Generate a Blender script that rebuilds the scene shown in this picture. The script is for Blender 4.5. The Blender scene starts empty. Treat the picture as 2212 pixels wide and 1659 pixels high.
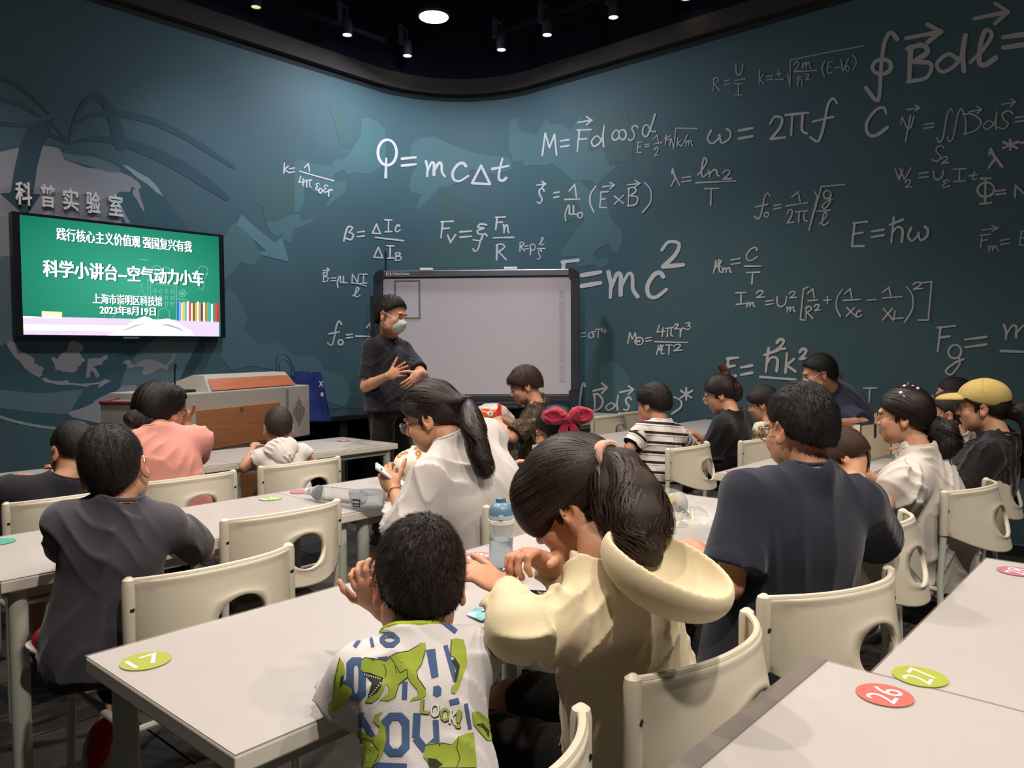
import bpy, bmesh, math, random
import numpy as np
from mathutils import Vector, Matrix
from mathutils.bvhtree import BVHTree
from mathutils.geometry import tessellate_polygon

random.seed(7); rng = np.random.default_rng(7)
SC = bpy.context.scene
COL = SC.collection
PI = math.pi

# ------------------------------------------------------------------ camera, world, light, exposure
H = 1.38; FPX = 1680.0; CX, CY = 1106.0, 829.5
AZ = math.radians(41.45)            # camera heading measured from +X towards +Y
PITCH = math.radians(2.55); ROLL = math.radians(0.27)
_f = Vector((math.cos(AZ)*math.cos(PITCH), math.sin(AZ)*math.cos(PITCH), -math.sin(PITCH)))
_r = Vector((math.sin(AZ), -math.cos(AZ), 0))
_u = _r.cross(_f)
_r2 = _r*math.cos(ROLL) - _u*math.sin(ROLL)
_u2 = _u*math.cos(ROLL) + _r*math.sin(ROLL)
cam_data = bpy.data.cameras.new('camera'); cam = bpy.data.objects.new('camera', cam_data); COL.objects.link(cam)
cam_data.sensor_width = 36; cam_data.lens = FPX/2212*36; cam_data.clip_start = 0.05; cam_data.clip_end = 60
cam.matrix_world = Matrix(((_r2.x, _u2.x, -_f.x, 0), (_r2.y, _u2.y, -_f.y, 0), (_r2.z, _u2.z, -_f.z, H), (0, 0, 0, 1)))
SC.camera = cam
SC.view_settings.view_transform = 'Standard'; SC.view_settings.look = 'None'
SC.view_settings.gamma = 1; SC.view_settings.use_curve_mapping = False
SC.view_settings.exposure = 0.28
w = bpy.data.worlds.new('world'); SC.world = w; w.use_nodes = True
w.node_tree.nodes['Background'].inputs[0].default_value = (0.62, 0.64, 0.75, 1)
w.node_tree.nodes['Background'].inputs[1].default_value = 0.035

def light(kind, name, loc, energy, color, target=None, size=0.2, angle=None, blend=0.6):
    d = bpy.data.lights.new(name, kind); d.energy = energy; d.color = color
    o = bpy.data.objects.new(name, d); COL.objects.link(o); o.location = loc
    if kind == 'AREA': d.shape = 'DISK'; d.size = size
    elif kind == 'SPOT': d.shadow_soft_size = size; d.spot_size = math.radians(angle); d.spot_blend = blend
    else: d.shadow_soft_size = size
    if target is not None:
        o.rotation_euler = (Vector(target)-Vector(loc)).to_track_quat('-Z', 'Y').to_euler()
    return o
WARM = (1.0, 0.88, 0.76); COOL = (0.80, 0.88, 1.0)
# room lamps: warm track heads over the seats, one cool panel lamp near the curved corner
for nm, loc, tgt, e, c, ang, sz in LIGHTS if 'LIGHTS' in globals() else [
    ('seat_lamp', (0.6, 2.3, 4.3), (1.0, 1.5, 0.7), 210, WARM, 100, .07),
    ('seat_lamp', (2.2, 2.9, 4.3), (1.9, 1.9, 0.7), 220, WARM, 100, .07),
    ('seat_lamp', (1.4, 4.3, 4.3), (2.0, 3.7, 0.7), 270, WARM, 100, .07),
    ('seat_lamp', (3.9, 1.9, 4.3), (3.7, 1.4, 0.7), 210, WARM, 100, .07),
    ('seat_lamp', (4.3, 3.6, 4.3), (4.6, 3.2, 0.7), 210, WARM, 100, .07),
    ('seat_lamp', (0.3, -0.5, 4.3), (1.3, 0.9, 0.8), 330, WARM, 85, .07),
    ('seat_lamp', (2.9, -0.9, 4.3), (2.9, 0.9, 0.8), 230, WARM, 85, .07),
    ('board_lamp', (3.4, 3.3, 4.3), (5.5, 5.3, 1.7), 190, (1, .93, .93), 40, .06),
    ('front_lamp', (2.2, 3.2, 4.3), (3.5, 4.5, 1.3), 170, WARM, 60, .06),
]:
    light('SPOT', nm, loc, e, c, tgt, sz, ang, 0.9)
light('AREA', 'panel_light', (5.0, 5.45, 4.38), 66, COOL, (4.4, 4.9, 0), 0.26)
light('SPOT', 'left_wall_wash', (3.0, 4.3, 4.4), 130, (.74, .84, 1.0), (3.6, 6.5, 2.1), .1, 62, 1.0)
light('SPOT', 'globe_wash', (1.0, 4.2, 4.4), 150, (0.98, 0.88, 0.92), (1.5, 6.5, 1.5), .1, 58, 1.0)
light('AREA', 'rear_fill_light', (1.2, -.9, 4.3), 45, (1.0, 0.9, 0.8), (1.6, .2, 0), .5)  # unseen area fill added overhead, stands in for light bounced around the room

def ray(px, py):
    d = _f*FPX + _r2*(px-CX) - _u2*(py-CY)
    return d
def P(px, py, D=None, X=None, Y=None, z=None):
    d = ray(px, py)
    if D is not None: t = D/(d.x*math.cos(AZ)+d.y*math.sin(AZ))
    elif X is not None: t = X/d.x
    elif Y is not None: t = Y/d.y
    else: t = (z-H)/d.z
    return Vector((0, 0, H)) + d*t
def proj(p):
    v = Vector(p)-Vector((0, 0, H)); k = v.dot(_f)
    return (CX+FPX*v.dot(_r2)/k, CY-FPX*v.dot(_u2)/k)

# ------------------------------------------------------------------ materials
def lin(c):
    if isinstance(c, str):
        c = c.lstrip('#'); c = tuple(int(c[i:i+2], 16)/255 for i in (0, 2, 4))
    return tuple(((x/12.92) if x <= .04045 else ((x+.055)/1.055)**2.4) for x in c[:3])+(1,)
def mat(name, color, rough=.5, metal=0., spec=.5, bump=0, bscale=60, bdist=.002, var=0, vscale=8, coat=0, alpha=None, emit=None, estr=0,
        trans=0, sss=0, sheen=0, attr=None, ior=1.45, stretch=None):
    m = bpy.data.materials.new(name); m.use_nodes = True; nt = m.node_tree; b = nt.nodes['Principled BSDF']
    c = lin(color); b.inputs['Base Color'].default_value = c; m.diffuse_color = c
    b.inputs['Roughness'].default_value = rough; b.inputs['Metallic'].default_value = metal
    b.inputs['Specular IOR Level'].default_value = spec; b.inputs['Coat Weight'].default_value = coat
    b.inputs['IOR'].default_value = ior; b.inputs['Transmission Weight'].default_value = trans
    if sss: b.inputs['Subsurface Weight'].default_value = sss; b.inputs['Subsurface Radius'].default_value = (.012, .005, .003); b.inputs['Subsurface Scale'].default_value = 1
    if sheen: b.inputs['Sheen Weight'].default_value = sheen
    if alpha is not None: b.inputs['Alpha'].default_value = alpha
    if emit is not None: b.inputs['Emission Color'].default_value = lin(emit); b.inputs['Emission Strength'].default_value = estr
    tc = nt.nodes.new('ShaderNodeTexCoord'); src = tc.outputs['Object']
    if stretch:
        mp = nt.nodes.new('ShaderNodeMapping'); mp.inputs['Scale'].default_value = stretch; nt.links.new(src, mp.inputs[0]); src = mp.outputs[0]
    colsock = None
    if attr:
        a = nt.nodes.new('ShaderNodeAttribute'); a.attribute_name = attr; colsock = a.outputs['Color']
    if var:
        n = nt.nodes.new('ShaderNodeTexNoise'); n.inputs['Scale'].default_value = vscale; n.inputs['Detail'].default_value = 4; nt.links.new(src, n.inputs['Vector'])
        mr = nt.nodes.new('ShaderNodeMapRange'); mr.inputs[1].default_value = .3; mr.inputs[2].default_value = .7; mr.inputs[3].default_value = 1-var; mr.inputs[4].default_value = 1+var
        nt.links.new(n.outputs['Fac'], mr.inputs[0])
        vm = nt.nodes.new('ShaderNodeVectorMath'); vm.operation = 'SCALE'; nt.links.new(mr.outputs[0], vm.inputs['Scale'])
        if colsock: nt.links.new(colsock, vm.inputs[0])
        else: vm.inputs[0].default_value = c[:3]
        colsock = vm.outputs[0]
    if colsock: nt.links.new(colsock, b.inputs['Base Color'])
    if bump:
        n = nt.nodes.new('ShaderNodeTexNoise'); n.inputs['Scale'].default_value = bscale; n.inputs['Detail'].default_value = 3; nt.links.new(src, n.inputs['Vector'])
        bp = nt.nodes.new('ShaderNodeBump'); bp.inputs['Strength'].default_value = bump; bp.inputs['Distance'].default_value = bdist
        nt.links.new(n.outputs['Fac'], bp.inputs['Height']); nt.links.new(bp.outputs[0], b.inputs['Normal'])
    return m
_mc = {}
def M(name, *a, **k):
    if name not in _mc: _mc[name] = mat(name, *a, **k)
    return _mc[name]
def cloth(name, color, sheen=.15, bscale=350, **k):
    return M(name, color, .92, 0, .2, bump=.35, bscale=bscale, bdist=.0015, var=k.pop('var', .04), vscale=20, sheen=sheen, **k)

# ------------------------------------------------------------------ objects
def tag(o, label=None, cat=None, group=None, kind=None):
    if label: o['label'] = label
    if cat: o['category'] = cat
    if group: o['group'] = group
    if kind: o['kind'] = kind
    return o
def thing(name, label, cat, loc=(0, 0, 0), rz=0, group=None):
    o = bpy.data.objects.new(name, None); COL.objects.link(o); o.empty_display_size = .1
    o.location = loc; o.rotation_euler = (0, 0, rz)
    return tag(o, label, cat, group)
def link(name, me, m, parent=None, smooth=False, label=None, loc=None, rot=None):
    o = bpy.data.objects.new(name, me); COL.objects.link(o)
    if m is not None and not me.materials: me.materials.append(m)
    if smooth: me.polygons.foreach_set('use_smooth', [True]*len(me.polygons))
    if parent: o.parent = parent
    if loc is not None: o.location = loc
    if rot is not None: o.rotation_euler = rot
    if label: o['label'] = label
    return o
def wparent(o, parent):
    """parent a mesh built in world coordinates to an empty that only has a location"""
    o.parent = parent; o.matrix_parent_inverse = Matrix.Translation(-Vector(parent.location))
    return o
class MB:
    """collects simple shapes into one mesh"""
    def __init__(s): s.v = []; s.f = []
    def add(s, vs, fs):
        n = len(s.v); s.v += [tuple(v) for v in vs]; s.f += [tuple(i+n for i in f) for f in fs]; return s
    def box(s, c, d, R=None, bev=0):
        x, y, z = d[0]/2, d[1]/2, d[2]/2
        if bev <= 0:
            vs = [Vector((a*x, b*y, e*z)) for e in (-1, 1) for b in (-1, 1) for a in (-1, 1)]
            fs = [(0, 2, 3, 1), (4, 5, 7, 6), (0, 1, 5, 4), (2, 6, 7, 3), (0, 4, 6, 2), (1, 3, 7, 5)]
        else:
            bm = bmesh.new(); bmesh.ops.create_cube(bm, size=1)
            for v in bm.verts: v.co = Vector((v.co.x*d[0], v.co.y*d[1], v.co.z*d[2]))
            bmesh.ops.bevel(bm, geom=bm.edges[:], offset=bev, segments=2, affect='EDGES', profile=.6)
            vs = [v.co.copy() for v in bm.verts]; bm.verts.index_update(); fs = [[v.index for v in f.verts] for f in bm.faces]; bm.free()
        c = Vector(c); R = R or Matrix.Identity(3)
        return s.add([R@v+c for v in vs], fs)
    def bb(s, lo, hi, bev=0):
        lo = Vector(lo); hi = Vector(hi); return s.box((lo+hi)/2, hi-lo, None, bev)
    def tube(s, pts, r, n=10, cap=True, closed=False):
        pts = [Vector(p) for p in pts]; rs = r if hasattr(r, '__len__') else [r]*len(pts)
        N = len(pts); T = []
        for i in range(N):
            a = pts[i-1] if (i > 0 or closed) else pts[i]; b = pts[(i+1) % N] if (i < N-1 or closed) else pts[i]
            T.append((b-a).normalized())
        up = Vector((0, 0, 1)) if abs(T[0].z) < .9 else Vector((1, 0, 0))
        nrm = (up-T[0]*up.dot(T[0])).normalized(); vs = []
        for i in range(N):
            nrm = (nrm-T[i]*nrm.dot(T[i])).normalized(); bi = T[i].cross(nrm)
            for k in range(n):
                a = 2*PI*k/n; vs.append(pts[i]+(nrm*math.cos(a)+bi*math.sin(a))*rs[i])
        fs = []
        for i in range(N if closed else N-1):
            j = (i+1) % N
            for k in range(n): fs.append((i*n+k, i*n+(k+1) % n, j*n+(k+1) % n, j*n+k))
        if cap and not closed: fs += [tuple(range(n-1, -1, -1)), tuple((N-1)*n+k for k in range(n))]
        return s.add(vs, fs)
    def lathe(s, prof, c=(0, 0, 0), n=24, R=None):
        c = Vector(c); vs = []; R = R or Matrix.Identity(3)
        for r, z in prof:
            for k in range(n):
                a = 2*PI*k/n; vs.append(R@Vector((r*math.cos(a), r*math.sin(a), z))+c)
        fs = []
        for i in range(len(prof)-1):
            for k in range(n): fs.append((i*n+k, i*n+(k+1) % n, (i+1)*n+(k+1) % n, (i+1)*n+k))
        if prof[0][0] > 1e-5: fs.append(tuple(range(n-1, -1, -1)))
        if prof[-1][0] > 1e-5: fs.append(tuple((len(prof)-1)*n+k for k in range(n)))
        return s.add(vs, fs)
    def slab(s, poly, mapf, t=.001):
        """flat polygon (2-D) -> thin solid through mapf(x,y,off)"""
        tri = tess(poly); n = len(poly)
        vs = [mapf(x, y, t) for x, y in poly]+[mapf(x, y, 0) for x, y in poly]
        fs = [tuple(t3) for t3 in tri]+[(i, i+n, (i+1) % n+n, (i+1) % n) for i in range(n)]
        return s.add(vs, fs)
    def build(s, name, m, parent=None, smooth=False, label=None, loc=None, rot=None, clean=False):
        me = bpy.data.meshes.new(name); me.from_pydata(s.v, [], s.f)
        if clean:
            bm = bmesh.new(); bm.from_mesh(me); bmesh.ops.remove_doubles(bm, verts=bm.verts, dist=1e-5); bmesh.ops.recalc_face_normals(bm, faces=bm.faces); bm.to_mesh(me); bm.free()
        me.update()
        o = link(name, me, m, parent, smooth, label, loc, rot)
        if smooth:
            try: me.set_sharp_from_angle(angle=math.radians(40))
            except Exception: pass
        return o
def tess(poly):
    return [tuple(t) for t in tessellate_polygon([[Vector((x, y, 0)) for x, y in poly]])]
def copy_tree(o, parent=None):
    c = o.copy(); COL.objects.link(c)
    if parent is not None: c.parent = parent
    for ch in list(o.children): copy_tree(ch, c)
    return c
def catmull(pts, n=6, closed=False):
    pts = [np.array(p, float) for p in pts]; N = len(pts)
    if N < 3 and not closed: return [tuple(p) for p in pts]
    out = []
    for i in range(N if closed else N-1):
        p1 = pts[i]; p2 = pts[(i+1) % N]
        p0 = pts[i-1] if (i > 0 or closed) else 2*p1-p2
        p3 = pts[(i+2) % N] if (i+2 < N or closed) else 2*p2-p1
        for k in range(n):
            t = k/n
            out.append(tuple(.5*((2*p1)+(-p0+p2)*t+(2*p0-5*p1+4*p2-p3)*t*t+(-p0+3*p1-3*p2+p3)*t**3)))
    if not closed: out.append(tuple(pts[-1]))
    return out
def ribbon2d(pts, w):
    """polyline -> list of quads as 2-D polygon strip; w scalar or list of full widths; returns (verts, faces)"""
    P2 = [np.array(p, float) for p in pts]; N = len(P2)
    ws = w if hasattr(w, '__len__') else [w]*N
    if len(ws) != N: ws = np.interp(np.linspace(0, 1, N), np.linspace(0, 1, len(ws)), ws)
    vs = []
    for i in range(N):
        a = P2[max(i-1, 0)]; b = P2[min(i+1, N-1)]; t = b-a; L = np.hypot(*t) or 1; t = t/L; nn = np.array([-t[1], t[0]])
        vs += [P2[i]+nn*ws[i]/2, P2[i]-nn*ws[i]/2]
    fs = [(2*i, 2*i+1, 2*i+3, 2*i+2) for i in range(N-1)]
    for e, j in ((0, 1), (N-1, N-2)):          # round ends
        c = P2[e]; d = c-P2[j]; L = np.hypot(*d) or 1; d = d/L; nn = np.array([-d[1], d[0]]); b = len(vs)
        arc = [c+(nn*math.cos(a)+d*math.sin(a))*ws[e]/2 for a in np.linspace(0, PI, 6)]
        vs += arc; fs.append(tuple(range(b, b+6)))
    return [tuple(v) for v in vs], fs
def text2d(body, bold=0.0, res=3):
    c = bpy.data.curves.new('t', 'FONT'); c.body = body; c.resolution_u = res; c.offset = bold
    o = bpy.data.objects.new('t', c); COL.objects.link(o)
    dg = bpy.context.evaluated_depsgraph_get(); dg.update()
    me = bpy.data.meshes.new_from_object(o.evaluated_get(dg))
    vs = [(v.co.x, v.co.y) for v in me.vertices]; fs = [tuple(p.vertices) for p in me.polygons]
    bpy.data.objects.remove(o); bpy.data.curves.remove(c); bpy.data.meshes.remove(me)
    return vs, fs
def fit(vs, x0, y0, x1, y1):
    a = np.array(vs); lo = a.min(0); hi = a.max(0)
    a = (a-lo)/(hi-lo); return [(x0+p[0]*(x1-x0), y0+p[1]*(y1-y0)) for p in a]

# ------------------------------------------------------------------ signed-distance modelling
def arr(v): return np.array(v, dtype=np.float32)
class SDF:
    def __init__(s, vox): s.vox = vox; s.p = []; s.disp = None
    def cap(s, a, b, r1, r2=None, k=.015, R=None, sc=None, clip=(), op='u'):
        a = arr(a); b = arr(b); r2 = r1 if r2 is None else r2; m = max(r1, r2)*(max(1, *(sc)) if sc else 1)
        lo = np.minimum(a, b)-m; hi = np.maximum(a, b)+m
        Rm = None if R is None else np.array([[*row] for row in R], dtype=np.float32)
        def fn(x, y, z):
            if Rm is None:
                px, py, pz = x-a[0], y-a[1], z-a[2]; ab = b-a; s3 = (1, 1, 1)
            else:
                dx, dy, dz = x-a[0], y-a[1], z-a[2]
                px = (Rm[0, 0]*dx+Rm[0, 1]*dy+Rm[0, 2]*dz)/sc[0]; py = (Rm[1, 0]*dx+Rm[1, 1]*dy+Rm[1, 2]*dz)/sc[1]; pz = (Rm[2, 0]*dx+Rm[2, 1]*dy+Rm[2, 2]*dz)/sc[2]
                ab = (Rm@(b-a))/arr(sc)
            L = float(ab@ab)+1e-9
            t = np.clip((px*ab[0]+py*ab[1]+pz*ab[2])/L, 0, 1)
            d = np.sqrt((px-t*ab[0])**2+(py-t*ab[1])**2+(pz-t*ab[2])**2)-(r1+(r2-r1)*t)
            return d
        s.p.append((fn, lo, hi, k, op, clip)); return s
    def ell(s, c, r, R=None, k=.015, op='u', clip=()):
        c = arr(c); r = arr(r); m = float(r.max())
        Rm = np.eye(3, dtype=np.float32) if R is None else np.array([[*row] for row in R], dtype=np.float32)
        e = np.sqrt(((Rm*r[:, None])**2).sum(0))
        def fn(x, y, z):
            dx, dy, dz = x-c[0], y-c[1], z-c[2]
            qx = (Rm[0, 0]*dx+Rm[0, 1]*dy+Rm[0, 2]*dz)/r[0]; qy = (Rm[1, 0]*dx+Rm[1, 1]*dy+Rm[1, 2]*dz)/r[1]; qz = (Rm[2, 0]*dx+Rm[2, 1]*dy+Rm[2, 2]*dz)/r[2]
            k0 = np.sqrt(qx*qx+qy*qy+qz*qz)+1e-6; k1 = np.sqrt((qx/r[0])**2+(qy/r[1])**2+(qz/r[2])**2)+1e-6
            return k0*(k0-1)/k1
        s.p.append((fn, c-e, c+e, k, op, clip)); return s
    def mesh(s):
        v = s.vox
        lo = np.min([p[1] for p in s.p if p[4] == 'u'], axis=0)-.02-2*v; hi = np.max([p[2] for p in s.p if p[4] == 'u'], axis=0)+.02+2*v
        n = np.ceil((hi-lo)/v).astype(int)+1
        F = np.full(n, 1.0, dtype=np.float32)
        ax = [lo[i]+v*np.arange(n[i], dtype=np.float32) for i in range(3)]
        ax = [a.astype(np.float32) for a in ax]
        for fn, plo, phi, k, op, clip in s.p:
            pad = k+2*v
            i0 = np.clip(np.floor((plo-pad-lo)/v).astype(int), 0, n-1); i1 = np.clip(np.ceil((phi+pad-lo)/v).astype(int)+1, 1, n)
            if (i1 <= i0).any(): continue
            sl = tuple(slice(i0[i], i1[i]) for i in range(3))
            X = ax[0][sl[0]][:, None, None]; Y = ax[1][sl[1]][None, :, None]; Z = ax[2][sl[2]][None, None, :]
            d = fn(X, Y, Z); f = F[sl]
            for cp, cn in clip:
                d = np.maximum(d, (X-cp[0])*cn[0]+(Y-cp[1])*cn[1]+(Z-cp[2])*cn[2])
            if op == 'u':
                h = np.clip(.5+.5*(f-d)/k, 0, 1); F[sl] = f*(1-h)+d*h-k*h*(1-h)
            elif op == 'cut': F[sl] = np.maximum(f, -d)
            else:
                h = np.clip(.5-.5*(f+d)/k, 0, 1); F[sl] = f*(1-h)-d*h+k*h*(1-h)
        if s.disp is not None:
            X = ax[0][:, None, None]; Y = ax[1][None, :, None]; Z = ax[2][None, None, :]
            F += s.disp(X, Y, Z).astype(np.float32)
        return surface_nets(F, lo, v)
def surface_nets(F, lo, v):
    ins = F < 0
    n0, n1, n2 = F.shape
    c = np.zeros((n0-1, n1-1, n2-1), dtype=np.int8)
    for i in (0, 1):
        for j in (0, 1):
            for k in (0, 1): c += ins[i:n0-1+i, j:n1-1+j, k:n2-1+k]
    act = np.argwhere((c > 0) & (c < 8)); idx = np.full(c.shape, -1, dtype=np.int32); idx[act[:, 0], act[:, 1], act[:, 2]] = np.arange(len(act))
    acc = np.zeros((len(act), 3)); cnt = np.zeros(len(act))
    co = [(i, j, k) for i in (0, 1) for j in (0, 1) for k in (0, 1)]
    val = {o: F[act[:, 0]+o[0], act[:, 1]+o[1], act[:, 2]+o[2]] for o in co}
    for o in co:
        for a in range(3):
            if o[a] == 0:
                q = list(o); q[a] = 1; q = tuple(q); A = val[o]; B = val[q]; mk = (A < 0) != (B < 0)
                t = np.where(mk, A/(A-B+1e-12), 0)
                p = np.tile(np.array(o, float), (len(act), 1)); p[:, a] += t
                acc += p*mk[:, None]; cnt += mk
    V = lo+v*(act+acc/cnt[:, None])
    faces = []
    for a in range(3):
        b, d = (a+1) % 3, (a+2) % 3
        s0 = [slice(None)]*3; s1 = [slice(None)]*3; s0[a] = slice(0, -1); s1[a] = slice(1, None)
        A = ins[tuple(s0)]; B = ins[tuple(s1)]; e = np.argwhere(A != B)
        ok = (e[:, b] > 0) & (e[:, d] > 0) & (e[:, b] < F.shape[b]-1) & (e[:, d] < F.shape[d]-1); e = e[ok]
        fl = A[e[:, 0], e[:, 1], e[:, 2]]
        def g(db, dd):
            q = e.copy(); q[:, b] += db; q[:, d] += dd; return idx[q[:, 0], q[:, 1], q[:, 2]]
        Q = np.stack([g(-1, -1), g(0, -1), g(0, 0), g(-1, 0)], 1)
        Q[~fl] = Q[~fl][:, ::-1]; faces.append(Q)
    Fc = np.concatenate(faces); Fc = Fc[(Fc >= 0).all(1)]
    return V, Fc
def np_mesh(name, V, Fc):
    me = bpy.data.meshes.new(name); me.vertices.add(len(V)); me.vertices.foreach_set('co', np.asarray(V, dtype=np.float32).ravel())
    k = Fc.shape[1]
    me.loops.add(len(Fc)*k); me.loops.foreach_set('vertex_index', Fc.ravel().astype(np.int32))
    me.polygons.add(len(Fc)); me.polygons.foreach_set('loop_start', np.arange(0, len(Fc)*k, k, dtype=np.int32))
    me.update(calc_edges=True); me.validate()
    me.polygons.foreach_set('use_smooth', np.ones(len(me.polygons), dtype=bool)); return me
def relax(V, Fc, it=1, lam=.5):
    n = len(V)
    for _ in range(it):
        acc = np.zeros((n, 3)); cnt = np.zeros(n)
        for i in range(4):
            a = Fc[:, i]; b = Fc[:, (i+1) % 4]
            np.add.at(acc, a, V[b]); np.add.at(acc, b, V[a]); np.add.at(cnt, a, 1); np.add.at(cnt, b, 1)
        V = V+lam*(acc/np.maximum(cnt, 1)[:, None]-V)
    return V
def sdf_obj(name, s, m, parent=None, attrs=None, label=None, smooth=0):
    V, Fc = s.mesh()
    if smooth: V = relax(V, Fc, smooth)
    me = np_mesh(name, V, Fc)
    if attrs:
        for an, fn in attrs.items():
            A = fn(V); a = me.attributes.new(an, 'FLOAT_COLOR', 'POINT')
            C = np.ones((len(V), 4), dtype=np.float32); C[:, :A.shape[1]] = A; a.data.foreach_set('color', C.ravel())
    o = link(name, me, m, None, False, label)
    if parent: wparent(o, parent)
    return o
# ================================================================== ROOM SHELL
XW, YW, RC = 6.4, 6.5, 1.2           # right wall plane X, left wall plane Y, corner radius
S1 = XW-RC; ARC = RC*PI/2; S2 = S1+ARC
def wallpt(s_, z, off=0.0):
    if s_ <= S1: return Vector((s_, YW-off, z))
    if s_ >= S2: return Vector((XW-off, YW-RC-(s_-S2), z))
    a = PI/2-(s_-S1)/RC
    return Vector((S1+(RC-off)*math.cos(a), YW-RC+(RC-off)*math.sin(a), z))
def w_of(px, py):
    d = ray(px, py); o = (S1, YW-RC)
    t = YW/d.y if d.y > 0 else 1e9
    if d.x*t <= S1: return (d.x*t, H+d.z*t)
    t = XW/d.x
    if d.y*t <= YW-RC: return (S2+(YW-RC-d.y*t), H+d.z*t)
    A = d.x**2+d.y**2; B = -2*(d.x*o[0]+d.y*o[1]); C_ = o[0]**2+o[1]**2-RC**2
    t = (-B+math.sqrt(B*B-4*A*C_))/(2*A)
    return (S1+RC*(PI/2-math.atan2(d.y*t-o[1], d.x*t-o[0])), H+d.z*t)

def wall_strip(name, s0, s1, z0, z1, m, off=0., n=1, thick=.1):
    mb = MB(); ss = np.linspace(s0, s1, n+1)
    for i in range(n):
        a, b = ss[i], ss[i+1]
        q = [wallpt(a, z0, off), wallpt(b, z0, off), wallpt(b, z1, off), wallpt(a, z1, off)]
        r = [wallpt(a, z0, off-thick), wallpt(b, z0, off-thick), wallpt(b, z1, off-thick), wallpt(a, z1, off-thick)]
        mb.add(q+r, [(0, 1, 2, 3), (7, 6, 5, 4), (3, 2, 6, 7), (0, 4, 5, 1), (0, 3, 7, 4), (1, 5, 6, 2)])
    return mb.build(name, m, smooth=False)
WALLC = '#466067'
mw = mat('painted_wall', WALLC, .62, spec=.35, var=.06, vscale=1.3, bump=.15, bscale=500, bdist=.001)
wl = tag(wall_strip('wall_left', -3.2, S1, 0, 4.08, mw), kind='structure')
wc = tag(wall_strip('wall_corner', S1, S2, 0, 4.08, mw, n=44), kind='structure')
wr = tag(wall_strip('wall_right', S2, S2+YW-RC+3.2, 0, 4.08, mw), kind='structure')
for p in wc.data.polygons: p.use_smooth = False
mvoid = mat('black_ceiling', '#1e2130', .85, spec=.2)
mtrim = mat('trim_metal', '#38322f', .8)
tag(wall_strip('trim_1', -3.2, S1, 4.14, 4.3, mtrim, .07, thick=.12), kind='structure')
tag(wall_strip('trim_2', S1, S2, 4.14, 4.3, mtrim, .07, n=20, thick=.12), kind='structure')
tag(wall_strip('trim_3', S2, S2+YW-RC+3.2, 4.14, 4.3, mtrim, .07, thick=.12), kind='structure')
tag(wall_strip('shade_strip', -3.2, S2+YW-RC+3.2, 4.08, 4.14, mat('painted_trim_shade', '#1d2526', .8), -.0, n=60), kind='structure')  # dark strip flush with the wall: shade under the trim put into the colour
tag(wall_strip('wall_upper', -3.2, S2+YW-RC+3.2, 4.3, 5.4, mvoid, .0, n=60), kind='structure')
mb = MB(); mb.bb((-3.3, -3.3, 5.4), (6.5, 6.6, 5.5)); tag(mb.build('ceiling', mvoid), kind='structure')
mb = MB(); mb.bb((-3.3, -3.3, 0), (-3.2, 6.5, 5.4)); tag(mb.build('wall_back', mat('dark_wall', '#2a3336', .8)), kind='structure')
mb = MB(); mb.bb((-3.2, -3.3, 0), (6.5, -3.2, 5.4)); tag(mb.build('wall_near', mat('dark_wall_b', '#2a3336', .8)), kind='structure')
# floor: dark stone-look tiles, each tile in view a piece of the floor
mfl = mat('floor_base', '#1b1a1a', .7)
mb = MB(); mb.bb((-3.2, -3.2, -.1), (6.4, 6.5, -.012)); fl = tag(mb.build('floor', mfl), kind='structure')
tiles = [mat('floor_tile_dark', '#2b2827', .55, var=.25, vscale=3), mat('floor_tile_grey', '#3f3a37', .55, var=.25, vscale=3), mat('floor_tile_mid', '#34302e', .55, var=.2, vscale=3)]
tm = {}
for k in range(3):
    b = MB(); b.box((0, 0, -.006), (.592, .592, .012), bev=.002); me = bpy.data.meshes.new('tile'); me.from_pydata(b.v, [], b.f); me.materials.append(tiles[k]); tm[k] = me
for i in range(-5, 11):
    for j in range(-5, 11):
        x, y = i*.6+.3, j*.6+.4
        if x > 6.1 or y > 6.2 or x < -3 or y < -3: continue
        if x*.7495+y*.662 < .5: continue
        o = bpy.data.objects.new('tile', tm[int((i*7+j*13+i*j) % 3)]); COL.objects.link(o); o.parent = fl; o.location = (x, y, 0)
# thin panel seams of the printed wall covering
# ------------------------------------------------------------------ mural helpers
_wp = [0]
def wall_poly(name, pts_px, m, parent, off=.0015, maxlen=.05, smooth=0):
    _wp[0] += 1; off = off*.5+_wp[0]*2.5e-5
    if smooth: pts_px = catmull(pts_px, smooth, closed=True)
    P2 = [w_of(*p) for p in pts_px]
    bm = bmesh.new(); vs = [bm.verts.new((a, b, 0)) for a, b in P2]
    for t in tess(P2):
        try: bm.faces.new([vs[i] for i in t])
        except ValueError: pass
    if max(p[0] for p in P2) > S1-.05 and min(p[0] for p in P2) < S2+.05:
        for _ in range(7):
            L = [e for e in bm.edges if abs(e.verts[0].co.x-e.verts[1].co.x) > maxlen]
            if not L: break
            bmesh.ops.subdivide_edges(bm, edges=L, cuts=1); bmesh.ops.triangulate(bm, faces=bm.faces)
    for v in bm.verts: v.co = wallpt(v.co.x, v.co.y, off)
    bmesh.ops.recalc_face_normals(bm, faces=bm.faces)
    me = bpy.data.meshes.new(name); bm.to_mesh(me); bm.free()
    return link(name, me, m, parent)
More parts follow.
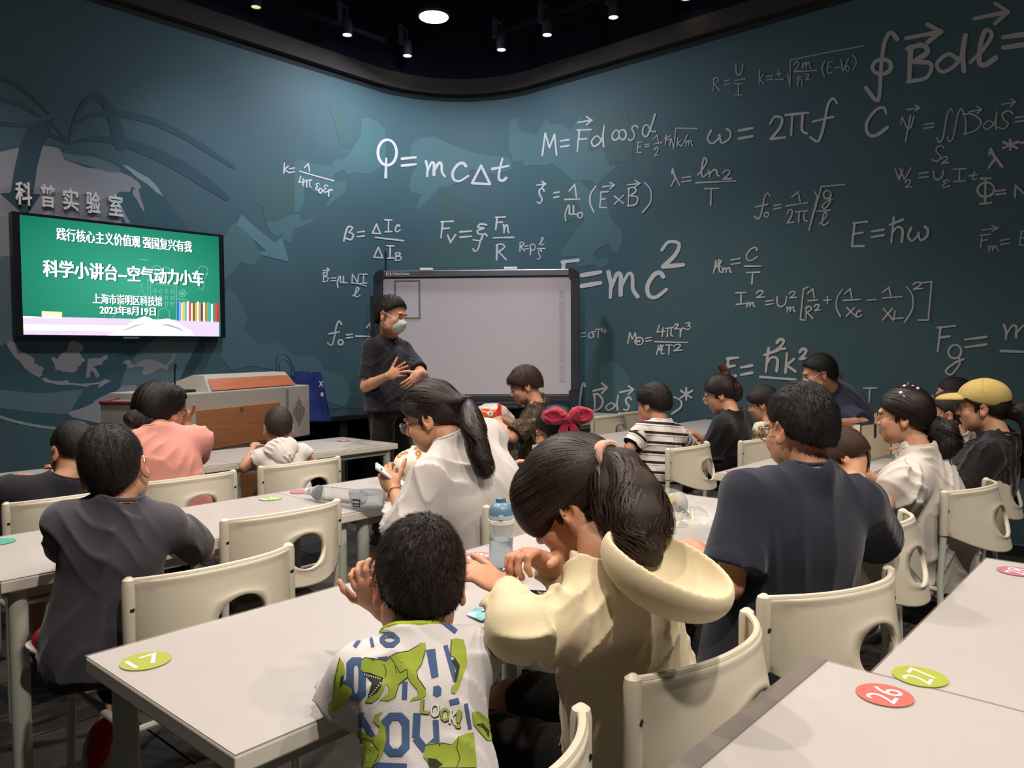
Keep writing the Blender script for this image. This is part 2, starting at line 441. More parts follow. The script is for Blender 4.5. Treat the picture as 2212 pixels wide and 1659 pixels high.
def wall_strokes(name, strokes, wpx, m, parent, off=.004):
    """strokes: list of px polylines -> ribbons on the wall surface"""
    mb = MB()
    for st in strokes:
        w_ = wpx
        if isinstance(st, tuple) and not isinstance(st[0], (tuple, list)) and False: pass
        if isinstance(st, dict): w_ = st['w']; st = st['p']
        if len(st) > 2: st = catmull(st, 5)
        vs, fs = ribbon2d(st, w_)
        _wp[0] += 1
        mb.add([wallpt(*w_of(*v), off*.5+_wp[0]*2.5e-5+i_*3e-6) for i_, v in enumerate(vs)], fs)
    return mb.build(name, m, parent)
# ------------------------------------------------------------------ handwriting
def arc(cx, cy, rx, ry, a0, a1, n=9):
    return [(cx+rx*math.cos(math.radians(a)), cy+ry*math.sin(math.radians(a))) for a in np.linspace(a0, a1, n)]
L_ = lambda *p: ('L', list(p))        # straight polyline
C_ = lambda *p: ('C', list(p))        # smooth
G = {
 '=': [L_((0, .85), (1, 1)), L_((.0, .1), (1, .25))], '-': [L_((0, .5), (1, .55))], '+': [L_((.5, 0), (.5, 1)), L_((0, .5), (1, .5))],
 '_': [L_((0, 1), (1, 0))], '/': [L_((0, 0), (1, 1))], 'x': [L_((0, 0), (1, 1)), L_((0, .9), (1, .05))],
 'Q': [('C', arc(.5, .66, .48, .34, 90, 450, 17)), L_((.45, .5), (.42, 0))],
 'm': [C_((0, .95), (.08, .5), (.06, .05)), C_((.06, .3), (.28, .85), (.42, .8), (.42, .3), (.42, .12)), C_((.43, .4), (.68, .85), (.82, .75), (.84, .3), (1, .02))],
 'n': [C_((0, .95), (.12, .5), (.1, .05)), C_((.1, .4), (.5, .95), (.78, .75), (.8, .3), (1, .05))],
 'c': [('C', [(.85, .82), (.7, .98), (.4, .92), (.08, .5), (.15, .1), (.5, .02), (1, .3)])],
 'C': [('C', [(.95, .78), (.85, .98), (.5, .92), (.1, .5), (.15, .1), (.5, .02), (1, .28)])],
 'D': [C_((.05, 1), (.12, .5), (.08, 0)), C_((-.02, 1), (.5, .98), (.98, .6), (.7, .18), (0, .02))],
 'T': [L_((0, 1), (1, .97)), L_((.48, .98), (.42, 0))], 't': [C_((.62, 1), (.45, .5), (.4, .12), (.65, .03), (.85, .15)), L_((0, .55), (1, .68))],
 '^': [L_((.5, .95), (0, .05), (1, 0), (.5, .95))],
 'k': [L_((.15, 1), (.02, 0)), L_((.85, .68), (.12, .38), (1, .02))], '1': [L_((0, .5), (.75, 1), (1, 0))], 
 '4': [L_((.3, 1), (0, .4), (1, .45)), L_((.75, .75), (.65, 0))], 'p': [L_((0, .95), (1, 1)), L_((.3, .95), (.25, 0)), C_((.75, .97), (.72, .2), (.95, .02))],
 'e': [C_((.95, .85), (.6, 1), (.2, .8), (.6, .55), (.15, .35), (.35, .02), (1, .18))], '0': [('C', arc(.5, .5, .5, .5, 90, 450, 13))],
 'r': [C_((.05, .9), (.15, .4), (.1, 0)), C_((.12, .45), (.5, .95), (1, .85))],
 'b': [C_((0, 0), (.2, .6), (.45, .98), (.85, .9), (.5, .58)), C_((.5, .58), (.95, .45), (.7, .1), (.2, .2))],
 'I': [L_((0, 1), (1, .98)), L_((.52, 1), (.5, 0)), L_((.05, 0), (.98, .02))], 'B': [L_((.15, .95), (.08, 0)), C_((0, .92), (.6, 1), (.85, .8), (.3, .55)), C_((.3, .55), (1, .45), (.8, .08), (.05, 0))],
 'F': [L_((.2, .98), (.05, 0)), L_((.05, .97), (1, 1)), L_((.15, .55), (.7, .58))], 'E': [L_((.2, .98), (.02, .02), (.8, .0)), L_((.12, .97), (1, 1)), L_((.12, .52), (.72, .56))],
 'v': [L_((0, .95), (.35, 0), (1, 1))], 'V': [L_((0, 1), (.25, 0), (1, 1))], 'R': [L_((.1, .95), (.05, 0)), C_((0, .9), (.5, 1), (.85, .8), (.2, .48)), L_((.25, .5), (1, 0))],
 'h': [C_((.3, 1), (.2, .5), (.12, 0)), L_((0, .72), (.95, .9)), C_((.18, .35), (.5, .6), (.9, .5), (.85, .0))],
 'u': [C_((.1, 0), (.05, .4), (.25, .95), (.35, .9), (.35, .45)), C_((.3, .5), (.6, .4), (.65, .95)), C_((.65, .9), (.68, .45), (1, .4))],
 'U': [C_((0, 1), (.05, .3), (.4, .02), (.8, .35), (.9, 1))], 'N': [L_((.05, 0), (.1, 1), (.85, .05), (1, 1))], 'M': [L_((0, 0), (.2, 1), (.5, .35), (.85, .95), (1, .02))],
 'l': [C_((0, .12), (.5, .45), (.85, .85), (.6, 1), (.4, .6), (.35, .1), (.6, .02), (1, .2))], 's': [C_((1, .85), (.7, 1), (.35, .8), (.6, .5), (.6, .2), (.2, .0), (0, .12))],
 'S': [C_((1, .82), (.75, 1), (.3, .85), (.4, .55), (.7, .3), (.4, .02), (0, .12))], '2': [C_((.05, .7), (.35, 1), (.8, .9), (.65, .5), (.1, .05)), L_((.1, .05), (1, .08))],
 '3': [C_((0, .9), (.6, 1), (.8, .8), (.4, .55)), C_((.4, .55), (.95, .4), (.6, .02), (0, .1))],
 'd': [C_((.75, .35), (.4, .5), (.02, .25), (.2, .02), (.6, .15), (.85, .4)), C_((1, 1), (.9, .5), (.95, 0))],
 'o': [('C', arc(.5, .5, .45, .48, 60, 420, 13))], 'a': [C_((.95, 1), (.75, .6), (.35, .02), (0, .12), (.1, .45), (.4, .5), (.65, .25), (1, .22))],
 'w': [C_((.15, .95), (0, .4), (.2, .05), (.5, .45), (.48, .6)), C_((.5, .45), (.6, .05), (.9, .3), (.95, .75), (.8, .98))],
 'W': [L_((0, 1), (.25, 0), (.5, .9)), L_((.3, 1), (.6, 0), (1, 1)), L_((.25, .2), (.5, .9))],
 'f': [C_((1, .88), (.85, 1), (.65, .85), (.5, .4), (.3, .05), (0, .15)), L_((.1, .5), (.85, .58))],
 'i': [C_((1, .88), (.85, 1), (.65, .85), (.5, .5), (.35, .12), (.12, .0), (0, .14))],   # integral
 'O': [C_((1, .9), (.8, 1), (.6, .85), (.5, .5), (.45, .12), (.35, .0), (.02, .2)), ('C', arc(.52, .5, .3, .11, 0, 360, 12))],
 'L': [L_((.15, 1), (0, .05), (1, .1))], 'X': [L_((.05, 1), (1, 0)), L_((.95, .95), (0, .05))],
 '(': [C_((1, 1), (.2, .7), (.1, .35), (.7, 0))], ')': [C_((.2, 1), (.9, .75), (.9, .35), (0, 0))],
 '[': [L_((1, 1), (.55, .95), (.25, .03), (.7, 0))], ']': [L_((.2, .97), (1, 1), (.75, 0), (0, .02))],
 '>': [L_((0, .3), (1, .55)), L_((.62, 1), (1, .55), (.62, 0))],
 'q': [C_((.05, .7), (.12, .95), (.35, .6), (.6, .55), (.8, .95)), C_((.6, 1), (.45, .5), (.3, 0))],   # psi
 'y': [C_((0, .8), (.15, .95), (.3, .6), (.7, .55), (.9, .9)), C_((.65, 1), (.45, .5), (.35, 0))],
 'P': [('C', arc(.5, .55, .5, .28, 0, 360, 13)), L_((.48, 1), (.45, 0)), L_((.2, 1), (.8, .98)), L_((.15, 0), (.8, .02))],   # Phi
 'j': [C_((.1, .7), (.2, .95), (.4, .55)), C_((.2, 1), (.45, .6), (1, .02)), L_((.5, .45), (.02, 0))],   # lambda
 '*': [L_((.5, 1), (.5, 0)), L_((0, .2), (1, .75)), L_((.05, .8), (.95, .15))],
 'g': [('C', arc(.55, .76, .35, .22, 0, 360, 11)), C_((.75, .6), (.8, .35), (.35, .02), (.05, .15), (.5, .38), (1, .5))],
 'z': [C_((.1, 0), (.25, .8), (.6, 1), (.35, .6), (.2, .55), (.5, .5), (.25, .3), (.6, .1))],
 'K': [L_((.3, .95), (.05, .02)), C_((.1, .3), (.5, .75), (.6, 1)), C_((.85, .95), (.6, .55), (.7, .1), (1, .08)), L_((.35, .5), (.75, .5))],  # kappa-like
 'Y': [C_((1, .95), (.45, .9), (.05, .45), (.3, .02), (.75, .2), (.6, .85))],   # sigma
 'Z': [C_((.9, .95), (.5, 1), (.35, .8), (.75, .75), (.3, .6), (.35, .42), (.65, .35), (.5, .02), (0, .05))],   # xi
 '@': [('C', arc(.5, .5, .5, .5, 0, 360, 13)), ('C', arc(.5, .5, .1, .1, 0, 360, 6))],
 'v2': [], '%': [L_((.3, .66), (.5, .8), (.4, .05), (0, 0))],
}
def dens(ps, step=9):
    out = [ps[0]]
    for a, b in zip(ps, ps[1:]):
        n = max(1, int(math.hypot(b[0]-a[0], b[1]-a[1])/step)); out += [(a[0]+(b[0]-a[0])*i/n, a[1]+(b[1]-a[1])*i/n) for i in range(1, n+1)]
    return out
def formula(spec, lw, m, parent, shear=None):
    mb = MB(); cnt = [0]; lw = lw*.84
    def off(): cnt[0] += 1; return .0042+.00006*cnt[0]
    for it in spec.split(';'):
        it = it.strip()
        if not it: continue
        ch = it[0]; nums = [float(q) for q in it[1:].split()]
        if ch == '|':                       # free polyline in px
            pts = [(nums[i], nums[i+1]) for i in range(0, len(nums), 2)]; lines = [('L', pts)]
        else:
            x0, y0, x1, y1 = nums           # bbox px, top-left to bottom-right
            sl = shear if shear is not None else 0
            lines = []
            for kind, ps in G[ch]:
                lines.append((kind, [(x0+(x1-x0)*a, y1-(y1-y0)*b+sl*(x1-x0)*(a-.5)) for a, b in ps]))
        for kind, ps in lines:
            if kind == 'C' and len(ps) > 2: ps = catmull(ps, 4)
            if len(ps) > 2 and kind == 'L':
                for i in range(len(ps)-1):
                    vs, fs = ribbon2d(dens(ps[i:i+2]), lw); o_ = off(); mb.add([wallpt(*w_of(*v), o_+i_*3e-6) for i_, v in enumerate(vs)], fs)
            else:
                ps = dens(ps); k = len(ps); wv = lw*(1+.18*np.sin(np.linspace(0, 3.2, k)+ps[0][0]))
                vs, fs = ribbon2d(ps, list(wv)); o_ = off(); mb.add([wallpt(*w_of(*v), o_+i_*3e-6) for i_, v in enumerate(vs)], fs)
    return mb.build('formula', m, parent)
chalk = mat('chalk_paint', '#c9c6c4', .8); chalk2 = mat('chalk_paint_dim', '#a09b9a', .8)
FL = [ # (parent key, line width px, brightness, glyphs)
 ('c', 6.5, 1, "Q815 302 857 383;=868 340 898 360;m920 347 961 382;c975 352 1012 392;^1020 356 1059 398;t1064 343 1099 392"),
 ('l', 3.6, 1, "k612 352 624 374;=625 363 635 374;1657 354 668 370;|647 370 684 381 721 391;4645 382 658 402;p658 389 672 405;e680 396 690 411;0688 407 695 417;e697 400 708 416;r708 409 717 424"),
 ('l', 4, 1, "b742 489 764 521;=771 500 786 513;^804 483 821 505;I831 475 846 501;c853 486 864 501;|810 513 871 520;^807 533 826 557;I834 531 850 558;B853 546 866 563"),
 ('c', 4.5, 1, "F951 478 979 514;v967 507 984 524;=994 499 1019 514;Z1022 484 1054 520;i1022 505 1052 543;F1070 469 1092 496;n1088 485 1100 504;|1066 514 1110 513;R1072 527 1094 561"),
 ('c', 2.8, 1, "R1123 523 1134 543;=1134 531 1142 539;01146 527 1157 541;|1147 537 1146 551;l1165 513 1176 530;|1161 537 1178 537;S1161 540 1171 561"),
 ('l', 3.2, 1, ">697 579 711 587;B697 588 708 609;=714 600 725 608;u727 596 749 621;N759 592 774 612;I777 592 792 612;|759 611 775 613 790 618;l761 621 777 642"),
 ('l', 4.2, 1, "f707 694 737 749;0730 734 740 745;=748 722 761 731;|768 726 812 727;1791 698 802 718;2788 732 806 752"),
 ('c', 4.5, 1, "M1172 288 1203 336;=1211 302 1229 319;F1246 280 1277 327;>1249 252 1279 270;d1278 271 1306 317;c1322 281 1339 303;o1337 280 1354 302;s1358 271 1379 304;a1389 247 1417 295"),
 ('r', 3, .8, "E1377 307 1388 330;=1394 312 1403 318;11412 292 1423 309;|1412 312 1431 308;21414 319 1424 337;h1436 292 1450 314;|1451 300 1456 321 1461 277 1506 278;k1463 298 1473 317;/1474 292 1486 315;m1481 302 1497 316"),
 ('r', 6, .9, "w1529 279 1581 311;=1596 278 1626 301;21662 252 1697 302;p1697 245 1747 291;f1751 214 1809 309"),
 ('r', 8, .8, "C1868 233 1917 294"),
 ('r', 4, .7, "q1945 250 1982 307;>1961 228 1988 240;=1996 267 2017 278;i2025 236 2059 307;i2047 236 2082 305;D2082 246 2120 290;>2094 230 2121 246;d2124 242 2154 280;S2156 240 2188 279;>2165 214 2194 230;=2194 252 2218 264"),
 ('r', 4, .7, "S2015 315 2040 349;22033 339 2051 353"),
 ('r', 6.5, .75, "j2135 320 2165 362;*2166 302 2199 324;-2205 306 2225 310"),
 ('r', 3.8, .7, "W1934 364 1968 388;21955 389 1970 405;=1985 373 2006 385;U2017 369 2040 389;e2034 389 2052 405;I2059 365 2086 392;t2094 372 2113 389"),
 ('r', 5.5, .7, "P2112 385 2148 440;=2152 411 2172 421;N2191 400 2222 425"),
 ('r', 12, .7, "O1870 72 1938 217;B1960 98 2012 175;>1958 54 2033 92;d2023 78 2086 156;l2097 66 2151 142;=2167 75 2219 105"),
 ('r', 10, .7, ">2104 8 2178 52"),
 ('r', 3.2, .6, "R1541 168 1555 196;=1566 173 1577 184;U1590 138 1607 163;|1587 174 1610 171;I1587 181 1604 206"),
 ('r', 3.2, .6, "k1640 152 1651 183;=1656 164 1669 174;+1678 153 1689 166;-1675 170 1692 174;|1702 160 1707 187 1708 130 1780 115 1868 99;21715 134 1729 155;m1733 133 1753 149;|1714 156 1766 152;h1722 163 1734 186;21740 161 1749 173;(1776 131 1784 165;E1787 134 1799 158;-1804 145 1815 147;V1817 128 1833 154;01827 142 1835 154;)1841 120 1850 152"),
 ('r', 4, .75, "f1630 418 1664 475;01651 459 1661 469;=1673 442 1688 452;11711 415 1729 436;|1699 445 1745 438;21700 453 1715 483;p1719 456 1745 479;|1761 415 1766 425 1748 497 1775 403 1825 399;g1775 411 1798 451;|1764 457 1794 454;l1770 459 1790 487"),
 ('r', 4.2, .85, "j1450 364 1469 402;=1474 382 1493 394;l1508 342 1531 382;n1531 366 1554 382;21561 368 1581 388;|1504 395 1590 391;T1523 407 1553 443"),
 ('c', 4, .9, "S1161 407 1176 440;>1160 392 1179 404;=1197 415 1208 428;11230 399 1246 426;|1221 431 1253 430;u1220 443 1250 477;01248 459 1259 471;(1274 402 1288 459;E1296 414 1314 449;>1303 394 1328 408;x1328 422 1348 441;B1356 405 1378 445;>1356 390 1383 404;)1389 394 1408 459"),
 ('r', 10, 1, "E1211 563 1249 640;=1257 589 1298 620;m1315 583 1378 644;c1396 589 1440 643;21428 522 1477 578"),
 ('r', 4.2, .9, "K1541 562 1562 590;m1561 577 1580 589;=1580 559 1599 572;C1611 535 1637 563;|1610 575 1644 575;T1613 588 1641 613"),
 ('r', 6, .85, "E1840 480 1873 532;=1883 497 1909 513;h1922 470 1953 523;w1962 490 2007 521"),
 ('r', 4, .6, "F2117 507 2140 534;>2121 488 2157 500;m2135 530 2158 543;=2162 517 2181 529;E2202 499 2226 530"),
 ('r', 3.8, .9, "I1590 632 1612 657;m1613 652 1631 663;21634 628 1652 643;=1655 649 1671 659;U1679 641 1702 663;21705 630 1721 644;m1700 662 1718 674;[1724 621 1746 692;11745 624 1760 644;|1746 650 1766 648;R1741 662 1756 688;21759 658 1773 671;+1780 641 1796 656;(1806 626 1820 684;11825 624 1841 644;|1823 649 1859 647;X1829 664 1848 683;c1849 671 1862 685;-1875 647 1893 649;11908 621 1925 641;|1907 644 1948 641;X1907 665 1930 692;L1931 671 1951 689;)1955 619 1973 695;21972 610 1994 625;]1984 609 2013 692"),
 ('r', 6, .8, "F2024 705 2064 757;g2041 744 2081 810;=2085 729 2131 751;m2169 698 2232 733;|2162 758 2235 761"),
 ('r', 7, .95, "E1569 773 1595 812;=1601 790 1625 811;h1651 752 1683 802;21678 733 1697 755;k1697 763 1719 804;21727 754 1745 776;|1643 814 1720 820"),
 ('r', 3.6, .95, "M1357 718 1376 741;@1372 729 1390 745;=1396 729 1408 738;41420 702 1437 727;p1438 708 1455 727;21457 700 1467 711;r1469 708 1480 727;31482 697 1493 712;|1415 738 1487 740;K1418 745 1436 766;T1440 745 1453 767;21455 744 1474 758"),
 ('r', 3, .8, "=1256 719 1266 729;Y1271 716 1287 730;T1287 711 1300 729;41300 708 1311 721"),
 ('r', 5, 1, "i1245 828 1264 884;D1283 851 1303 888;>1282 828 1312 850;d1309 855 1336 886;S1348 858 1364 887;>1340 834 1369 852;)1452 857 1473 893;*1470 838 1496 864"),
 ('r', 4.2, .8, "T1866 838 1894 870;d1948 827 1962 858;n1987 843 2002 857;12008 854 2017 862;|1985 871 2016 875"),
 ('r', 3.5, .9, "21655 903 1668 925;h1632 880 1640 905"),
]
_ck = {}
for key, lw, br, spec in FL:
    if br not in _ck: _ck[br] = mat('chalk_%d' % int(br*100), tuple(c*(.55+.45*br) for c in (.80, .79, .785)), .8)
    formula(spec, lw, _ck[br], {'l': wl, 'c': wc, 'r': wr}[key], shear=-.06 if key == 'r' else 0)
# ------------------------------------------------------------------ mural: globe, arrows, land masses
sea = mat('mural_sea', '#33565f', .65); land = mat('mural_land', '#8f9094', .65); band = mat('mural_band', '#5b7279', .65)
darkm = mat('mural_dark_arrow', '#2c4954', .65); lightm = mat('mural_light_arrow', '#5a7c82', .65); rimm = mat('mural_rim', '#8c9a9c', .65)
patchL = mat('mural_land_light', '#4c6c70', .65); patchD = mat('mural_land_dark', '#425d5d', .65); hazem = mat('mural_halo', '#44737a', .65)
def ell_px(cx, cy, rx, ry, a0=0, a1=360, n=48): return [(cx+rx*math.cos(math.radians(a)), cy+ry*math.sin(math.radians(a))) for a in np.linspace(a0, a1, n, endpoint=(a1-a0) < 360)]
gl = [(-40, 330), (0, 319), (45, 314), (100, 313), (150, 317), (200, 330), (255, 352), (310, 385), (355, 428), (390, 470), (418, 520), (440, 590), (447, 650), (440, 710), (425, 760), (395, 815), (355, 860), (300, 893), (230, 915), (150, 925), (80, 920), (20, 905), (-40, 885)]
wall_poly('globe_print', gl, sea, wl, .001, smooth=3)
wall_poly('globe_print', [(-40, 835), (30, 845), (90, 850), (180, 841), (148, 895), (70, 890), (0, 881), (-40, 870)], band, wl, .002)
wall_poly('globe_print', [(430, 520), (455, 560), (462, 650), (455, 720), (436, 775), (405, 828), (370, 862), (390, 815), (425, 745), (440, 690), (445, 620), (438, 560)], darkm, wl, .002)
wall_poly('globe_print', [(300, 760), (330, 735), (400, 690), (425, 700), (432, 745), (385, 825), (330, 880), (290, 900), (255, 850), (270, 800)], band, wl, .0018)
wall_strokes('globe_rim_print', [[(-10, 897), (40, 912), (100, 923), (160, 927), (230, 918)]], 6, rimm, wl, .0025)
big = [(-40, 345), (0, 328), (45, 318), (90, 314), (125, 319), (133, 328), (140, 345), (160, 352), (185, 362), (215, 365), (232, 371), (262, 373), (285, 383), (300, 395), (305, 404), (297, 412), (285, 402), (280, 415), (258, 414), (243, 428), (238, 442), (262, 447), (262, 500), (20, 480), (-40, 470)]
wall_poly('land_print', big, land, wl, .0025)
wall_poly('land_print', [(-40, 470), (40, 455), (262, 480), (262, 520), (-40, 560)], land, wl, .0024)
wall_poly('land_print', [(-40, 540), (34, 540), (34, 735), (-40, 760)], band, wl, .0023)
wall_poly('land_print', [(263, 356), (275, 358), (300, 373), (322, 385), (340, 403), (352, 424), (338, 416), (318, 398), (297, 385), (280, 370)], rimm, wl, .003)
wall_poly('land_print', [(288, 408), (300, 412), (303, 428), (310, 445), (312, 458), (303, 448), (296, 432), (286, 420)], land, wl, .003)
wall_poly('land_print', [(262, 445), (270, 462), (282, 482), (272, 482), (264, 466)], land, wl, .003)
wall_poly('land_print', [(134, 330), (150, 333), (200, 338), (240, 352), (258, 362), (262, 373), (232, 371), (200, 360), (160, 350), (142, 344)], band, wl, .003)
def zp(l, ox=0, oy=750, s=4.424): return [(ox+a/s, oy+b/s) for a, b in l]
wall_poly('land_print', zp([(75, 0), (150, 110), (185, 130), (220, 180), (255, 220), (300, 250), (375, 290), (405, 265), (400, 225), (425, 215), (395, 180), (375, 185), (350, 155), (330, 160), (325, 110), (300, 90), (265, 70), (190, 30), (150, -40), (100, -60), (60, -40)]), land, wl, .003)
wall_poly('land_print', zp([(490, 100), (520, 95), (545, 115), (580, 65), (640, 30), (660, -40), (700, -70), (760, -40), (800, 0), (790, 40), (760, 45), (780, 90), (820, 125), (780, 150), (770, 175), (745, 185), (740, 215), (700, 248), (640, 235), (590, 235), (580, 220), (530, 220), (520, 160), (490, 120)]), land, wl, .003)
wall_strokes('land_print', [zp([(1010, 95), (960, 125), (890, 125), (855, 130)]), zp([(860, 130), (850, 190), (845, 235), (840, 275)]), zp([(960, 150), (900, 160), (860, 200)]), zp([(865, 200), (905, 225), (930, 270)])], 9, land, wl, .003)
wall_poly('land_print', zp([(395, 300), (430, 290), (480, 315), (560, 325), (650, 315), (660, 325), (645, 338), (760, 350), (860, 345), (960, 330), (1000, 305), (1060, 320), (1020, 345), (980, 370), (940, 392), (935, 375), (955, 352), (870, 360), (830, 378), (700, 362), (560, 360), (490, 345), (430, 335)]), land, wl, .003)
wall_poly('land_print', zp([(1170, 145), (1215, 118), (1245, 125), (1255, 160), (1290, 175), (1320, 140), (1375, 120), (1460, 115), (1540, 150), (1580, 175), (1640, 110), (1660, 50), (1675, 75), (1645, 140), (1605, 170), (1615, 195), (1585, 225), (1560, 200), (1500, 215), (1440, 250), (1380, 265), (1350, 250), (1380, 190), (1300, 184), (1250, 205), (1212, 203), (1215, 170)]), land, wl, .003)
wall_poly('land_print', zp([(650, 630), (665, 612), (760, 590), (880, 540), (910, 508), (960, 480), (1040, 440), (1110, 420), (1170, 372), (1280, 360), (1400, 420), (1300, 640), (1000, 740), (690, 670)]), land, wl, .003)
# arrows
wall_poly('arrow_print', [(104, 262), (120, 252), (108, 285), (92, 315), (80, 362), (72, 418), (88, 420), (60, 462), (48, 462), (0, 418), (23, 416), (30, 370), (42, 318), (62, 278), (85, 262)], darkm, wl, .0035)
wall_strokes('arrow_print', [dict(p=[(148, 310), (160, 262), (182, 222), (207, 208), (232, 228), (248, 268), (262, 312)], w=[3, 6, 11, 16, 20, 25, 28])], 8, darkm, wl, .0036)
wall_strokes('arrow_print', [dict(p=[(166, 265), (200, 249), (256, 246), (330, 262), (400, 295), (460, 332), (505, 362)], w=[6, 10, 15, 15, 14, 12, 7])], 8, darkm, wl, .0035)
wall_strokes('arrow_print', [dict(p=[(149, 311), (190, 301), (250, 304), (320, 326), (390, 360), (440, 392), (490, 428)], w=[4, 9, 18, 24, 26, 24, 12])], 8, darkm, wl, .0034)
wall_strokes('arrow_print', [dict(p=[(-5, 166), (35, 184), (75, 215), (106, 245)], w=[8, 8, 7, 5]), dict(p=[(-5, 212), (40, 225), (86, 250)], w=[11, 10, 7]), dict(p=[(-5, 266), (60, 272)], w=[10, 8]), dict(p=[(96, 286), (120, 296), (146, 310)], w=[9, 8, 5]), dict(p=[(106, 262), (125, 280), (147, 309)], w=[9, 7, 5])], 8, darkm, wl, .0034)
wall_poly('arrow_print', [(522, 462), (534, 476), (592, 524), (609, 513), (624, 566), (560, 550), (574, 541), (510, 485)], lightm, wl, .0035)
def z2(l): return [(500+a/3.16, 200+b/3.16) for a, b in l]
def z3(l): return [(1100+a/3.687, 200+b/3.687) for a, b in l]
for pl, m_, par in [
 (z2([(430, 470), (470, 460), (600, 490), (680, 500), (700, 470), (720, 450), (800, 470), (770, 520), (700, 560), (690, 620), (785, 600), (780, 680), (700, 740), (650, 785), (640, 770), (690, 700), (600, 700), (500, 640), (495, 760), (460, 820), (430, 820), (425, 700)]), patchL, wl),
 (z2([(430, 800), (430, 480), (380, 520), (300, 560), (200, 640), (160, 740), (210, 780), (230, 900), (310, 960), (400, 830)]), patchD, wl),
 (z2([(240, 880), (300, 880), (420, 830), (460, 830), (470, 880), (580, 850), (560, 870), (500, 910), (430, 930), (400, 1030), (340, 1000), (350, 960), (310, 985), (250, 940)]), patchL, wl),
 (z2([(0, 900), (60, 880), (130, 950), (180, 1080), (230, 1080), (150, 1180), (60, 1160), (0, 1230), (-60, 1300), (-110, 1100)]), patchL, wl),
 (z2([(-30, 1330), (40, 1380), (110, 1540), (70, 1640), (-60, 1700), (-90, 1500)]), patchL, wl),
 (z2([(660, 60), (760, 120), (800, 200), (760, 300), (790, 330), (900, 300), (880, 360), (800, 380), (740, 350), (700, 200)]), patchD, wc),
 (z2([(890, 180), (940, 170), (1010, 210), (1050, 260), (1055, 420), (1030, 500), (940, 560), (850, 545), (790, 560), (740, 480), (800, 420), (880, 300)]), patchL, wc),
 (z2([(1230, 360), (1280, 310), (1380, 300), (1470, 340), (1620, 400), (1760, 430), (1900, 440), (1920, 520), (1800, 560), (1640, 520), (1580, 600), (1480, 640), (1420, 645), (1340, 740), (1270, 800), (1260, 780), (1300, 700), (1230, 680), (1210, 640), (1230, 560), (1270, 500), (1220, 420)]), patchL, wc),
 (z2([(1420, 650), (1500, 700), (1600, 720), (1660, 780), (1660, 850), (1710, 850), (1710, 980), (1780, 1040), (1780, 1190), (1320, 1190), (1330, 1000), (1440, 900), (1400, 780)]), patchD, wc),
 (z3([(0, 220), (60, 200), (80, 300), (220, 340), (300, 200), (330, 260), (420, 250), (480, 300), (560, 200), (640, 280), (680, 360), (760, 470), (830, 560), (850, 600), (800, 640), (700, 740), (660, 700), (600, 700), (500, 700), (430, 620), (340, 560), (310, 580), (160, 580), (120, 590), (110, 540), (40, 550), (0, 460)]), patchL, wc),
 (z3([(500, 720), (560, 700), (640, 780), (700, 760), (780, 860), (800, 980), (850, 1060), (900, 1090), (905, 1180), (870, 1280), (820, 1270), (800, 1200), (700, 1250), (640, 1330), (560, 1340), (540, 1300), (420, 1310), (410, 1280), (480, 1180), (540, 1080), (600, 1020), (560, 900), (470, 860)]), patchL, wr),
 (z3([(340, 740), (420, 720), (480, 780), (560, 900), (560, 980), (480, 1030), (380, 990), (310, 880), (310, 800)]), patchD, wc),
 (z3([(620, 480), (740, 440), (800, 580), (840, 560), (1010, 540), (1160, 580), (1140, 620), (1060, 610), (1010, 560), (980, 540), (990, 360), (1010, 270), (960, 230), (920, 120), (700, 100), (660, 200)]), patchD, wr),
 (z3([(530, 1330), (660, 1280), (700, 1330), (800, 1300), (790, 1370), (720, 1400), (680, 1370), (540, 1390)]), patchL, wr),
 ([(1297, 790), (1320, 780), (1350, 800), (1372, 850), (1400, 870), (1400, 900), (1300, 900)], patchL, wr),
 ([(480, 720), (520, 705), (545, 730), (560, 745), (600, 740), (640, 770), (680, 765), (700, 800), (740, 812), (760, 850), (745, 880), (700, 865), (660, 820), (600, 800), (540, 790), (500, 800), (475, 770)], patchL, wl),
]:
    wall_poly('land_print', pl, m_, par, .0012)
# wall shadow-stain behind the lamps is real light; nothing painted
# ------------------------------------------------------------------ raised sign
msign = mat('sign_letters', '#dfe0dc', .5)
cpos = [(31, 402, 65, 436), (84, 408, 116, 441), (133, 417, 166, 447), (183, 425, 213, 452), (232, 430, 261, 459)]
t0 = P(148, 432, Y=YW)
sg = thing('wall_sign', 'raised grey Chinese characters on the globe mural above the screen', 'sign', t0)
for ch, (x0, y0, x1, y1) in zip('科普实验室', cpos):
    a = P(x0, y1, Y=YW); b = P(x1, y0, Y=YW); zc = (a.z+b.z)/2; zh = .085
    vs, fs = text2d(ch, .018); vs = fit(vs, a.x, zc-zh, b.x, zc+zh)
    mb = MB(); n = len(vs)
    mb.add([(x, YW-.035, z) for x, z in vs]+[(x, YW-.008, z) for x, z in vs], fs+[tuple(i+n for i in f[::-1]) for f in fs])
    ed = {}
    for f in fs:
        for i in range(len(f)):
            e = (f[i], f[(i+1) % len(f)]); ed[e] = 1
    mb.f += [(e[1], e[0], e[0]+n, e[1]+n) for e in ed if (e[1], e[0]) not in ed]
    wparent(mb.build('character', msign), sg)
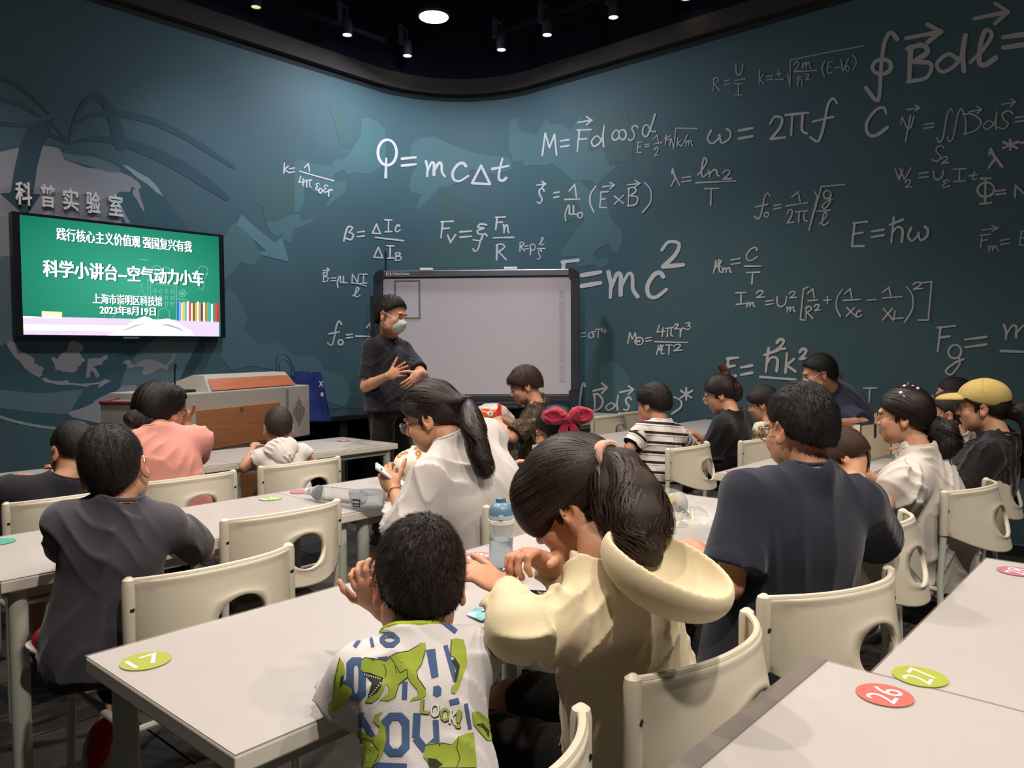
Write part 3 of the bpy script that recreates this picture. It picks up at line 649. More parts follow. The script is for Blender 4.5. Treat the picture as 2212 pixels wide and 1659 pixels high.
# ------------------------------------------------------------------ ceiling fittings
mblk = mat('black_metal', '#23252c', .5, metal=.3); mgrey = mat('lamp_body', '#55586a', .5, metal=.2)
lamp_on = mat('lamp_glow', '#fff4e0', .5, emit='#fff0dc', estr=9); panel_on = mat('panel_glow', '#ffffff', .5, emit='#dfe8ff', estr=22)
pl = P(937, 37, z=4.55)
t = thing('round_ceiling_light', 'bright round cool white ceiling light over the curved corner', 'light', pl)
mb = MB(); mb.lathe([(0, .0), (.15, .0), (.17, .02), (.17, .06), (.0, .08)], n=32); mb.build('housing', mblk, t, True)
mb = MB(); mb.lathe([(0, -.008), (.135, -.006), (.14, .004)], n=32); mb.build('diffuser', panel_on, t, True)
mb = MB(); mb.tube([(0, 0, .08), (0, 0, 5.4-pl.z)], .008); mb.build('hanging_rod', mblk, t)
spots = [(750, 76, 'spotlight left of the bright round light, with a grey box'), (880, 121, 'low spotlight just left under the bright round light'), (1083, 108, 'spotlight just right under the bright round light'),
         (1182, 76, 'spotlight right of the round light, on the track end'), (1325, 38, 'lone spotlight high over the formula wall'), (1482, -3, 'spotlight cut by the top edge of the picture'), (553, 16, 'dim round lamp head high on the left')]
for i, (px, py, lb) in enumerate(spots):
    q = P(px, py, z=4.42)
    t = thing('ceiling_spotlight', 'small black ' + lb, 'light', q, 0, 'ceiling spotlights')
    dx = .9 if i != 6 else .2
    tilt = Matrix.Rotation(math.radians(14), 3, 'Y')
    mb = MB(); mb.lathe([(.0, .03), (.045, .03), (.045, -.0), (.05, -.002), (.05, .13), (.035, .16), (0, .165)], n=20); mb.build('lamp_head', mgrey, t, True)
    mb = MB(); mb.lathe([(0, .012), (.036, .01), (.04, .004)], n=20); mb.build('bulb', lamp_on if i != 6 else mat('lamp_dim', '#d8c9a0', .4, emit='#e8d8a8', estr=.9), t, True)
    mb = MB(); mb.tube([(0, 0, .16), (0, 0, .26), (-.04, .02, .28)], .01); mb.bb((-.1, -.0, .1), (-.05, .03, .30)); mb.build('bracket', mgrey, t)
    mb = MB(); mb.tube([(-.06, .015, .3), (-.06, .015, 5.4-q.z)], .006); mb.build('hanging_rod', mblk, t)
def rail(name, a, b, lb):
    d = (b-a); t = thing(name, lb, 'track', a)
    mb = MB(); R = d.to_track_quat('X', 'Z').to_matrix(); mb.box(d/2, (d.length, .05, .04), R); mb.build('track_body', mblk, t)
    mb = MB()
    for k in (.15, .85): mb.tube([d*k, d*k+Vector((0, 0, 5.4-(a+d*k).z))], .005, 6)
    mb.build('hanging_rods', mblk, t)
rail('light_track', P(640, 20, z=4.5), P(830, 88, z=4.5), 'thin black light track running above the left spotlights')
rail('light_track', P(1075, 72, z=4.6), P(1380, -40, z=4.6), 'thin black light track running above the right spotlights')
t = thing('ceiling_duct', 'long dark duct crossing the black ceiling behind the lamps', 'duct', (3, 4.2, 5.15))
mb = MB(); mb.box((0, 0, 0), (6, .3, .25), Matrix.Rotation(.35, 3, 'Z'), .02); mb.build('duct_body', mat('duct_dark', '#191b22', .6), t)
# ------------------------------------------------------------------ wall socket
q = P(785, 943, Y=YW)
t = thing('wall_socket', 'white wall socket low on the green wall behind the presenter', 'socket', q)
mb = MB(); mb.box((0, -.006, 0), (.13, .012, .15), bev=.004); mb.build('plate', mat('socket_white', '#d9d9d6', .4), t)
mb = MB(); [mb.box((a, -.013, .0), (.01, .003, .022)) for a in (-.018, .018)]; mb.build('slots', mblk, t)
# ================================================================== TELEVISION
YT = YW-.09
def tvq(px, py, off=0): p = P(px, py, Y=YT); return Vector((p.x, YT-off, p.z))
a = tvq(28, 458); b = tvq(484, 730)
x0, x1, z1, z0 = tvq(30, 600).x, tvq(484, 600).x, tvq(484, 508).z, tvq(484, 730).z
sx0, sx1, sz1, sz0 = tvq(46, 600).x, tvq(473, 600).x, tvq(473, 512).z, tvq(473, 727).z
t = thing('wall_television', 'large wall mounted screen showing a green lesson title slide', 'television', ((x0+x1)/2, YT, (z0+z1)/2))
mtv = mat('tv_black', '#15171d', .35, spec=.5)
mb = MB()
mb.bb((x0, YT, z0), (x1, YW-.012, z1), .006)
wparent(mb.build('case', mtv), t)
mb = MB(); mb.bb((x0, YT-.006, sz1), (x1, YT+.004, z1)); mb.bb((x0, YT-.006, z0), (x1, YT+.004, sz0)); mb.bb((x0, YT-.006, sz0), (sx0, YT+.004, sz1)); mb.bb((sx1, YT-.006, sz0), (x1, YT+.004, sz1))
wparent(mb.build('bezel', mtv), t)
mb = MB(); mb.bb(((x0+x1)/2-.06, YT-.012, z0-.012), ((x0+x1)/2+.06, YT, z0+.002)); wparent(mb.build('sensor_bar', mat('tv_trim', '#8a8d92', .4, metal=.6)), t)
def em(name, c, s=1.0): return M('slide_'+name, '#000000', .4, emit=c, estr=s)
scr = bpy.data.materials.new('slide_green'); scr.use_nodes = True; nt = scr.node_tree; bs = nt.nodes['Principled BSDF']
bs.inputs['Base Color'].default_value = (0, .02, .015, 1); bs.inputs['Roughness'].default_value = .25
tc = nt.nodes.new('ShaderNodeTexCoord'); gr = nt.nodes.new('ShaderNodeTexGradient'); gr.gradient_type = 'SPHERICAL'; mp = nt.nodes.new('ShaderNodeMapping')
mp.inputs['Location'].default_value = (-.02, 0, .05); mp.inputs['Scale'].default_value = (.9, 1, 1.5); nt.links.new(tc.outputs['Object'], mp.inputs[0]); nt.links.new(mp.outputs[0], gr.inputs[0])
cr = nt.nodes.new('ShaderNodeValToRGB'); cr.color_ramp.elements[0].color = lin('#0f7a5e'); cr.color_ramp.elements[1].color = lin('#45b594'); nt.links.new(gr.outputs[0], cr.inputs[0])
nt.links.new(cr.outputs[0], bs.inputs['Emission Color']); bs.inputs['Emission Strength'].default_value = .78
mb = MB(); cxm, czm = (sx0+sx1)/2-t.location.x, (sz0+sz1)/2-t.location.z
mb.box((cxm, -.007, czm), (sx1-sx0, .004, sz1-sz0)); so = mb.build('slide_background', scr, t)
def sl_poly(name, pts, m, off, smooth=0):
    if smooth: pts = catmull(pts, smooth, True)
    mb = MB(); P3 = [tvq(*p, off) for p in pts]
    P3 = [Vector((min(max(p.x, sx0), sx1), p.y, min(max(p.z, sz0), sz1))) for p in P3]
    mb.add(P3, tess([(p.x, p.z) for p in P3])); return wparent(mb.build(name, m), t)
def sl_text(body, p0, p1, h, m, off=.013, bold=.02, parent=None):
    """p0: px of left baseline, p1: px of right baseline, h metres"""
    a = tvq(*p0); b = tvq(*p1); vs, fs = text2d(body, bold, 2); vs = fit(vs, a.x, 0, b.x, h)
    d = (b.z-a.z)/(b.x-a.x)*0
    zb = (a.z+b.z)/2
    mb = MB(); mb.add([(x, YT-off, zb+z) for x, z in vs], fs); return wparent(mb.build('slide_text', m), t)
wht = em('white', '#ffffff', 1.3); shd = em('text_shadow', '#0c5a48', .8)
hh = tvq(298, 502).z-tvq(298, 532).z
for off, m_, dxs in ((.0125, wht, (0, .7, 1.3)), (.0115, shd, (3,))):
    for n_, dx in enumerate(dxs):
        o_ = off+n_*.0002; dy = 1.5 if len(dxs) == 1 else 0
        sl_text('践行核心主义价值观 强国复兴有我', (121+dx, 522+dy), (412+dx, 543+dy), hh*.85, m_, o_, 0)
        sl_text('科学小讲台--空气动力小车', (92+dx*1.5, 603+dy), (437+dx*1.5, 614+dy), hh*1.16, m_, o_, .008)
        sl_text('上海市崇明区科技馆', (199+dx*.8, 657+dy), (348+dx*.8, 661+dy), hh*.72, m_, o_, 0)
        sl_text('2023年8月19日', (214+dx, 680+dy), (334+dx, 682+dy), hh*.66, m_, o_, .004)
sl_poly('slide_table', [(44, 683), (472, 693), (472, 729), (44, 726)], em('table', '#dccbe6', 1.05), .0095)
sl_poly('slide_table', [(44, 700), (300, 704), (300, 716), (44, 714)], em('table_light', '#f6eefb', 1.1), .0100)
sl_poly('slide_eraser', [(89, 672), (133, 674), (133, 683), (89, 682)], em('eraser', '#f3efb0', 1.1), .0105)
sl_poly('slide_eraser', [(90, 682), (132, 683), (132, 688), (90, 687)], em('eraser_low', '#f4eef4', 1.1), .0105)
sl_poly('slide_chalk', [(46, 683), (60, 683), (80, 684), (80, 687), (46, 687)], em('white2', '#ffffff', 1.2), .0105)
bk = ['#2d6fc4', '#7fb6e8', '#e9e3c4', '#f2c94c', '#6ec3d8', '#ffffff', '#d9455f', '#f0e8d0', '#7a5a3a', '#e6c23a', '#f4f4f4', '#c9a86a', '#4a4a4a', '#f0f0f0', '#e07a3a', '#5bc46a', '#38b0c8', '#ffffff', '#2ea860', '#e6404a', '#d81f3a']
bxs = np.linspace(381, 472, len(bk)+1)
for i, c in enumerate(bk):
    j = (i*37) % 5; sl_poly('slide_book', [(bxs[i], 650+j+i*.15), (bxs[i+1]-.5, 650+j+i*.15), (bxs[i+1]-.5, 693+i*.15), (bxs[i], 693+i*.15)], em('b%d' % i, c, .95), .0105)
sl_poly('slide_open_book', [(232, 722), (262, 712), (290, 690), (312, 683), (326, 688), (332, 694), (345, 690), (362, 688), (388, 700), (412, 715), (418, 724), (350, 728), (232, 728)], em('bookw', '#ffffff', 1.25), .011)
sl_poly('slide_open_book', [(258, 716), (290, 702), (318, 697), (300, 703), (272, 713)], em('bookg', '#c9c0cc', .9), .0118)
sl_poly('slide_open_book', [(340, 702), (362, 700), (385, 708), (402, 719), (380, 710), (360, 704)], em('bookg2', '#b9b0c4', .9), .0118)
def sl_line(strokes, w_, m, off=.0108):
    mb = MB()
    for st in strokes:
        vs, fs = ribbon2d(st, w_); mb.add([tvq(*v, off) for v in vs], fs)
    return wparent(mb.build('slide_drawing', m), t)
dm = em('doodle', '#8fdcc8', .75)
sl_line([[(316, 605), (380, 610), (380, 690)], [(318, 605), (318, 680), (324, 690)], [(324, 612), (376, 617), (376, 655), (324, 650), (324, 612)]], 1.1, dm)
sl_line([ell_px(334+12*i, 628+14*j+i*.6, 2.6, 4.2, n=12)+[(336.6+12*i, 628+14*j+i*.6)] for i in range(4) for j in range(3)], 1.0, dm)
sl_line([ell_px(337, 581, 9, 7, n=16)+[(346, 581)], ell_px(358, 584, 8, 7, n=16)+[(366, 584)], ell_px(437, 585, 11, 10, n=18)+[(448, 585)], [(426, 588), (437, 612), (447, 590)], [(431, 612), (440, 613), (437, 626), (428, 624), (431, 612)]], 1.1, dm)
sl_line([ell_px(393+5*math.cos(k*1.257), 634+5*math.sin(k*1.257), 3.4, 3.6, n=10)+[(396.4+5*math.cos(k*1.257), 634+5*math.sin(k*1.257))] for k in range(5)]+[ell_px(393, 634, 2.6, 2.6, n=8)], 1.0, dm)
sl_line([[(295, 642), (304, 624), (316, 644)], [(304, 606), (304, 622)], [(222, 672), (226, 688), (240, 690), (252, 672)], [(340, 690), (341, 672), (353, 664), (364, 672), (366, 690)], [(300, 560), (320, 562)], [(382, 646), (404, 648), (404, 655), (382, 652)]], 1.1, dm)
# ================================================================== WHITEBOARD
DB = 7.7
A_ = P(808, 590, D=DB); TL = P(808, 581, D=DB); BR = P(1250, 868, D=DB)
ctr = P(1029, 722, D=DB); wv = (P(1250, 722, D=DB-.06)-P(808, 722, D=DB+.06)); WB = wv.length; wv.normalize()
az_b = math.atan2(wv.y, wv.x)
zt = P(1029, 581, D=DB).z; zb = P(1029, 864, D=DB).z
wb = thing('interactive_whiteboard', 'large white interactive board in a dark rounded frame behind the presenter', 'whiteboard', (ctr.x, ctr.y, 0), az_b)
# local: x right along board, y away from viewer, z up
mfr = mat('board_frame', '#4c4c52', .38, metal=.5); mfr2 = mat('board_rail', '#9a99a6', .3, metal=.8); mcor = mat('board_corner', '#2e2e33', .45)
hw = WB/2; ft = .055; rt = .085
mb = MB(); mb.bb((-hw+rt, -.02, zb+.04), (hw-rt, .02, zt-.07)); mb.build('writing_surface', mat('board_white', '#c9c2c6', .45, spec=.4), wb)
mb = MB(); mb.bb((-hw+.1, -.045, zt-.075), (hw-.1, .03, zt-.012), .008); mb.build('frame_rail', mfr2, wb, label='shiny aluminium top rail')
mb = MB(); mb.bb((-hw+.1, -.045, zb-.01), (hw-.1, .03, zb+.05), .008); mb.build('frame_rail', mfr, wb)
mb = MB(); mb.bb((-hw, -.045, zb+.1), (-hw+rt, .03, zt-.1), .01); mb.bb((-hw-.04, -.02, zb+.1), (-hw-.005, .03, zt-.25), .008); mb.build('frame_rail', mfr, wb)
mb = MB(); mb.bb((hw-rt, -.045, zb+.1), (hw, .03, zt-.1), .01); mb.build('frame_rail', mfr, wb)
for sx in (-1, 1):
    for z_, dz in ((zt, -1), (zb, 1)):
        cxx, czz = sx*(hw-.1), z_+dz*.1-(.01 if dz > 0 else 0)
        pts = [(cxx-sx*.005, z_+dz*.085), (cxx-sx*.005, z_)]+[(cxx+sx*.1*math.sin(a), czz-dz*.1*math.cos(a)) for a in np.linspace(0, PI/2, 8)]+[(cxx+sx*.015, z_+dz*.105)]
        mb = MB(); n = len(pts)
        f = tess(pts); mb.add([(x, -.05, z) for x, z in pts]+[(x, .032, z) for x, z in pts], f+[tuple(i+n for i in q) for q in f]+[(i, (i+1) % n, (i+1) % n+n, i+n) for i in range(n)])
        mb.build('frame_corner', mcor, wb)
mb = MB(); mb.bb((-hw+rt-.012, -.028, zb+.05), (hw-rt+.012, -.0, zt-.075)); 
for lo, hi in (((-hw+rt, -.03, zt-.088), (hw-rt, -.02, zt-.075)), ((-hw+rt, -.03, zb+.05), (hw-rt, -.02, zb+.06)), ((-hw+rt, -.03, zb+.05), (-hw+rt+.012, -.02, zt-.08)), ((hw-rt-.012, -.03, zb+.05), (hw-rt, -.02, zt-.08))):
    pass
mb = MB()
for lo, hi in (((-hw+rt, -.03, zt-.086), (hw-rt, -.02, zt-.075)), ((-hw+rt, -.03, zb+.048), (hw-rt, -.02, zb+.058)), ((-hw+rt, -.03, zb+.05), (-hw+rt+.01, -.02, zt-.08))): mb.bb(lo, hi)
mb.build('inner_lip', mcor, wb)
mb = MB(); mb.bb((-.25, -.13, zb-.055), (hw-.45, -.03, zb-.015), .008); mb.bb((-.35, -.16, zb-.075), (.42, -.05, zb-.05), .006); mb.build('pen_tray', mcor, wb)
mb = MB(); mb.bb((.45, -.135, zb-.052), (.60, -.12, zb-.022)); mb.build('tray_label', mat('label_white', '#cfcdd0', .5), wb)
for xx in (-.55, .28):
    mb = MB(); mb.bb((xx, -.05, zt-.014), (xx+.13, -.0, zt+.012), .004); mb.build('top_clip', mat('clip_white', '#e8e8ea', .4), wb)
vs, fs = text2d('◧◨ HiteVision', .01); vs = fit(vs, -hw+.13, 0, -hw+.36, .03); mb = MB(); mb.add([(x, -.0462, zt-.058+z) for x, z in vs], fs); mb.build('brand_lettering', mat('letter_grey', '#d8d8de', .5), wb)
# printed control icons down the right side
mi = mat('board_icon', '#8f8a92', .6)
iz = np.linspace(zt-.24, zb+.2, 15); xi = hw-rt-.085
mb = MB()
def bline(pts, w_, mb):
    vs, fs = ribbon2d(pts, w_); mb.add([(x, -.0212, z) for x, z in vs], fs)
ic = [[(-.02, -.02), (.02, .02), (0, .025), (-.02, 0)], [(-.02, -.015), (-.02, .02), (.015, .02)], [(-.02, -.02), (-.02, .02), (.02, .02)], [(-.018, -.02), (-.018, .02), (.01, .02), (.02, .008), (.02, -.02), (-.018, -.02)],
      [(-.02, .015), (.015, .015), (.02, -.015), (-.015, -.015)], [(-.015, .02), (.02, 0), (-.015, -.02)], [(-.02, .02), (.02, .01), (-.02, -.005), (.015, -.02)], [(.018, .02), (-.02, -.018), (.02, -.018)],
      [(-.02, .01), (.0, .01), (.02, -.012)], [(-.015, .02), (.015, .018), (-.012, -.008), (.014, -.02)], [(-.02, 0), (.005, .02), (.02, .0), (-.004, -.02), (-.02, 0)], [(-.02, -.01), (-.005, .02), (.005, -.015), (.02, .01)],
      [(-.018, .02), (-.018, .0), (.01, 0), (.01, -.02)], [(-.02, .018), (-.005, -.018), (.008, .018), (.02, -.018)], [(-.02, -.02), (-.02, .02), (.02, .02), (.02, -.02), (-.02, -.02)]]
for z_, g in zip(iz, ic): bline([(xi+a*.9, z_+b*.9) for a, b in g], .004, mb)
mb.build('control_icons', mi, wb)
mb = MB(); [mb.bb((xi-.03, -.0208, z_-.03), (xi+.03, -.0204, z_+.03)) for z_ in iz]; mb.build('icon_boxes', mat('icon_box', '#bfb8bd', .5), wb)
# thin grey rectangular border on the board (left), small marks
mb = MB(); fx, fz = -hw+.335, zt-.27
for lo, hi in (((fx-.13, fz+.15), (fx+.13, fz+.165)), ((fx-.13, fz-.2), (fx-.112, fz+.15)), ((fx+.112, fz-.2), (fx+.13, fz+.15)), ((fx-.13, fz-.215), (fx+.13, fz-.2))): mb.bb((lo[0], -.024, lo[1]), (hi[0], -.0203, hi[1]))
mb.build('rect_border', mat('border_grey', '#7d7a82', .5), wb)
mb = MB(); mb.bb((fx-.05, -.0212, fz+.105), (fx+.06, -.0203, fz+.109)); mb.bb((fx-.22, -.0212, fz+.2), (fx-.2, -.0203, fz+.204)); mb.build('rect_marks', mi, wb)
# mobile stand under the board
mb = MB(); mb.bb((-.6, .02, .12), (-.52, .08, zb+.2), .01); mb.bb((.52, .02, .12), (.6, .08, zb+.2), .01); mb.bb((-.95, .0, .3), (.98, .06, zb-.08), .01); mb.build('stand', mat('stand_black', '#1c1c20', .5), wb)
for sx in (-.56, .56):
    mb = MB(); mb.bb((sx-.035, -.34, .06), (sx+.035, .3, .11), .01); mb.build('foot', mcor, wb)
    for yy in (-.3, .26): mb = MB(); mb.lathe([(0, -.015), (.03, -.015), (.03, .015), (0, .015)], (sx, yy, .03), 14, Matrix.Rotation(PI/2, 3, 'Y')); mb.build('caster', mblk, wb)
mb = MB(); q = wb.matrix_basis.inverted()@P(833, 560, D=DB+.1); mb.tube([(q.x, .05, zt-.1), (q.x, .05, zt+.19)], .011, 8); mb.build('antenna', mblk, wb)
# ================================================================== BLACK COUNTER
cn = thing('black_counter', 'long glossy black counter against the green wall beside the lectern', 'counter', (4.3, YW-.42, 0))
mct = mat('counter_top', '#17191c', .28, spec=.5, coat=.3)
mb = MB(); mb.bb((-.95, -.4, .755), (.5, .4, .80), .006); mb.build('worktop', mct, cn)
for x in (-.85, -.1, .42):
    mb = MB(); mb.bb((x-.04, -.36, 0), (x+.04, .36, .755)); mb.build('support_panel', mat('counter_leg', '#1d1f22', .5), cn)
q = P(690, 917, z=.8)
q2 = P(690, 912, z=.803)
mb = MB(); mb.lathe([(0, .0), (.07, .0), (.07, .002), (0, .002)], (3.62-4.3, -.31, .8005), 24); mb.build('number_sticker', mat('sticker_rose', '#c4687c', .5), cn)
# ================================================================== LECTERN
rp = P(668, 831, D=6.1); lp = P(400, 846, D=4.86)
d = Vector((rp.x-lp.x, rp.y-lp.y, 0)); LW = d.length; laz = math.atan2(d.y, d.x)
le = thing('lectern', 'grey multimedia lectern with wood front panel and tilted wooden screen lid', 'lectern', (lp.x, lp.y, 0), laz)
ml = mat('lectern_grey', '#a8a49c', .5); mwd = mat('wood_veneer', '#9c6a45', .42, var=.16, vscale=6, stretch=(.6, 1, 9), bump=.1, bscale=40)
ztop = rp.z
def lz(px, py): # height on the lectern front plane
    n = Vector((-d.y, d.x, 0)).normalized(); r = ray(px, py); o = Vector((lp.x, lp.y, 0)); t_ = n.dot(o)/n.dot(r); w_ = Vector((0, 0, H))+r*t_
    return ((w_-o).dot(d.normalized()), w_.z)
xl, _ = lz(400, 846); 
_, zlow = lz(668, 940)
mb = MB(); mb.bb((0, 0, zlow), (LW, .62, ztop), .008); mb.build('upper_cabinet', ml, le)
wx0, wz1 = lz(423, 878); wx1, wz0 = lz(604, 952)
wz1 = lz(604, 868)[1]
mb = MB(); mb.bb((wx0, -.012, zlow+.02), (wx1, .004, wz1), .003); mb.build('wood_panel', mwd, le, label='orange-brown wood veneer panel')
mb = MB(); mb.bb((.14, .06, 0), (LW-.2, .58, zlow), .005); mb.build('base_cabinet', mat('lectern_base', '#77736c', .55), le)
mb = MB(); mb.bb((.2, .045, .06), (LW-.25, .065, zlow-.14), .003); mb.build('wood_panel', mwd, le)
mb = MB(); sx = lz(620, 850)[0]; mb.bb((sx-.012, -.004, zlow+.01), (sx+.012, .002, ztop-.02)); mb.build('trim_strip', mat('lectern_strip', '#8c8a88', .35, metal=.4), le)
mb = MB(); kx, kz = lz(518, 884); mb.lathe([(.004, 0), (.016, 0), (.016, .006), (.004, .008)], (kx, -.012, kz), 16, Matrix.Rotation(PI/2, 3, 'X')); mb.build('lock', mat('lock_metal', '#c0b8a8', .3, metal=1), le)
gx, gz = lz(646, 888); mb = MB()
for i in range(-5, 6):
    n_ = 8-abs(i)*1.4
    for k in np.arange(-n_, n_+.1, 2): mb.bb((gx+i*.0135-.002, -.003, gz+k*.0135-.009), (gx+i*.0135+.002, .001, gz+k*.0135+.009))
mb.build('speaker_slots', mat('slot_dark', '#3a3733', .7), le)
# tilted lid with wooden face
lx0, lx1 = lz(462, 838)[0], lz(640, 830)[0]; zl = rp.z+.105
mb = MB(); q = [(lx0+.02, .10, zl), (lx1, .10, zl), (lx1, .19, zl+.004), (lx0+.02, .19, zl+.004), (lx0-.02, .02, ztop), (lx1+.03, .02, ztop), (lx1+.03, .5, ztop), (lx0-.02, .5, ztop)]
mb.add(q, [(0, 1, 2, 3), (4, 5, 1, 0), (5, 6, 2, 1), (6, 7, 3, 2), (7, 4, 0, 3), (7, 6, 5, 4)]); mb.build('screen_housing', ml, le)
mb = MB(); q = [(lx0+.035, .078, zl-.022), (lx1-.01, .078, zl-.022), (lx1+.02, .016, ztop+.008), (lx0+.0, .016, ztop+.008)]
mb.add(q, [(3, 2, 1, 0)]); mb.build('lid_face', mat('wood_lid', '#a85c34', .35, var=.12, vscale=6, stretch=(.6, 1, 9)), le, label='reddish wooden lid face')
mb = MB(); mx = lz(421, 838)[0]; mb.bb((mx-.16, .1, ztop), (mx+.12, .3, ztop+.018), .004); mb.tube([(mx, .16, ztop), (mx, .16, ztop+.12), (mx, .15, ztop+.19)], [.006, .0055, .009], 8); mb.build('microphone', mblk, le)
# lower curved wing at the left
wz = P(217, 868, D=4.72).z
wq = [P(217, 866, D=4.72), P(285, 848, D=5.3), lp+Vector((.05, .3, 0)), lp, P(285, 878, D=4.66)]
inv = le.matrix_basis.inverted() if False else (Matrix.Rotation(-laz, 4, 'Z')@Matrix.Translation((-lp.x, -lp.y, 0)))
pts = [(inv@p).to_2d() for p in wq]; pts = [tuple(p) for p in pts]
def prism(pts, z0_, z1_, mb):
    n = len(pts); f = tess(pts); mb.add([(x, y, z1_) for x, y in pts]+[(x, y, z0_) for x, y in pts], f+[tuple(i+n for i in q_) for q_ in f]+[(i, (i+1) % n, (i+1) % n+n, i+n) for i in range(n)]); return mb
prism(pts, .1, wz-.012, MB()).build('side_wing', mat('wing_grey', '#8d8c84', .55), le)
prism(pts, wz-.012, wz-.004, MB()).build('wing_top', mat('wing_top', '#6f6d68', .5), le)
mb = MB(); [mb.tube([(*pts[i], wz-.004), (*pts[(i+1) % 5], wz-.004)], .011, 8) for i in (0, 4, 3)]; mb.build('red_edging', mat('red_trim', '#6d2a2c', .45), le)
# ================================================================== TABLES
mtt = mat('table_top', '#ada8a7', .38, spec=.45, var=.02, vscale=30, bump=.08, bscale=900, bdist=.0005)
medge = mat('table_edge', '#d6d2c6', .45); mleg = mat('table_leg', '#c2c8bc', .5); mapr = mat('table_apron', '#a9a9a4', .5)
mcov = mat('clear_cover', '#d8d4d0', .12, alpha=.12, spec=.5)
STK = {'green': '#9aa441', 'pink': '#ab6c82', 'red': '#b8625a', 'olive': '#90ae74', 'blue': '#5b84b8', 'teal': '#4aa088', 'magenta': '#c04a78'}
def table(label, x0, x1, y0, y1, stickers=(), z=.75, group='white classroom tables'):
    cx, cy = (x0+x1)/2, (y0+y1)/2; w_, d_ = (x1-x0)/2, (y1-y0)/2
    t = thing('classroom_table', label, 'table', (cx, cy, 0), 0, group)
    mb = MB(); mb.bb((-w_+.002, -d_+.002, z-.004), (w_-.002, d_-.002, z)); mb.build('tabletop', mtt, t)
    mb = MB(); mb.bb((-w_, -d_, z-.036), (w_, d_, z-.003), .004); mb.build('edge_band', medge, t)
    mb = MB(); mb.bb((-w_+.04, -d_+.035, z-.07), (w_-.04, -d_+.055, z-.036)); mb.bb((-w_+.04, d_-.055, z-.07), (w_-.04, d_-.035, z-.036)); mb.bb((-w_+.035, -d_+.04, z-.07), (-w_+.055, d_-.04, z-.036)); mb.bb((w_-.055, -d_+.04, z-.07), (w_-.035, d_-.04, z-.036))
    mb.build('apron', mapr, t)
    for sx in (-1, 1):
        for sy in (-1, 1):
            mb = MB(); px, py = sx*(w_-.055), sy*(d_-.055)
            mb.lathe([(.0, 0), (.018, 0), (.022, .02), (.025, .03), (.025, z-.05), (.035, z-.04), (.035, z-.036)], (px, py, 0), 18); mb.build('leg', mleg, t, True)
    mb = MB(); mb.bb((-w_-.001, -d_-.001, z+.0002), (w_+.001, d_+.001, z+.0022)); cvr = mb.build('clear_cover', mcov, t)
    for txt, col, sx, sy, r in stickers:
        mb = MB(); mb.lathe([(0, 0), (r, 0), (r, .0009), (0, .0009)], (sx-cx, sy-cy, z+.0023), 36); so = mb.build('number_sticker', M('sticker_'+col, STK[col], .45), t)
        if txt:
            vs, fs = text2d(txt, .0); h_ = r*1.05; wv_ = h_*(.62*len(txt)+.05); vs = fit(vs, sx-cx-wv_/2, sy-cy-h_/2, sx-cx+wv_/2, sy-cy+h_/2)
            mb = MB(); mb.add([(x, y, z+.0036) for x, y in vs], fs); mb.build('numeral', M('numeral_white', '#e4e0d8', .5), so)
    return t
def st(txt, col, px, py, r=.048):
    p = P(px, py, z=.75); return (txt, col, p.x, p.y, r)
table('white table with green number 17 sticker at its near-left corner', .60, 1.80, 1.11, 1.71, [st('17', 'green', 315, 1430)])
table('white table with pink number 18 sticker, under the blue bottle', 1.80, 3.0, 1.11, 1.71, [st('18', 'pink', 1032, 1204)])
table('white table at the left edge where the grey shirt boy sits', .65, 1.87, 2.45, 3.05, [st('', 'teal', -2, 1172), st('16', 'olive', 584, 1078)])
table('white table under the clear bottle and round tub', 1.87, 3.09, 2.45, 3.05, [st('', 'pink', 650, 1063)])
table('front white table at the far left before the lectern', 1.0, 2.2, 4.03, 4.65, [])
table('front white table with a red number 4 sticker by the lectern', 2.2, 3.4, 4.03, 4.65, [st('4', 'red', 742, 953)])
table('white table with magenta 24 sticker beside the man in navy', 3.60, 4.80, 1.22, 1.82, [st('24', 'magenta', 1588, 1020, .045)])
table('white table with a blue sticker carrying the cream tote', 4.80, 6.0, 1.22, 1.82, [st('', 'blue', 1812, 974)])
table('white table where the striped shirt boy leans', 3.91, 5.11, 2.68, 3.28, [])
table('white table in front of the woman with the hair bun', 5.11, 6.31, 2.68, 3.28, [])
table('white table carrying the orange and yellow bag', 3.95, 5.15, 4.0, 4.6, [])
table('farthest white table beside the formula wall', 5.15, 6.33, 4.0, 4.6, [])
t26 = table('nearest white table with red number 26 sticker and overhanging cover', .37, 1.57, -.045, .555, [st('26', 'red', 1911, 1504)])
table('white table with green 27 and pink 28 stickers at lower right', 1.573, 2.66, -.13, .462, [st('27', 'green', 1987, 1464), st('28', 'pink', 2196, 1236)])
mb = MB(); mb.bb((-.6, .29, .7515), (.6, .325, .7535)); mb.build('cover_overhang', mat('cover_grey', '#77706c', .3, alpha=.85), t26)
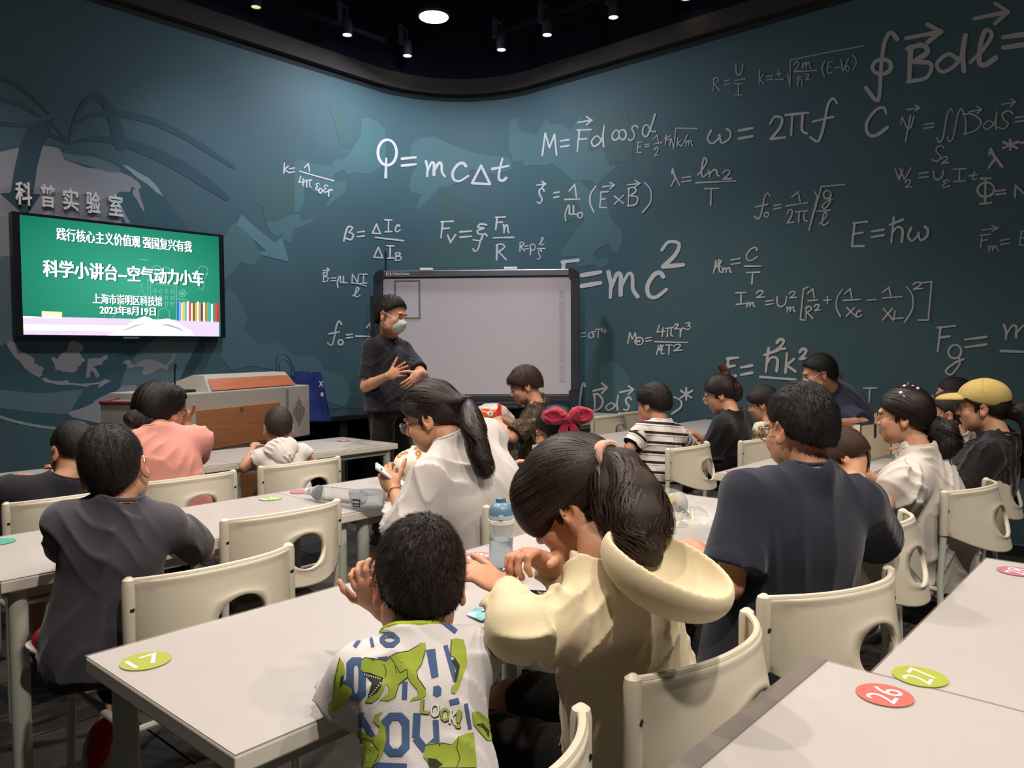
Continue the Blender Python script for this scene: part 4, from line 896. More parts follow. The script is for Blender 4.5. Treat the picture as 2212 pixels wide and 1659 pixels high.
# ================================================================== CHAIRS
mch = mat('chair_plastic', '#c6bfad', .42, spec=.4, bump=.05, bscale=600, bdist=.0005); mtb = mat('chair_tube', '#b9bcb0', .42, spec=.5)
mseat = mat('seat_cushion', '#2e2725', .75, var=.1)
HWC = .225
def back_pt(u, v, off=0):
    """u -1..1 across, v 0 bottom..1 top; local y is backwards (-)"""
    zb_ = .575+.075*abs(u)**2.6; ztp = .81+.012*(1-u*u)
    z = zb_+(ztp-zb_)*v
    y = -.105*(1-abs(u)**2.2)*(1.5-.62*v)
    nrm = Vector((u*.8, -1, 0)).normalized()
    return Vector((u*HWC, y, z))+nrm*off
def make_back():
    NU, NV = 36, 18
    vs = []; fs = []; hc = (.0, .5); hr = (.30, .30)
    idx = {}
    bm = bmesh.new()
    # polar-ish grid with hole: build grid in (u,v) then cut by mapping rings
    ring_n = 48; rings = []
    def outer(a):
        c, s_ = math.cos(a), math.sin(a); m_ = max(abs(c), abs(s_)); return (c/m_, .5+.5*s_/m_)
    def hole(a):
        return (.03+.31*math.cos(a)+.03*math.sin(a), .46+.235*math.sin(a))
    K = 9
    def uv(a, t_):
        o = outer(a); h_ = hole(a); return (h_[0]+(o[0]-h_[0])*t_, h_[1]+(o[1]-h_[1])*t_)
    an = [2*PI*(k+.5)/ring_n+0 for k in range(ring_n)]
    # make sure corners are sampled
    an = sorted([2*PI*k/ring_n for k in range(ring_n)])
    for side in (0, 1):
        for j in range(K+1):
            t_ = (j/K)**1.0; row = []
            for a in an:
                u, v = uv(a, t_); rim = .008*math.exp(-((j)/1.0)**2*1.2)
                o_ = (.005+rim) if side == 0 else -(.003)
                if v > .93 and j > K-2: o_ += .004 if side == 0 else 0
                row.append(bm.verts.new(back_pt(u, v, o_)))
            rings.append(row)
    n = ring_n
    for side in (0, 1):
        b = side*(K+1)
        for j in range(K):
            for k in range(n):
                q = [rings[b+j][k], rings[b+j][(k+1) % n], rings[b+j+1][(k+1) % n], rings[b+j+1][k]]
                bm.faces.new(q if side == 0 else q[::-1])
    for k in range(n):
        bm.faces.new([rings[0][(k+1) % n], rings[0][k], rings[K+1][k], rings[K+1][(k+1) % n]])
        bm.faces.new([rings[K][k], rings[K][(k+1) % n], rings[2*K+1][(k+1) % n], rings[2*K+1][k]])
    bmesh.ops.recalc_face_normals(bm, faces=bm.faces)
    me = bpy.data.meshes.new('backrest'); bm.to_mesh(me); bm.free()
    return me
def make_chair(label):
    t = thing('classroom_chair', label, 'chair', (0, 0, 0), 0, 'cream plastic chairs')
    me = make_back(); o = link('backrest', me, mch, t, True)
    mb = MB(); mb.tube([back_pt(u, 1, 0)+Vector((0, 0, .001)) for u in np.linspace(-1, 1, 25)], .0075, 8); mb.build('top_rim', mch, o, True)
    for sx in (-1, 1):
        mb = MB(); mb.tube([(sx*HWC, 0, .645), (sx*HWC, 0, .66), (sx*HWC, 0, .80), (sx*HWC, 0, .815), (sx*HWC, 0, .822)], [.0165, .0175, .0175, .015, .006], 14); mb.build('post_sleeve', mch, t, True)
        mb = MB(); mb.lathe([(0, .001), (.0045, .001), (.006, 0)], (sx*HWC, -.0178, .742), 12, Matrix.Rotation(PI/2, 3, 'X')); mb.build('screw', M('screw_metal', '#6e6a62', .35, metal=1), t)
        mb = MB(); mb.tube([(sx*HWC, 0, .65), (sx*HWC, .01, .46), (sx*(HWC+.005), .0, .25), (sx*(HWC+.012), -.03, .0)], .0125, 10); mb.build('rear_leg', mtb, t, True)
        arc_ = [(sx*HWC, .012, .425), (sx*HWC, .34, .43), (sx*(HWC), .385, .425), (sx*(HWC), .405, .40), (sx*HWC, .41, .37), (sx*(HWC+.008), .425, 0)]
        mb = MB(); mb.tube(arc_, .011, 10); mb.build('front_leg', mtb, t, True)
    for yy, zz in ((.36, .418), (.03, .418), (.005, .27)): mb = MB(); mb.tube([(-HWC, yy, zz), (HWC, yy, zz)], .009, 8); mb.build('cross_bar', mtb, t, True)
    s = SDF(.008); s.ell((0, .215, .445), (.215, .215, .03), k=.01); s.cap((-.13, .1, .445), (-.13, .33, .447), .024, k=.03); s.cap((.13, .1, .445), (.13, .33, .447), .024, k=.03)
    V, F_ = s.mesh(); link('seat', np_mesh('seat', V, F_), mseat, t)
    return t
chair0 = None
def chair(label, xc, yp, yaw=0, sc=1.0):
    """xc, yp: middle between the back posts; yaw clockwise degrees from +Y"""
    global chair0
    if chair0 is None: chair0 = make_chair(label); o = chair0
    else: o = copy_tree(chair0); o['label'] = label
    o.location = (xc, yp, 0); o.rotation_euler = (0, 0, -math.radians(yaw)); o.scale = (1, 1, 1)
    return o
chair('cream chair behind the number 17 table, under the boy in grey', 1.02, 1.97)
chair('empty cream chair right of the boy in grey, round hole showing table legs', 1.515, 2.42)
chair('cream chair of the small boy in the white hoodie', 2.23, 3.40)
chair('cream chair of the woman in pink', 1.63, 3.39)
chair('cream chair of the man in black at the left edge', 1.13, 3.31)
chair('cream chair behind the woman in the white tee, left of the blue bottle', 2.24, 1.89, 4)
chair('cream chair of the woman in camouflage print', 4.38, 3.43)
chair('cream chair of the woman in the cream hoodie, strongly side-on', 1.345, .715)
chair('cream chair of the boy in the dinosaur shirt, cut by the bottom edge', .745, .715)
chair('side-on cream chair between the man in navy and the puff-sleeve woman', 2.68, .78, 6)
chair('cream chair of the woman with white puff sleeves', 3.60, .70, 8)
chair('cream chair of the woman in the yellow cap', 4.30, .76, 4)
chair('cream chair of the man in the navy tee', 1.90, .655, 19)
chair('cream chair of the boy in the striped shirt', 4.06, 2.22)
chair('cream chair of the woman in black with the hair bun', 4.66, 2.07)
chair('empty cream chair right of the whiteboard, nearer the board', 5.49, 3.76)
chair('empty cream chair right of the whiteboard, behind the striped boy', 5.95, 3.80)
chair('cream chair the masked man leans on by the formula wall', 5.72, 1.93)
# ================================================================== PEOPLE
def V3(*a): return Vector(a)
def skinm(c='#c4967a'): return M('skin_'+c.strip('#'), c, .52, spec=.4, sss=.12, var=.035, vscale=14, bump=.12, bscale=260, bdist=.0008, attr='col')
SKIN = '#be8d70'
def hairm(c, rough=.5, spec=.35, sc=48, hi=1.9):
    key = 'hair_%s_%d' % (c.strip('#'), rough*100)
    if key in _mc: return _mc[key]
    m = bpy.data.materials.new(key); m.use_nodes = True; nt = m.node_tree; b = nt.nodes['Principled BSDF']
    b.inputs['Roughness'].default_value = rough; b.inputs['Specular IOR Level'].default_value = spec
    a = nt.nodes.new('ShaderNodeAttribute'); a.attribute_name = 'flow'
    n = nt.nodes.new('ShaderNodeTexNoise'); n.inputs['Scale'].default_value = sc; n.inputs['Detail'].default_value = 5; n.inputs['Roughness'].default_value = .7
    nt.links.new(a.outputs['Vector'], n.inputs['Vector'])
    cr = nt.nodes.new('ShaderNodeValToRGB'); c0 = lin(c); cr.color_ramp.elements[0].position = .3; cr.color_ramp.elements[1].position = .75
    cr.color_ramp.elements[0].color = tuple(x*.6 for x in c0[:3])+(1,); cr.color_ramp.elements[1].color = tuple(min(1, x*hi+.003) for x in c0[:3])+(1,)
    nt.links.new(n.outputs['Fac'], cr.inputs[0]); nt.links.new(cr.outputs[0], b.inputs['Base Color'])
    bp = nt.nodes.new('ShaderNodeBump'); bp.inputs['Strength'].default_value = .55; bp.inputs['Distance'].default_value = .004
    nt.links.new(n.outputs['Fac'], bp.inputs['Height']); nt.links.new(bp.outputs[0], b.inputs['Normal'])
    m.diffuse_color = c0; _mc[key] = m; m['hc'] = c; return m
def gloss(m): return hairm(m['hc'], .46, .35, 48, 2.4)
def frame(yaw, pitch=0, roll=0):
    """rows right, forward, up; yaw clockwise from +Y, pitch positive looks down, roll positive tilts to own right"""
    y = math.radians(yaw); f = V3(math.sin(y), math.cos(y), 0); r = V3(math.cos(y), -math.sin(y), 0); u = V3(0, 0, 1)
    p = math.radians(pitch); f2 = f*math.cos(p)-u*math.sin(p); u2 = u*math.cos(p)+f*math.sin(p)
    q = math.radians(roll); r2 = r*math.cos(q)-u2*math.sin(q); u3 = u2*math.cos(q)+r*math.sin(q)
    return (r2, f2, u3)
def loc(R, c, v, s=1): return c+(R[0]*v[0]+R[1]*v[1]+R[2]*v[2])*s
def add_head(s, c, R, hs, k=.012, fem=False):
    L = lambda *v: loc(R, c, v, hs); e = lambda v, r, kk=k, op='u', RR=None: s.ell(L(*v), [x*hs for x in r], RR or R, kk*hs, op)
    e((0, -.014, .035), (.074, .094, .083)); e((0, .028, -.028), (.061, .060, .080), .02); e((0, .050, -.088), (.030, .028, .024), .03)
    for q in (-1, 1):
        e((q*.045, .022, -.06), (.022, .045, .032), .025); e((q*.042, .058, -.028), (.024, .022, .022), .02)
    e((0, .082, .022), (.048, .012, .011), .012)
    s.cap(L(0, .086, .008), L(0, .103, -.026), .007*hs, .0105*hs, k=.008*hs)
    for q in (-1, 1): e((q*.0115, .092, -.031), (.0085, .010, .0075), .005)
    e((0, .086, -.054), (.022, .010, .0065), .005); e((0, .084, -.066), (.019, .010, .0075), .004)
    for q in (-1, 1): e((q*.031, .097, .001), (.017, .012, .010), .008, 's')
    for q in (-1, 1):
        Re = [tuple(x) for x in R]; y = math.radians(q*22)
        r_ = R[0]*math.cos(y)-R[1]*math.sin(y); f_ = R[1]*math.cos(y)+R[0]*math.sin(y); RE = (r_, f_, R[2])
        e((q*.079, -.012, -.008), (.0085, .020, .033), .006, 'u', RE); e((q*.086, -.008, -.004), (.006, .011, .018), .004, 's', RE); e((q*.081, -.006, -.034), (.007, .010, .010), .005)
    return L
def add_hand(s, W, hd, pn, thumb, sc=1, curl=.5, tcurl=.4, spread=.12, pinch=False):
    hd = hd.normalized(); pn = (pn-hd*pn.dot(hd)).normalized(); sd = hd.cross(pn)*thumb
    R = (sd, hd, pn); s.ell(W+hd*.047*sc, (.040*sc, .050*sc, .0155*sc), R, .010)
    s.cap(W, W+hd*.03*sc, .021*sc, .020*sc, k=.015)
    s.ell(W+hd*.035*sc+sd*.024*sc+pn*.006*sc, (.016*sc, .030*sc, .014*sc), R, .010)
    cs = curl if hasattr(curl, '__len__') else [curl]*4
    for i, (o, L, r) in enumerate(((.029, .072, .0088), (.010, .080, .0090), (-.009, .074, .0086), (-.027, .058, .0076))):
        b = W+hd*(.084-abs(o)*.12)*sc+sd*o*sc; d = (hd+sd*spread*(o/.03)).normalized(); a = 0
        for seg, m_ in ((.46, .7), (.30, 1.1), (.24, .8)):
            a += cs[i]*m_; dd = d*math.cos(a)+pn*math.sin(a); e = b+dd*L*seg*sc
            s.cap(b, e, r*sc, r*.92*sc, k=.004); b = e; r *= .92
    b = W+hd*.028*sc+sd*.030*sc+pn*.004*sc; d = (sd*.78+hd*.62+pn*.12).normalized(); r = .0115
    for j, L in enumerate((.036, .032, .024)):
        t_ = tcurl*j; dd = (d*math.cos(t_)+(hd*.7+pn*.7).normalized()*math.sin(t_)).normalized(); e = b+dd*L*sc; s.cap(b, e, r*sc, r*.9*sc, k=.005); b = e; r *= .88
def seg_d(V, a, b):
    a = np.array(a); b = np.array(b); ab = b-a; t = np.clip(((V-a)@ab)/(ab@ab), 0, 1); return np.linalg.norm(V-a-t[:, None]*ab, axis=1), t
def folds(amp, seed, fr=30):
    """cloth creases: two families of warped ridges, masked so that they come and go"""
    g_ = np.random.default_rng(seed); a = g_.normal(size=(6, 3)); a[:, 2] *= .55; a /= np.linalg.norm(a, axis=1)[:, None]; ph = g_.uniform(0, 6, 8)
    fr = fr*4.0; amp = amp*1.25
    def f(x, y, z):
        g = lambda k, q: (a[k, 0]*x+a[k, 1]*y+a[k, 2]*z)*q
        w1 = g(0, fr)+1.9*np.sin(g(1, fr*.33)+ph[0]); w2 = g(2, fr*1.5)+1.6*np.sin(g(3, fr*.45)+ph[1])
        m1 = np.clip(.25+np.sin(g(4, fr*.28)+ph[2]), 0, 1.1); m2 = np.clip(.2+np.sin(g(5, fr*.36)+ph[3]), 0, 1.1)
        return -amp*((1-np.abs(np.sin(w1*.5)))**1.5*1.6*m1+(1-np.abs(np.sin(w2*.5)))**1.5*1.2*m2-.5)
    return f
def np_attr_flow(c, R, axis):
    """hair streak coordinates around an axis (unit, head space) through c"""
    ax = np.array(R[0])*axis[0]+np.array(R[1])*axis[1]+np.array(R[2])*axis[2]; ax /= np.linalg.norm(ax)
    t = np.cross(ax, [.3, .2, 1.0]); t /= np.linalg.norm(t); b = np.cross(ax, t); c_ = np.array(c)
    def fn(V):
        d = V-c_; x = d@t; y = d@b; h = d@ax; r = np.sqrt(x*x+y*y)+1e-5
        return np.stack([x/r, y/r, h*1.2], 1)
    return fn
def hair_tris(name, pts, m, parent, flow=None):
    """pts: list of ribbons, each (list of centre points, widths, side vectors)"""
    vs = []; fs = []; fl = []
    for P_, W_, S_ in pts:
        b = len(vs)//1; n = len(P_)
        rnd = random.random()
        for i in range(n):
            vs.append(P_[i]+S_[i]*W_[i]/2); vs.append(P_[i]-S_[i]*W_[i]/2); fl += [(rnd*5, rnd*3, i*.03)]*2
        for i in range(n-1): fs.append((b+2*i, b+2*i+1, b+2*i+3, b+2*i+2))
    me = np_mesh(name, np.array([tuple(v) for v in vs]), np.array(fs, dtype=np.int32))
    a = me.attributes.new('flow', 'FLOAT_COLOR', 'POINT'); C = np.ones((len(vs), 4), dtype=np.float32); C[:, :3] = np.array(fl); 
    if len(me.vertices) == len(vs): a.data.foreach_set('color', C.ravel())
    me.materials.append(m); o = link(name, me, None)
    wparent(o, parent); return o
def bvh_of(o, world=True):
    me = o.data; V = [v.co.copy() for v in me.vertices]; return BVHTree.FromPolygons(V, [tuple(p.vertices) for p in me.polygons]), V
def fuzz(hobj, n, L, whorl, m, parent):
    me = hobj.data; N = len(me.polygons); out = []
    idx = rng.integers(0, N, n)
    for i in idx:
        p = me.polygons[int(i)]; c = p.center; nn = p.normal; t = c-whorl; t = t-nn*t.dot(nn)
        t = t.normalized() if t.length > 1e-4 else V3(0, 0, 1)
        d = (nn*.42+t*.85+V3(*rng.normal(0, .13, 3))).normalized(); l = L*(.6+.7*random.random()); sd = d.cross(nn)
        sd = sd.normalized() if sd.length > 1e-3 else t
        c = V3(*(np.array(c)+rng.normal(0, .002, 3)))-nn*.002
        out.append(([c, c+d*l*.55, c+(d+t*.25).normalized()*l], [.0016, .0012, .0003], [sd]*3))
    return hair_tris('hair_strands', out, m, parent)
def comb(hobj, n, tie, steps, step, m, parent, lift=.002, width=.0018, start=None, stop=.02):
    bv, V = bvh_of(hobj); out = []; m = gloss(m); lift = lift*1.5
    pol = hobj.data.polygons; N = len(pol)
    for i in rng.integers(0, N, n):
        c = pol[int(i)].center.copy(); pts = []; sds = []; lf = lift*(.3+random.random())
        if start and not start(c): continue
        for k in range(steps):
            q, nn, _, _ = bv.find_nearest(c)
            if q is None: break
            t = tie-q; dist = t.length; t = t-nn*t.dot(nn)
            if t.length < 1e-4: break
            t.normalize(); pts.append(q+nn*lf*math.sin(PI*(k+.5)/steps+.0)); sds.append(t.cross(nn).normalized())
            if dist < stop: break
            c = q+t*step
        if len(pts) > 2:
            n_ = len(pts); out.append((pts, [width*math.sin(PI*(j+.7)/(n_+.4)) for j in range(n_)], sds))
    return hair_tris('hair_strands', out, m, parent) if out else None
def tail(name, path, rad, n, m, parent, width=.004, flat=.8):
    m = gloss(m); path = catmull([tuple(p) for p in path], 5); path = [V3(*p) for p in path]; N = len(path)
    rr = np.interp(np.linspace(0, 1, N), np.linspace(0, 1, len(rad)), rad); out = []
    for _ in range(n):
        a = random.random()*2*PI; q = math.sqrt(random.random())*1.03; e = N if random.random() < .55 else int(N*(.72+.28*random.random()))
        ph = random.random()*6; pts = []; sds = []
        for i in range(e):
            t = (path[min(i+1, N-1)]-path[max(i-1, 0)]).normalized(); x = t.cross(V3(.2, .1, 1)).normalized(); y = t.cross(x)
            aa = a+.25*math.sin(i*.25+ph)
            d = x*math.cos(aa)+y*math.sin(aa)*flat
            pts.append(path[i]+d*rr[i]*q); sds.append((x*math.sin(aa)-y*math.cos(aa)).normalized())
        if len(pts) > 2: out.append((pts, [width*min(1, (len(pts)-j)/(len(pts)*.25)) for j in range(len(pts))], sds))
    return hair_tris(name, out, m, parent)

class Person:
    def __init__(s, label, head, hip, yaw, sc=1., hs=1., hyaw=None, hpitch=10, hroll=0, neck=25, sw=.17, vox=.007, group=None, tyaw=None, bw=1., skin=SKIN, neckl=.165, npoint=None, shz=0):
        s.yaw = yaw; s.sc = sc; s.hs = hs; s.vox = vox; s.c = Vector(head); s.hip = Vector(hip); s.skin = skin
        s.R = frame(yaw if hyaw is None else hyaw, hpitch, hroll)
        ty = math.radians(yaw); f = V3(math.sin(ty), math.cos(ty), 0)
        na = math.radians(neck)
        s.N = Vector(npoint) if npoint is not None else s.c-(V3(0, 0, 1)*math.cos(na)+f*math.sin(na))*neckl*hs
        sp = (s.N-s.hip).normalized(); s.sp = sp; s.f = (f-sp*f.dot(sp)).normalized(); s.r = s.f.cross(sp).normalized()
        s.T = (s.r, s.f, sp); s.S = s.N-sp*(.045+shz)*sc; s.sw = sw*sc; s.bw = bw
        s.SL = s.S-s.r*s.sw-sp*.036*sc; s.SR = s.S+s.r*s.sw-sp*.036*sc
        base = V3(s.hip.x, s.hip.y, 0)
        s.t = thing('person', label, 'person', base, 0, group)
        s.arms = {}; s.legs = []
    def arm(s, side, w=None, e=None, hint=None, hd=None, pn=None, curl=.5, tcurl=.4, hand=True, hsz=None, spread=.12):
        S = s.SL if side == 'L' else s.SR; q = -1 if side == 'L' else 1
        if w is None: w = V3(S.x, S.y, 0)+s.f*.30*s.sc-s.r*q*.04; w.z = .785
        w = Vector(w); L1, L2 = .285*s.sc, .25*s.sc
        if e is None:
            d = w-S; D = d.length
            if D > (L1+L2)*.985: w = S+d.normalized()*(L1+L2)*.985; d = w-S; D = d.length
            a = (L1*L1-L2*L2+D*D)/(2*D); h = math.sqrt(max(L1*L1-a*a, 0)); dn = d.normalized()
            hv = (s.r*q*.5-V3(0, 0, 1)*.9-s.f*.2) if hint is None else Vector(hint); hv = (hv-dn*hv.dot(dn)).normalized(); e = S+dn*a+hv*h
        s.arms[side] = dict(S=S, e=Vector(e), w=w, hd=(Vector(hd) if hd is not None else (w-Vector(e))), pn=Vector(pn) if pn is not None else V3(0, 0, -1), curl=curl, tcurl=tcurl, hand=hand, th=(1 if side == 'R' else -1), hsz=hsz or s.sc*(1 if s.sc > .85 else 1.05), spread=spread)
    def sit(s, kn=None, feet=None):
        hz = s.hip.z
        for q in (-1, 1):
            hj = s.hip+s.r*q*.085*s.sc; f = V3(math.sin(math.radians(s.yaw)), math.cos(math.radians(s.yaw)), 0); r = V3(f.y, -f.x, 0)
            k = hj+f*.40*s.sc+r*q*.04; k.z = max(.05+.44*min(s.sc, 1.05), .3) if s.sc > .8 else hz+.0
            a = k+f*.02; a.z = max(.085*s.sc, k.z-.41*s.sc)
            s.legs.append((hj, k, a, f))
    def stand(s):
        f = V3(math.sin(math.radians(s.yaw)), math.cos(math.radians(s.yaw)), 0); r = V3(f.y, -f.x, 0)
        for q in (-1, 1):
            hj = s.hip+s.r*q*.09*s.sc; a = V3(hj.x, hj.y, .085)+r*q*.03; k = (hj+a)/2+f*.02; s.legs.append((hj, k, a, f))
    def build_body(s, lips='#a8605a', legs=True):
        b = SDF(s.vox); add_head(b, s.c, s.R, s.hs); n = s.hs
        b.cap(loc(s.R, s.c, (0, -.022, -.045), n), s.N-s.sp*.02, .050*n, .050*n, k=.02)
        b.cap(s.N-s.sp*.045*s.sc, s.S+(s.SL-s.S)*.7-s.sp*.02*s.sc, .034*s.sc, .030*s.sc, k=.025); b.cap(s.N-s.sp*.045*s.sc, s.S+(s.SR-s.S)*.7-s.sp*.02*s.sc, .034*s.sc, .030*s.sc, k=.025)
        T = s.T; sc = s.sc
        b.cap(s.S-s.sp*.15*sc, s.hip+s.sp*.06*sc, .125*sc*s.bw, .12*sc*s.bw, k=.04, R=T, sc=(1, .62, 1))
        for q, A in s.arms.items():
            b.cap(A['S'], A['e'], .044*sc, .036*sc, k=.02); m = A['e'].lerp(A['w'], .3); b.cap(A['e'], m, .036*sc, .037*sc, k=.015); b.cap(m, A['w'], .037*sc, .0235*sc, k=.012)
            if A['hand']: add_hand(b, A['w'], A['hd'], A['pn'], A['th'], A['hsz'], A['curl'], A['tcurl'], A['spread'])
        if legs:
            for hj, k, a, f in s.legs:
                b.cap(hj, k, .072*sc, .052*sc, k=.03); m = k.lerp(a, .3); b.cap(k, m, .050*sc, .052*sc, k=.02); b.cap(m, a, .052*sc, .033*sc, k=.02); b.cap(a-V3(0, 0, .04*sc), a+f*.13*sc-V3(0, 0, .05*sc), .033*sc, .026*sc, k=.02)
        base = np.array(lin(s.skin)[:3]); lp = np.array(lin(lips)[:3]); red = base*np.array([1.02, .80, .76])
        def col(V):
            C = np.tile(base, (len(V), 1)); R = np.array([list(r) for r in s.R]); q = ((V-np.array(s.c))@R.T)/s.hs
            m = np.exp(-((q[:, 0]/.020)**2+((q[:, 1]-.096)/.014)**2+((q[:, 2]+.060)/.0085)**2))[:, None]*.9; C = C*(1-m)+lp*m
            m = (np.exp(-(((np.abs(q[:, 0])-.082)/.012)**2+((q[:, 1]+.01)/.03)**2+((q[:, 2]+.01)/.03)**2)))[:, None]*.6; C = C*(1-m)+red*m
            for A in s.arms.values():
                d = np.linalg.norm(V-np.array(A['w']+A['hd'].normalized()*.13*s.sc), axis=1); m = np.exp(-(d/.05)**2)[:, None]*.5; C = C*(1-m)+red*m
            return C
        s.body = sdf_obj('body', b, skinm(s.skin), s.t, {'col': col}, smooth=1)
        L = lambda *v: loc(s.R, s.c, v, s.hs)
        for q in (-1, 1):
            mb = MB(); mb.lathe([(0, -.0125), (.006, -.011), (.0105, -.006), (.0125, 0), (.0105, .006), (.006, .011), (0, .0125)], (0, 0, 0), 14)
            mb.v = [tuple(L(q*.031, .0712, .001)+Vector(v)*s.hs) for v in mb.v]
            e = mb.build('eye', M('eye_white', '#a89c92', .35), None, True); wparent(e, s.t)
            c = L(q*.031, .0712+.0103, .0005); mb = MB()
            mb.lathe([(0, .0015), (.0052, .001), (.0056, -.002)], (0, 0, 0), 14, Matrix.Rotation(-PI/2, 3, 'X'))
            mb.v = [tuple(loc(s.R, c, v, s.hs)) for v in mb.v]; ir = mb.build('iris', M('iris_dark', '#20130d', .2), None, True); wparent(ir, e)
            ir.parent = e; ir.matrix_parent_inverse = (Matrix.Translation(-Vector(s.t.location))).inverted()@Matrix.Identity(4) if False else Matrix.Identity(4)
            bp = [L(q*x, .086-.25*abs(x-.03)*.9+.004, .0185+.10*(.012-abs(x-.032))) for x in (.014, .024, .034, .044, .050)]
            mb = MB(); mb.tube(bp, [.0016*s.hs, .0028*s.hs, .0026*s.hs, .002*s.hs, .0008*s.hs], 6); wparent(mb.build('eyebrow', M('brow', '#1c1512', .8), None), s.t)
        return s
    def shirt(s, m, sleeve=.62, amp=.0035, bell=.066, cuffr=.062, length=.0, tr=.17, collar=None, name='shirt', attrs=None, neckr=.068, vox=None, seed=1, depth=.70, label=None, belly=1.0, long=False, puff=0, folds_f=30, shoulder=.058):
        b = SDF(vox or s.vox); sc = s.sc; T = s.T; hem = s.hip+s.sp*(.0+length)
        cl = [(tuple(hem), tuple(-s.sp))]
        b.cap(s.S-s.sp*(tr*s.bw*.93)*sc, s.hip+s.sp*.10*sc, tr*sc*s.bw*.96, tr*sc*s.bw*1.02*belly, k=.04, R=T, sc=(1, depth, 1), clip=cl)
        b.cap(s.hip+s.sp*.12*sc, s.hip+s.sp*(length-.02), tr*sc*s.bw*1.0*belly, tr*sc*s.bw*1.05*belly, k=.03, R=T, sc=(1, depth, 1), clip=cl)
        for S in (s.SL, s.SR): b.cap(s.S-s.sp*.015*sc, S, shoulder*sc*.92, shoulder*sc, k=.04); b.cap(s.N-s.sp*.012*sc, S, .063*sc, .048*sc, k=.03)
        b.ell(s.S-s.sp*.10*sc-s.f*.035*sc, (.15*sc*s.bw, .075*sc, .11*sc), T, .05); b.ell(s.S-s.sp*.13*sc+s.f*.035*sc, (.14*sc, .07*sc, .10*sc), T, .05)
        for q, A in s.arms.items():
            d1 = (A['e']-A['S']); d2 = (A['w']-A['e'])
            if not long and sleeve <= 1:
                cp = A['S']+d1*sleeve; b.cap(A['S'], A['S']+d1*(sleeve+.06), bell*sc*.92, cuffr*sc, k=.035, clip=[(tuple(cp), tuple(d1.normalized()))])
                if puff: b.ell(A['S']+d1*(sleeve*.5), (puff, puff, puff*1.05), k=.03)
            else:
                sl = 1.0 if long is True else long
                cp = A['e']+d2*min(sl, .96); b.cap(A['S'], A['e'], bell*sc*.92, cuffr*sc*.95, k=.035); b.cap(A['e'], A['e']+d2*(sl+.05), cuffr*sc*.95, cuffr*sc*.62, k=.025, clip=[(tuple(cp), tuple(d2.normalized()))])
                if amp > .003:
                    for j in range(5): cc = A['e']+d2.normalized()*(.035*j-.03)*sc+V3(*rng.normal(0, .008, 3)); b.ell(cc, (cuffr*sc*.95, cuffr*sc*.95, .014), None, .018)
        b.cap(s.N-s.sp*.06*sc-s.f*.012, s.N-s.f*.012-s.sp*.004, .062*sc, .060*sc, k=.025)
        b.cap(s.N+s.sp*.052*sc, s.N+(s.c-s.N).normalized()*.25, neckr*s.hs*.92, neckr*s.hs*1.5, k=.006, op='s')
        if amp: b.disp = folds(amp, seed, folds_f)
        o = sdf_obj(name, b, m, s.t, attrs, label, smooth=1); s.shirt_o = o
        if collar is not None:
            ax = (s.c-s.N).normalized(); ax = (ax*.5+s.sp*.5).normalized(); c0 = s.N+s.sp*.020*sc; x = s.r; y = ax.cross(x).normalized()
            pts = []
            for a in np.linspace(0, 2*PI, 28, endpoint=False):
                rr = neckr*s.hs*.93; p = c0+x*rr*math.cos(a)+y*rr*math.sin(a)*.95
                fr = -math.sin(a)*(-1)  # front dips
                p = p-s.sp*.018*s.hs*max(0, (p-c0).dot(s.f)/rr)+s.sp*.004
                pts.append(p)
            bv_, _ = bvh_of(o); pts = [bv_.find_nearest(p)[0] for p in pts]; pts = [(pts[i-2]+pts[i-1]+pts[i]+pts[(i+1) % 28]+pts[(i+2) % 28])/5 for i in range(28)]
            mb = MB(); mb.tube(pts, .0058*s.hs, 8, closed=True); wparent(mb.build('collar', collar, None, True), o); o2 = bpy.context.scene
        return o
    def trousers(s, m, length=1.0, name='trousers', label=None, amp=.004, r=1.0):
        b = SDF(max(s.vox, .007)); sc = s.sc*r; b.ell(s.hip+s.sp*.02, (.165*sc*s.bw, .125*sc*s.bw, .10*sc), s.T, .05)
        for hj, k, a, f in s.legs:
            if length <= .5:
                d = k-hj; cp = hj+d*(length*2); b.cap(hj, k, .092*sc, .078*sc, k=.04, clip=[(tuple(cp), tuple(d.normalized()))])
            else:
                d = a-k; cp = k+d*((length-.5)*2*.98); b.cap(hj, k, .09*sc, .07*sc, k=.04); b.cap(k, a, .068*sc, .056*sc, k=.03, clip=[(tuple(cp), tuple(d.normalized()))])
        if amp: b.disp = folds(amp, 5, 24)
        return sdf_obj(name, b, m, s.t, None, label)
    def shoes(s, m, ms=None):
        for hj, k, a, f in s.legs:
            b = SDF(.006); g = V3(a.x, a.y, 0); z = max(a.z-.085*s.sc, 0); g.z = z
            b.ell(g+f*.05*s.sc+V3(0, 0, .045*s.sc), (.048*s.sc, .135*s.sc, .048*s.sc), frame(s.yaw), .02, clip=[((0, 0, g.z+.012), (0, 0, -1))]); b.cap(g+V3(0, 0, .05*s.sc), g+V3(0, 0, .085*s.sc), .045*s.sc, .044*s.sc, k=.02)
            o = sdf_obj('shoe', b, m, s.t)
            q = SDF(.006); q.ell(g+f*.05*s.sc+V3(0, 0, .012), (.052*s.sc, .142*s.sc, .014), frame(s.yaw), .01); wparent(sdf_obj('sole', q, ms or M('sole_white', '#c9c6c0', .6), s.t), s.t)
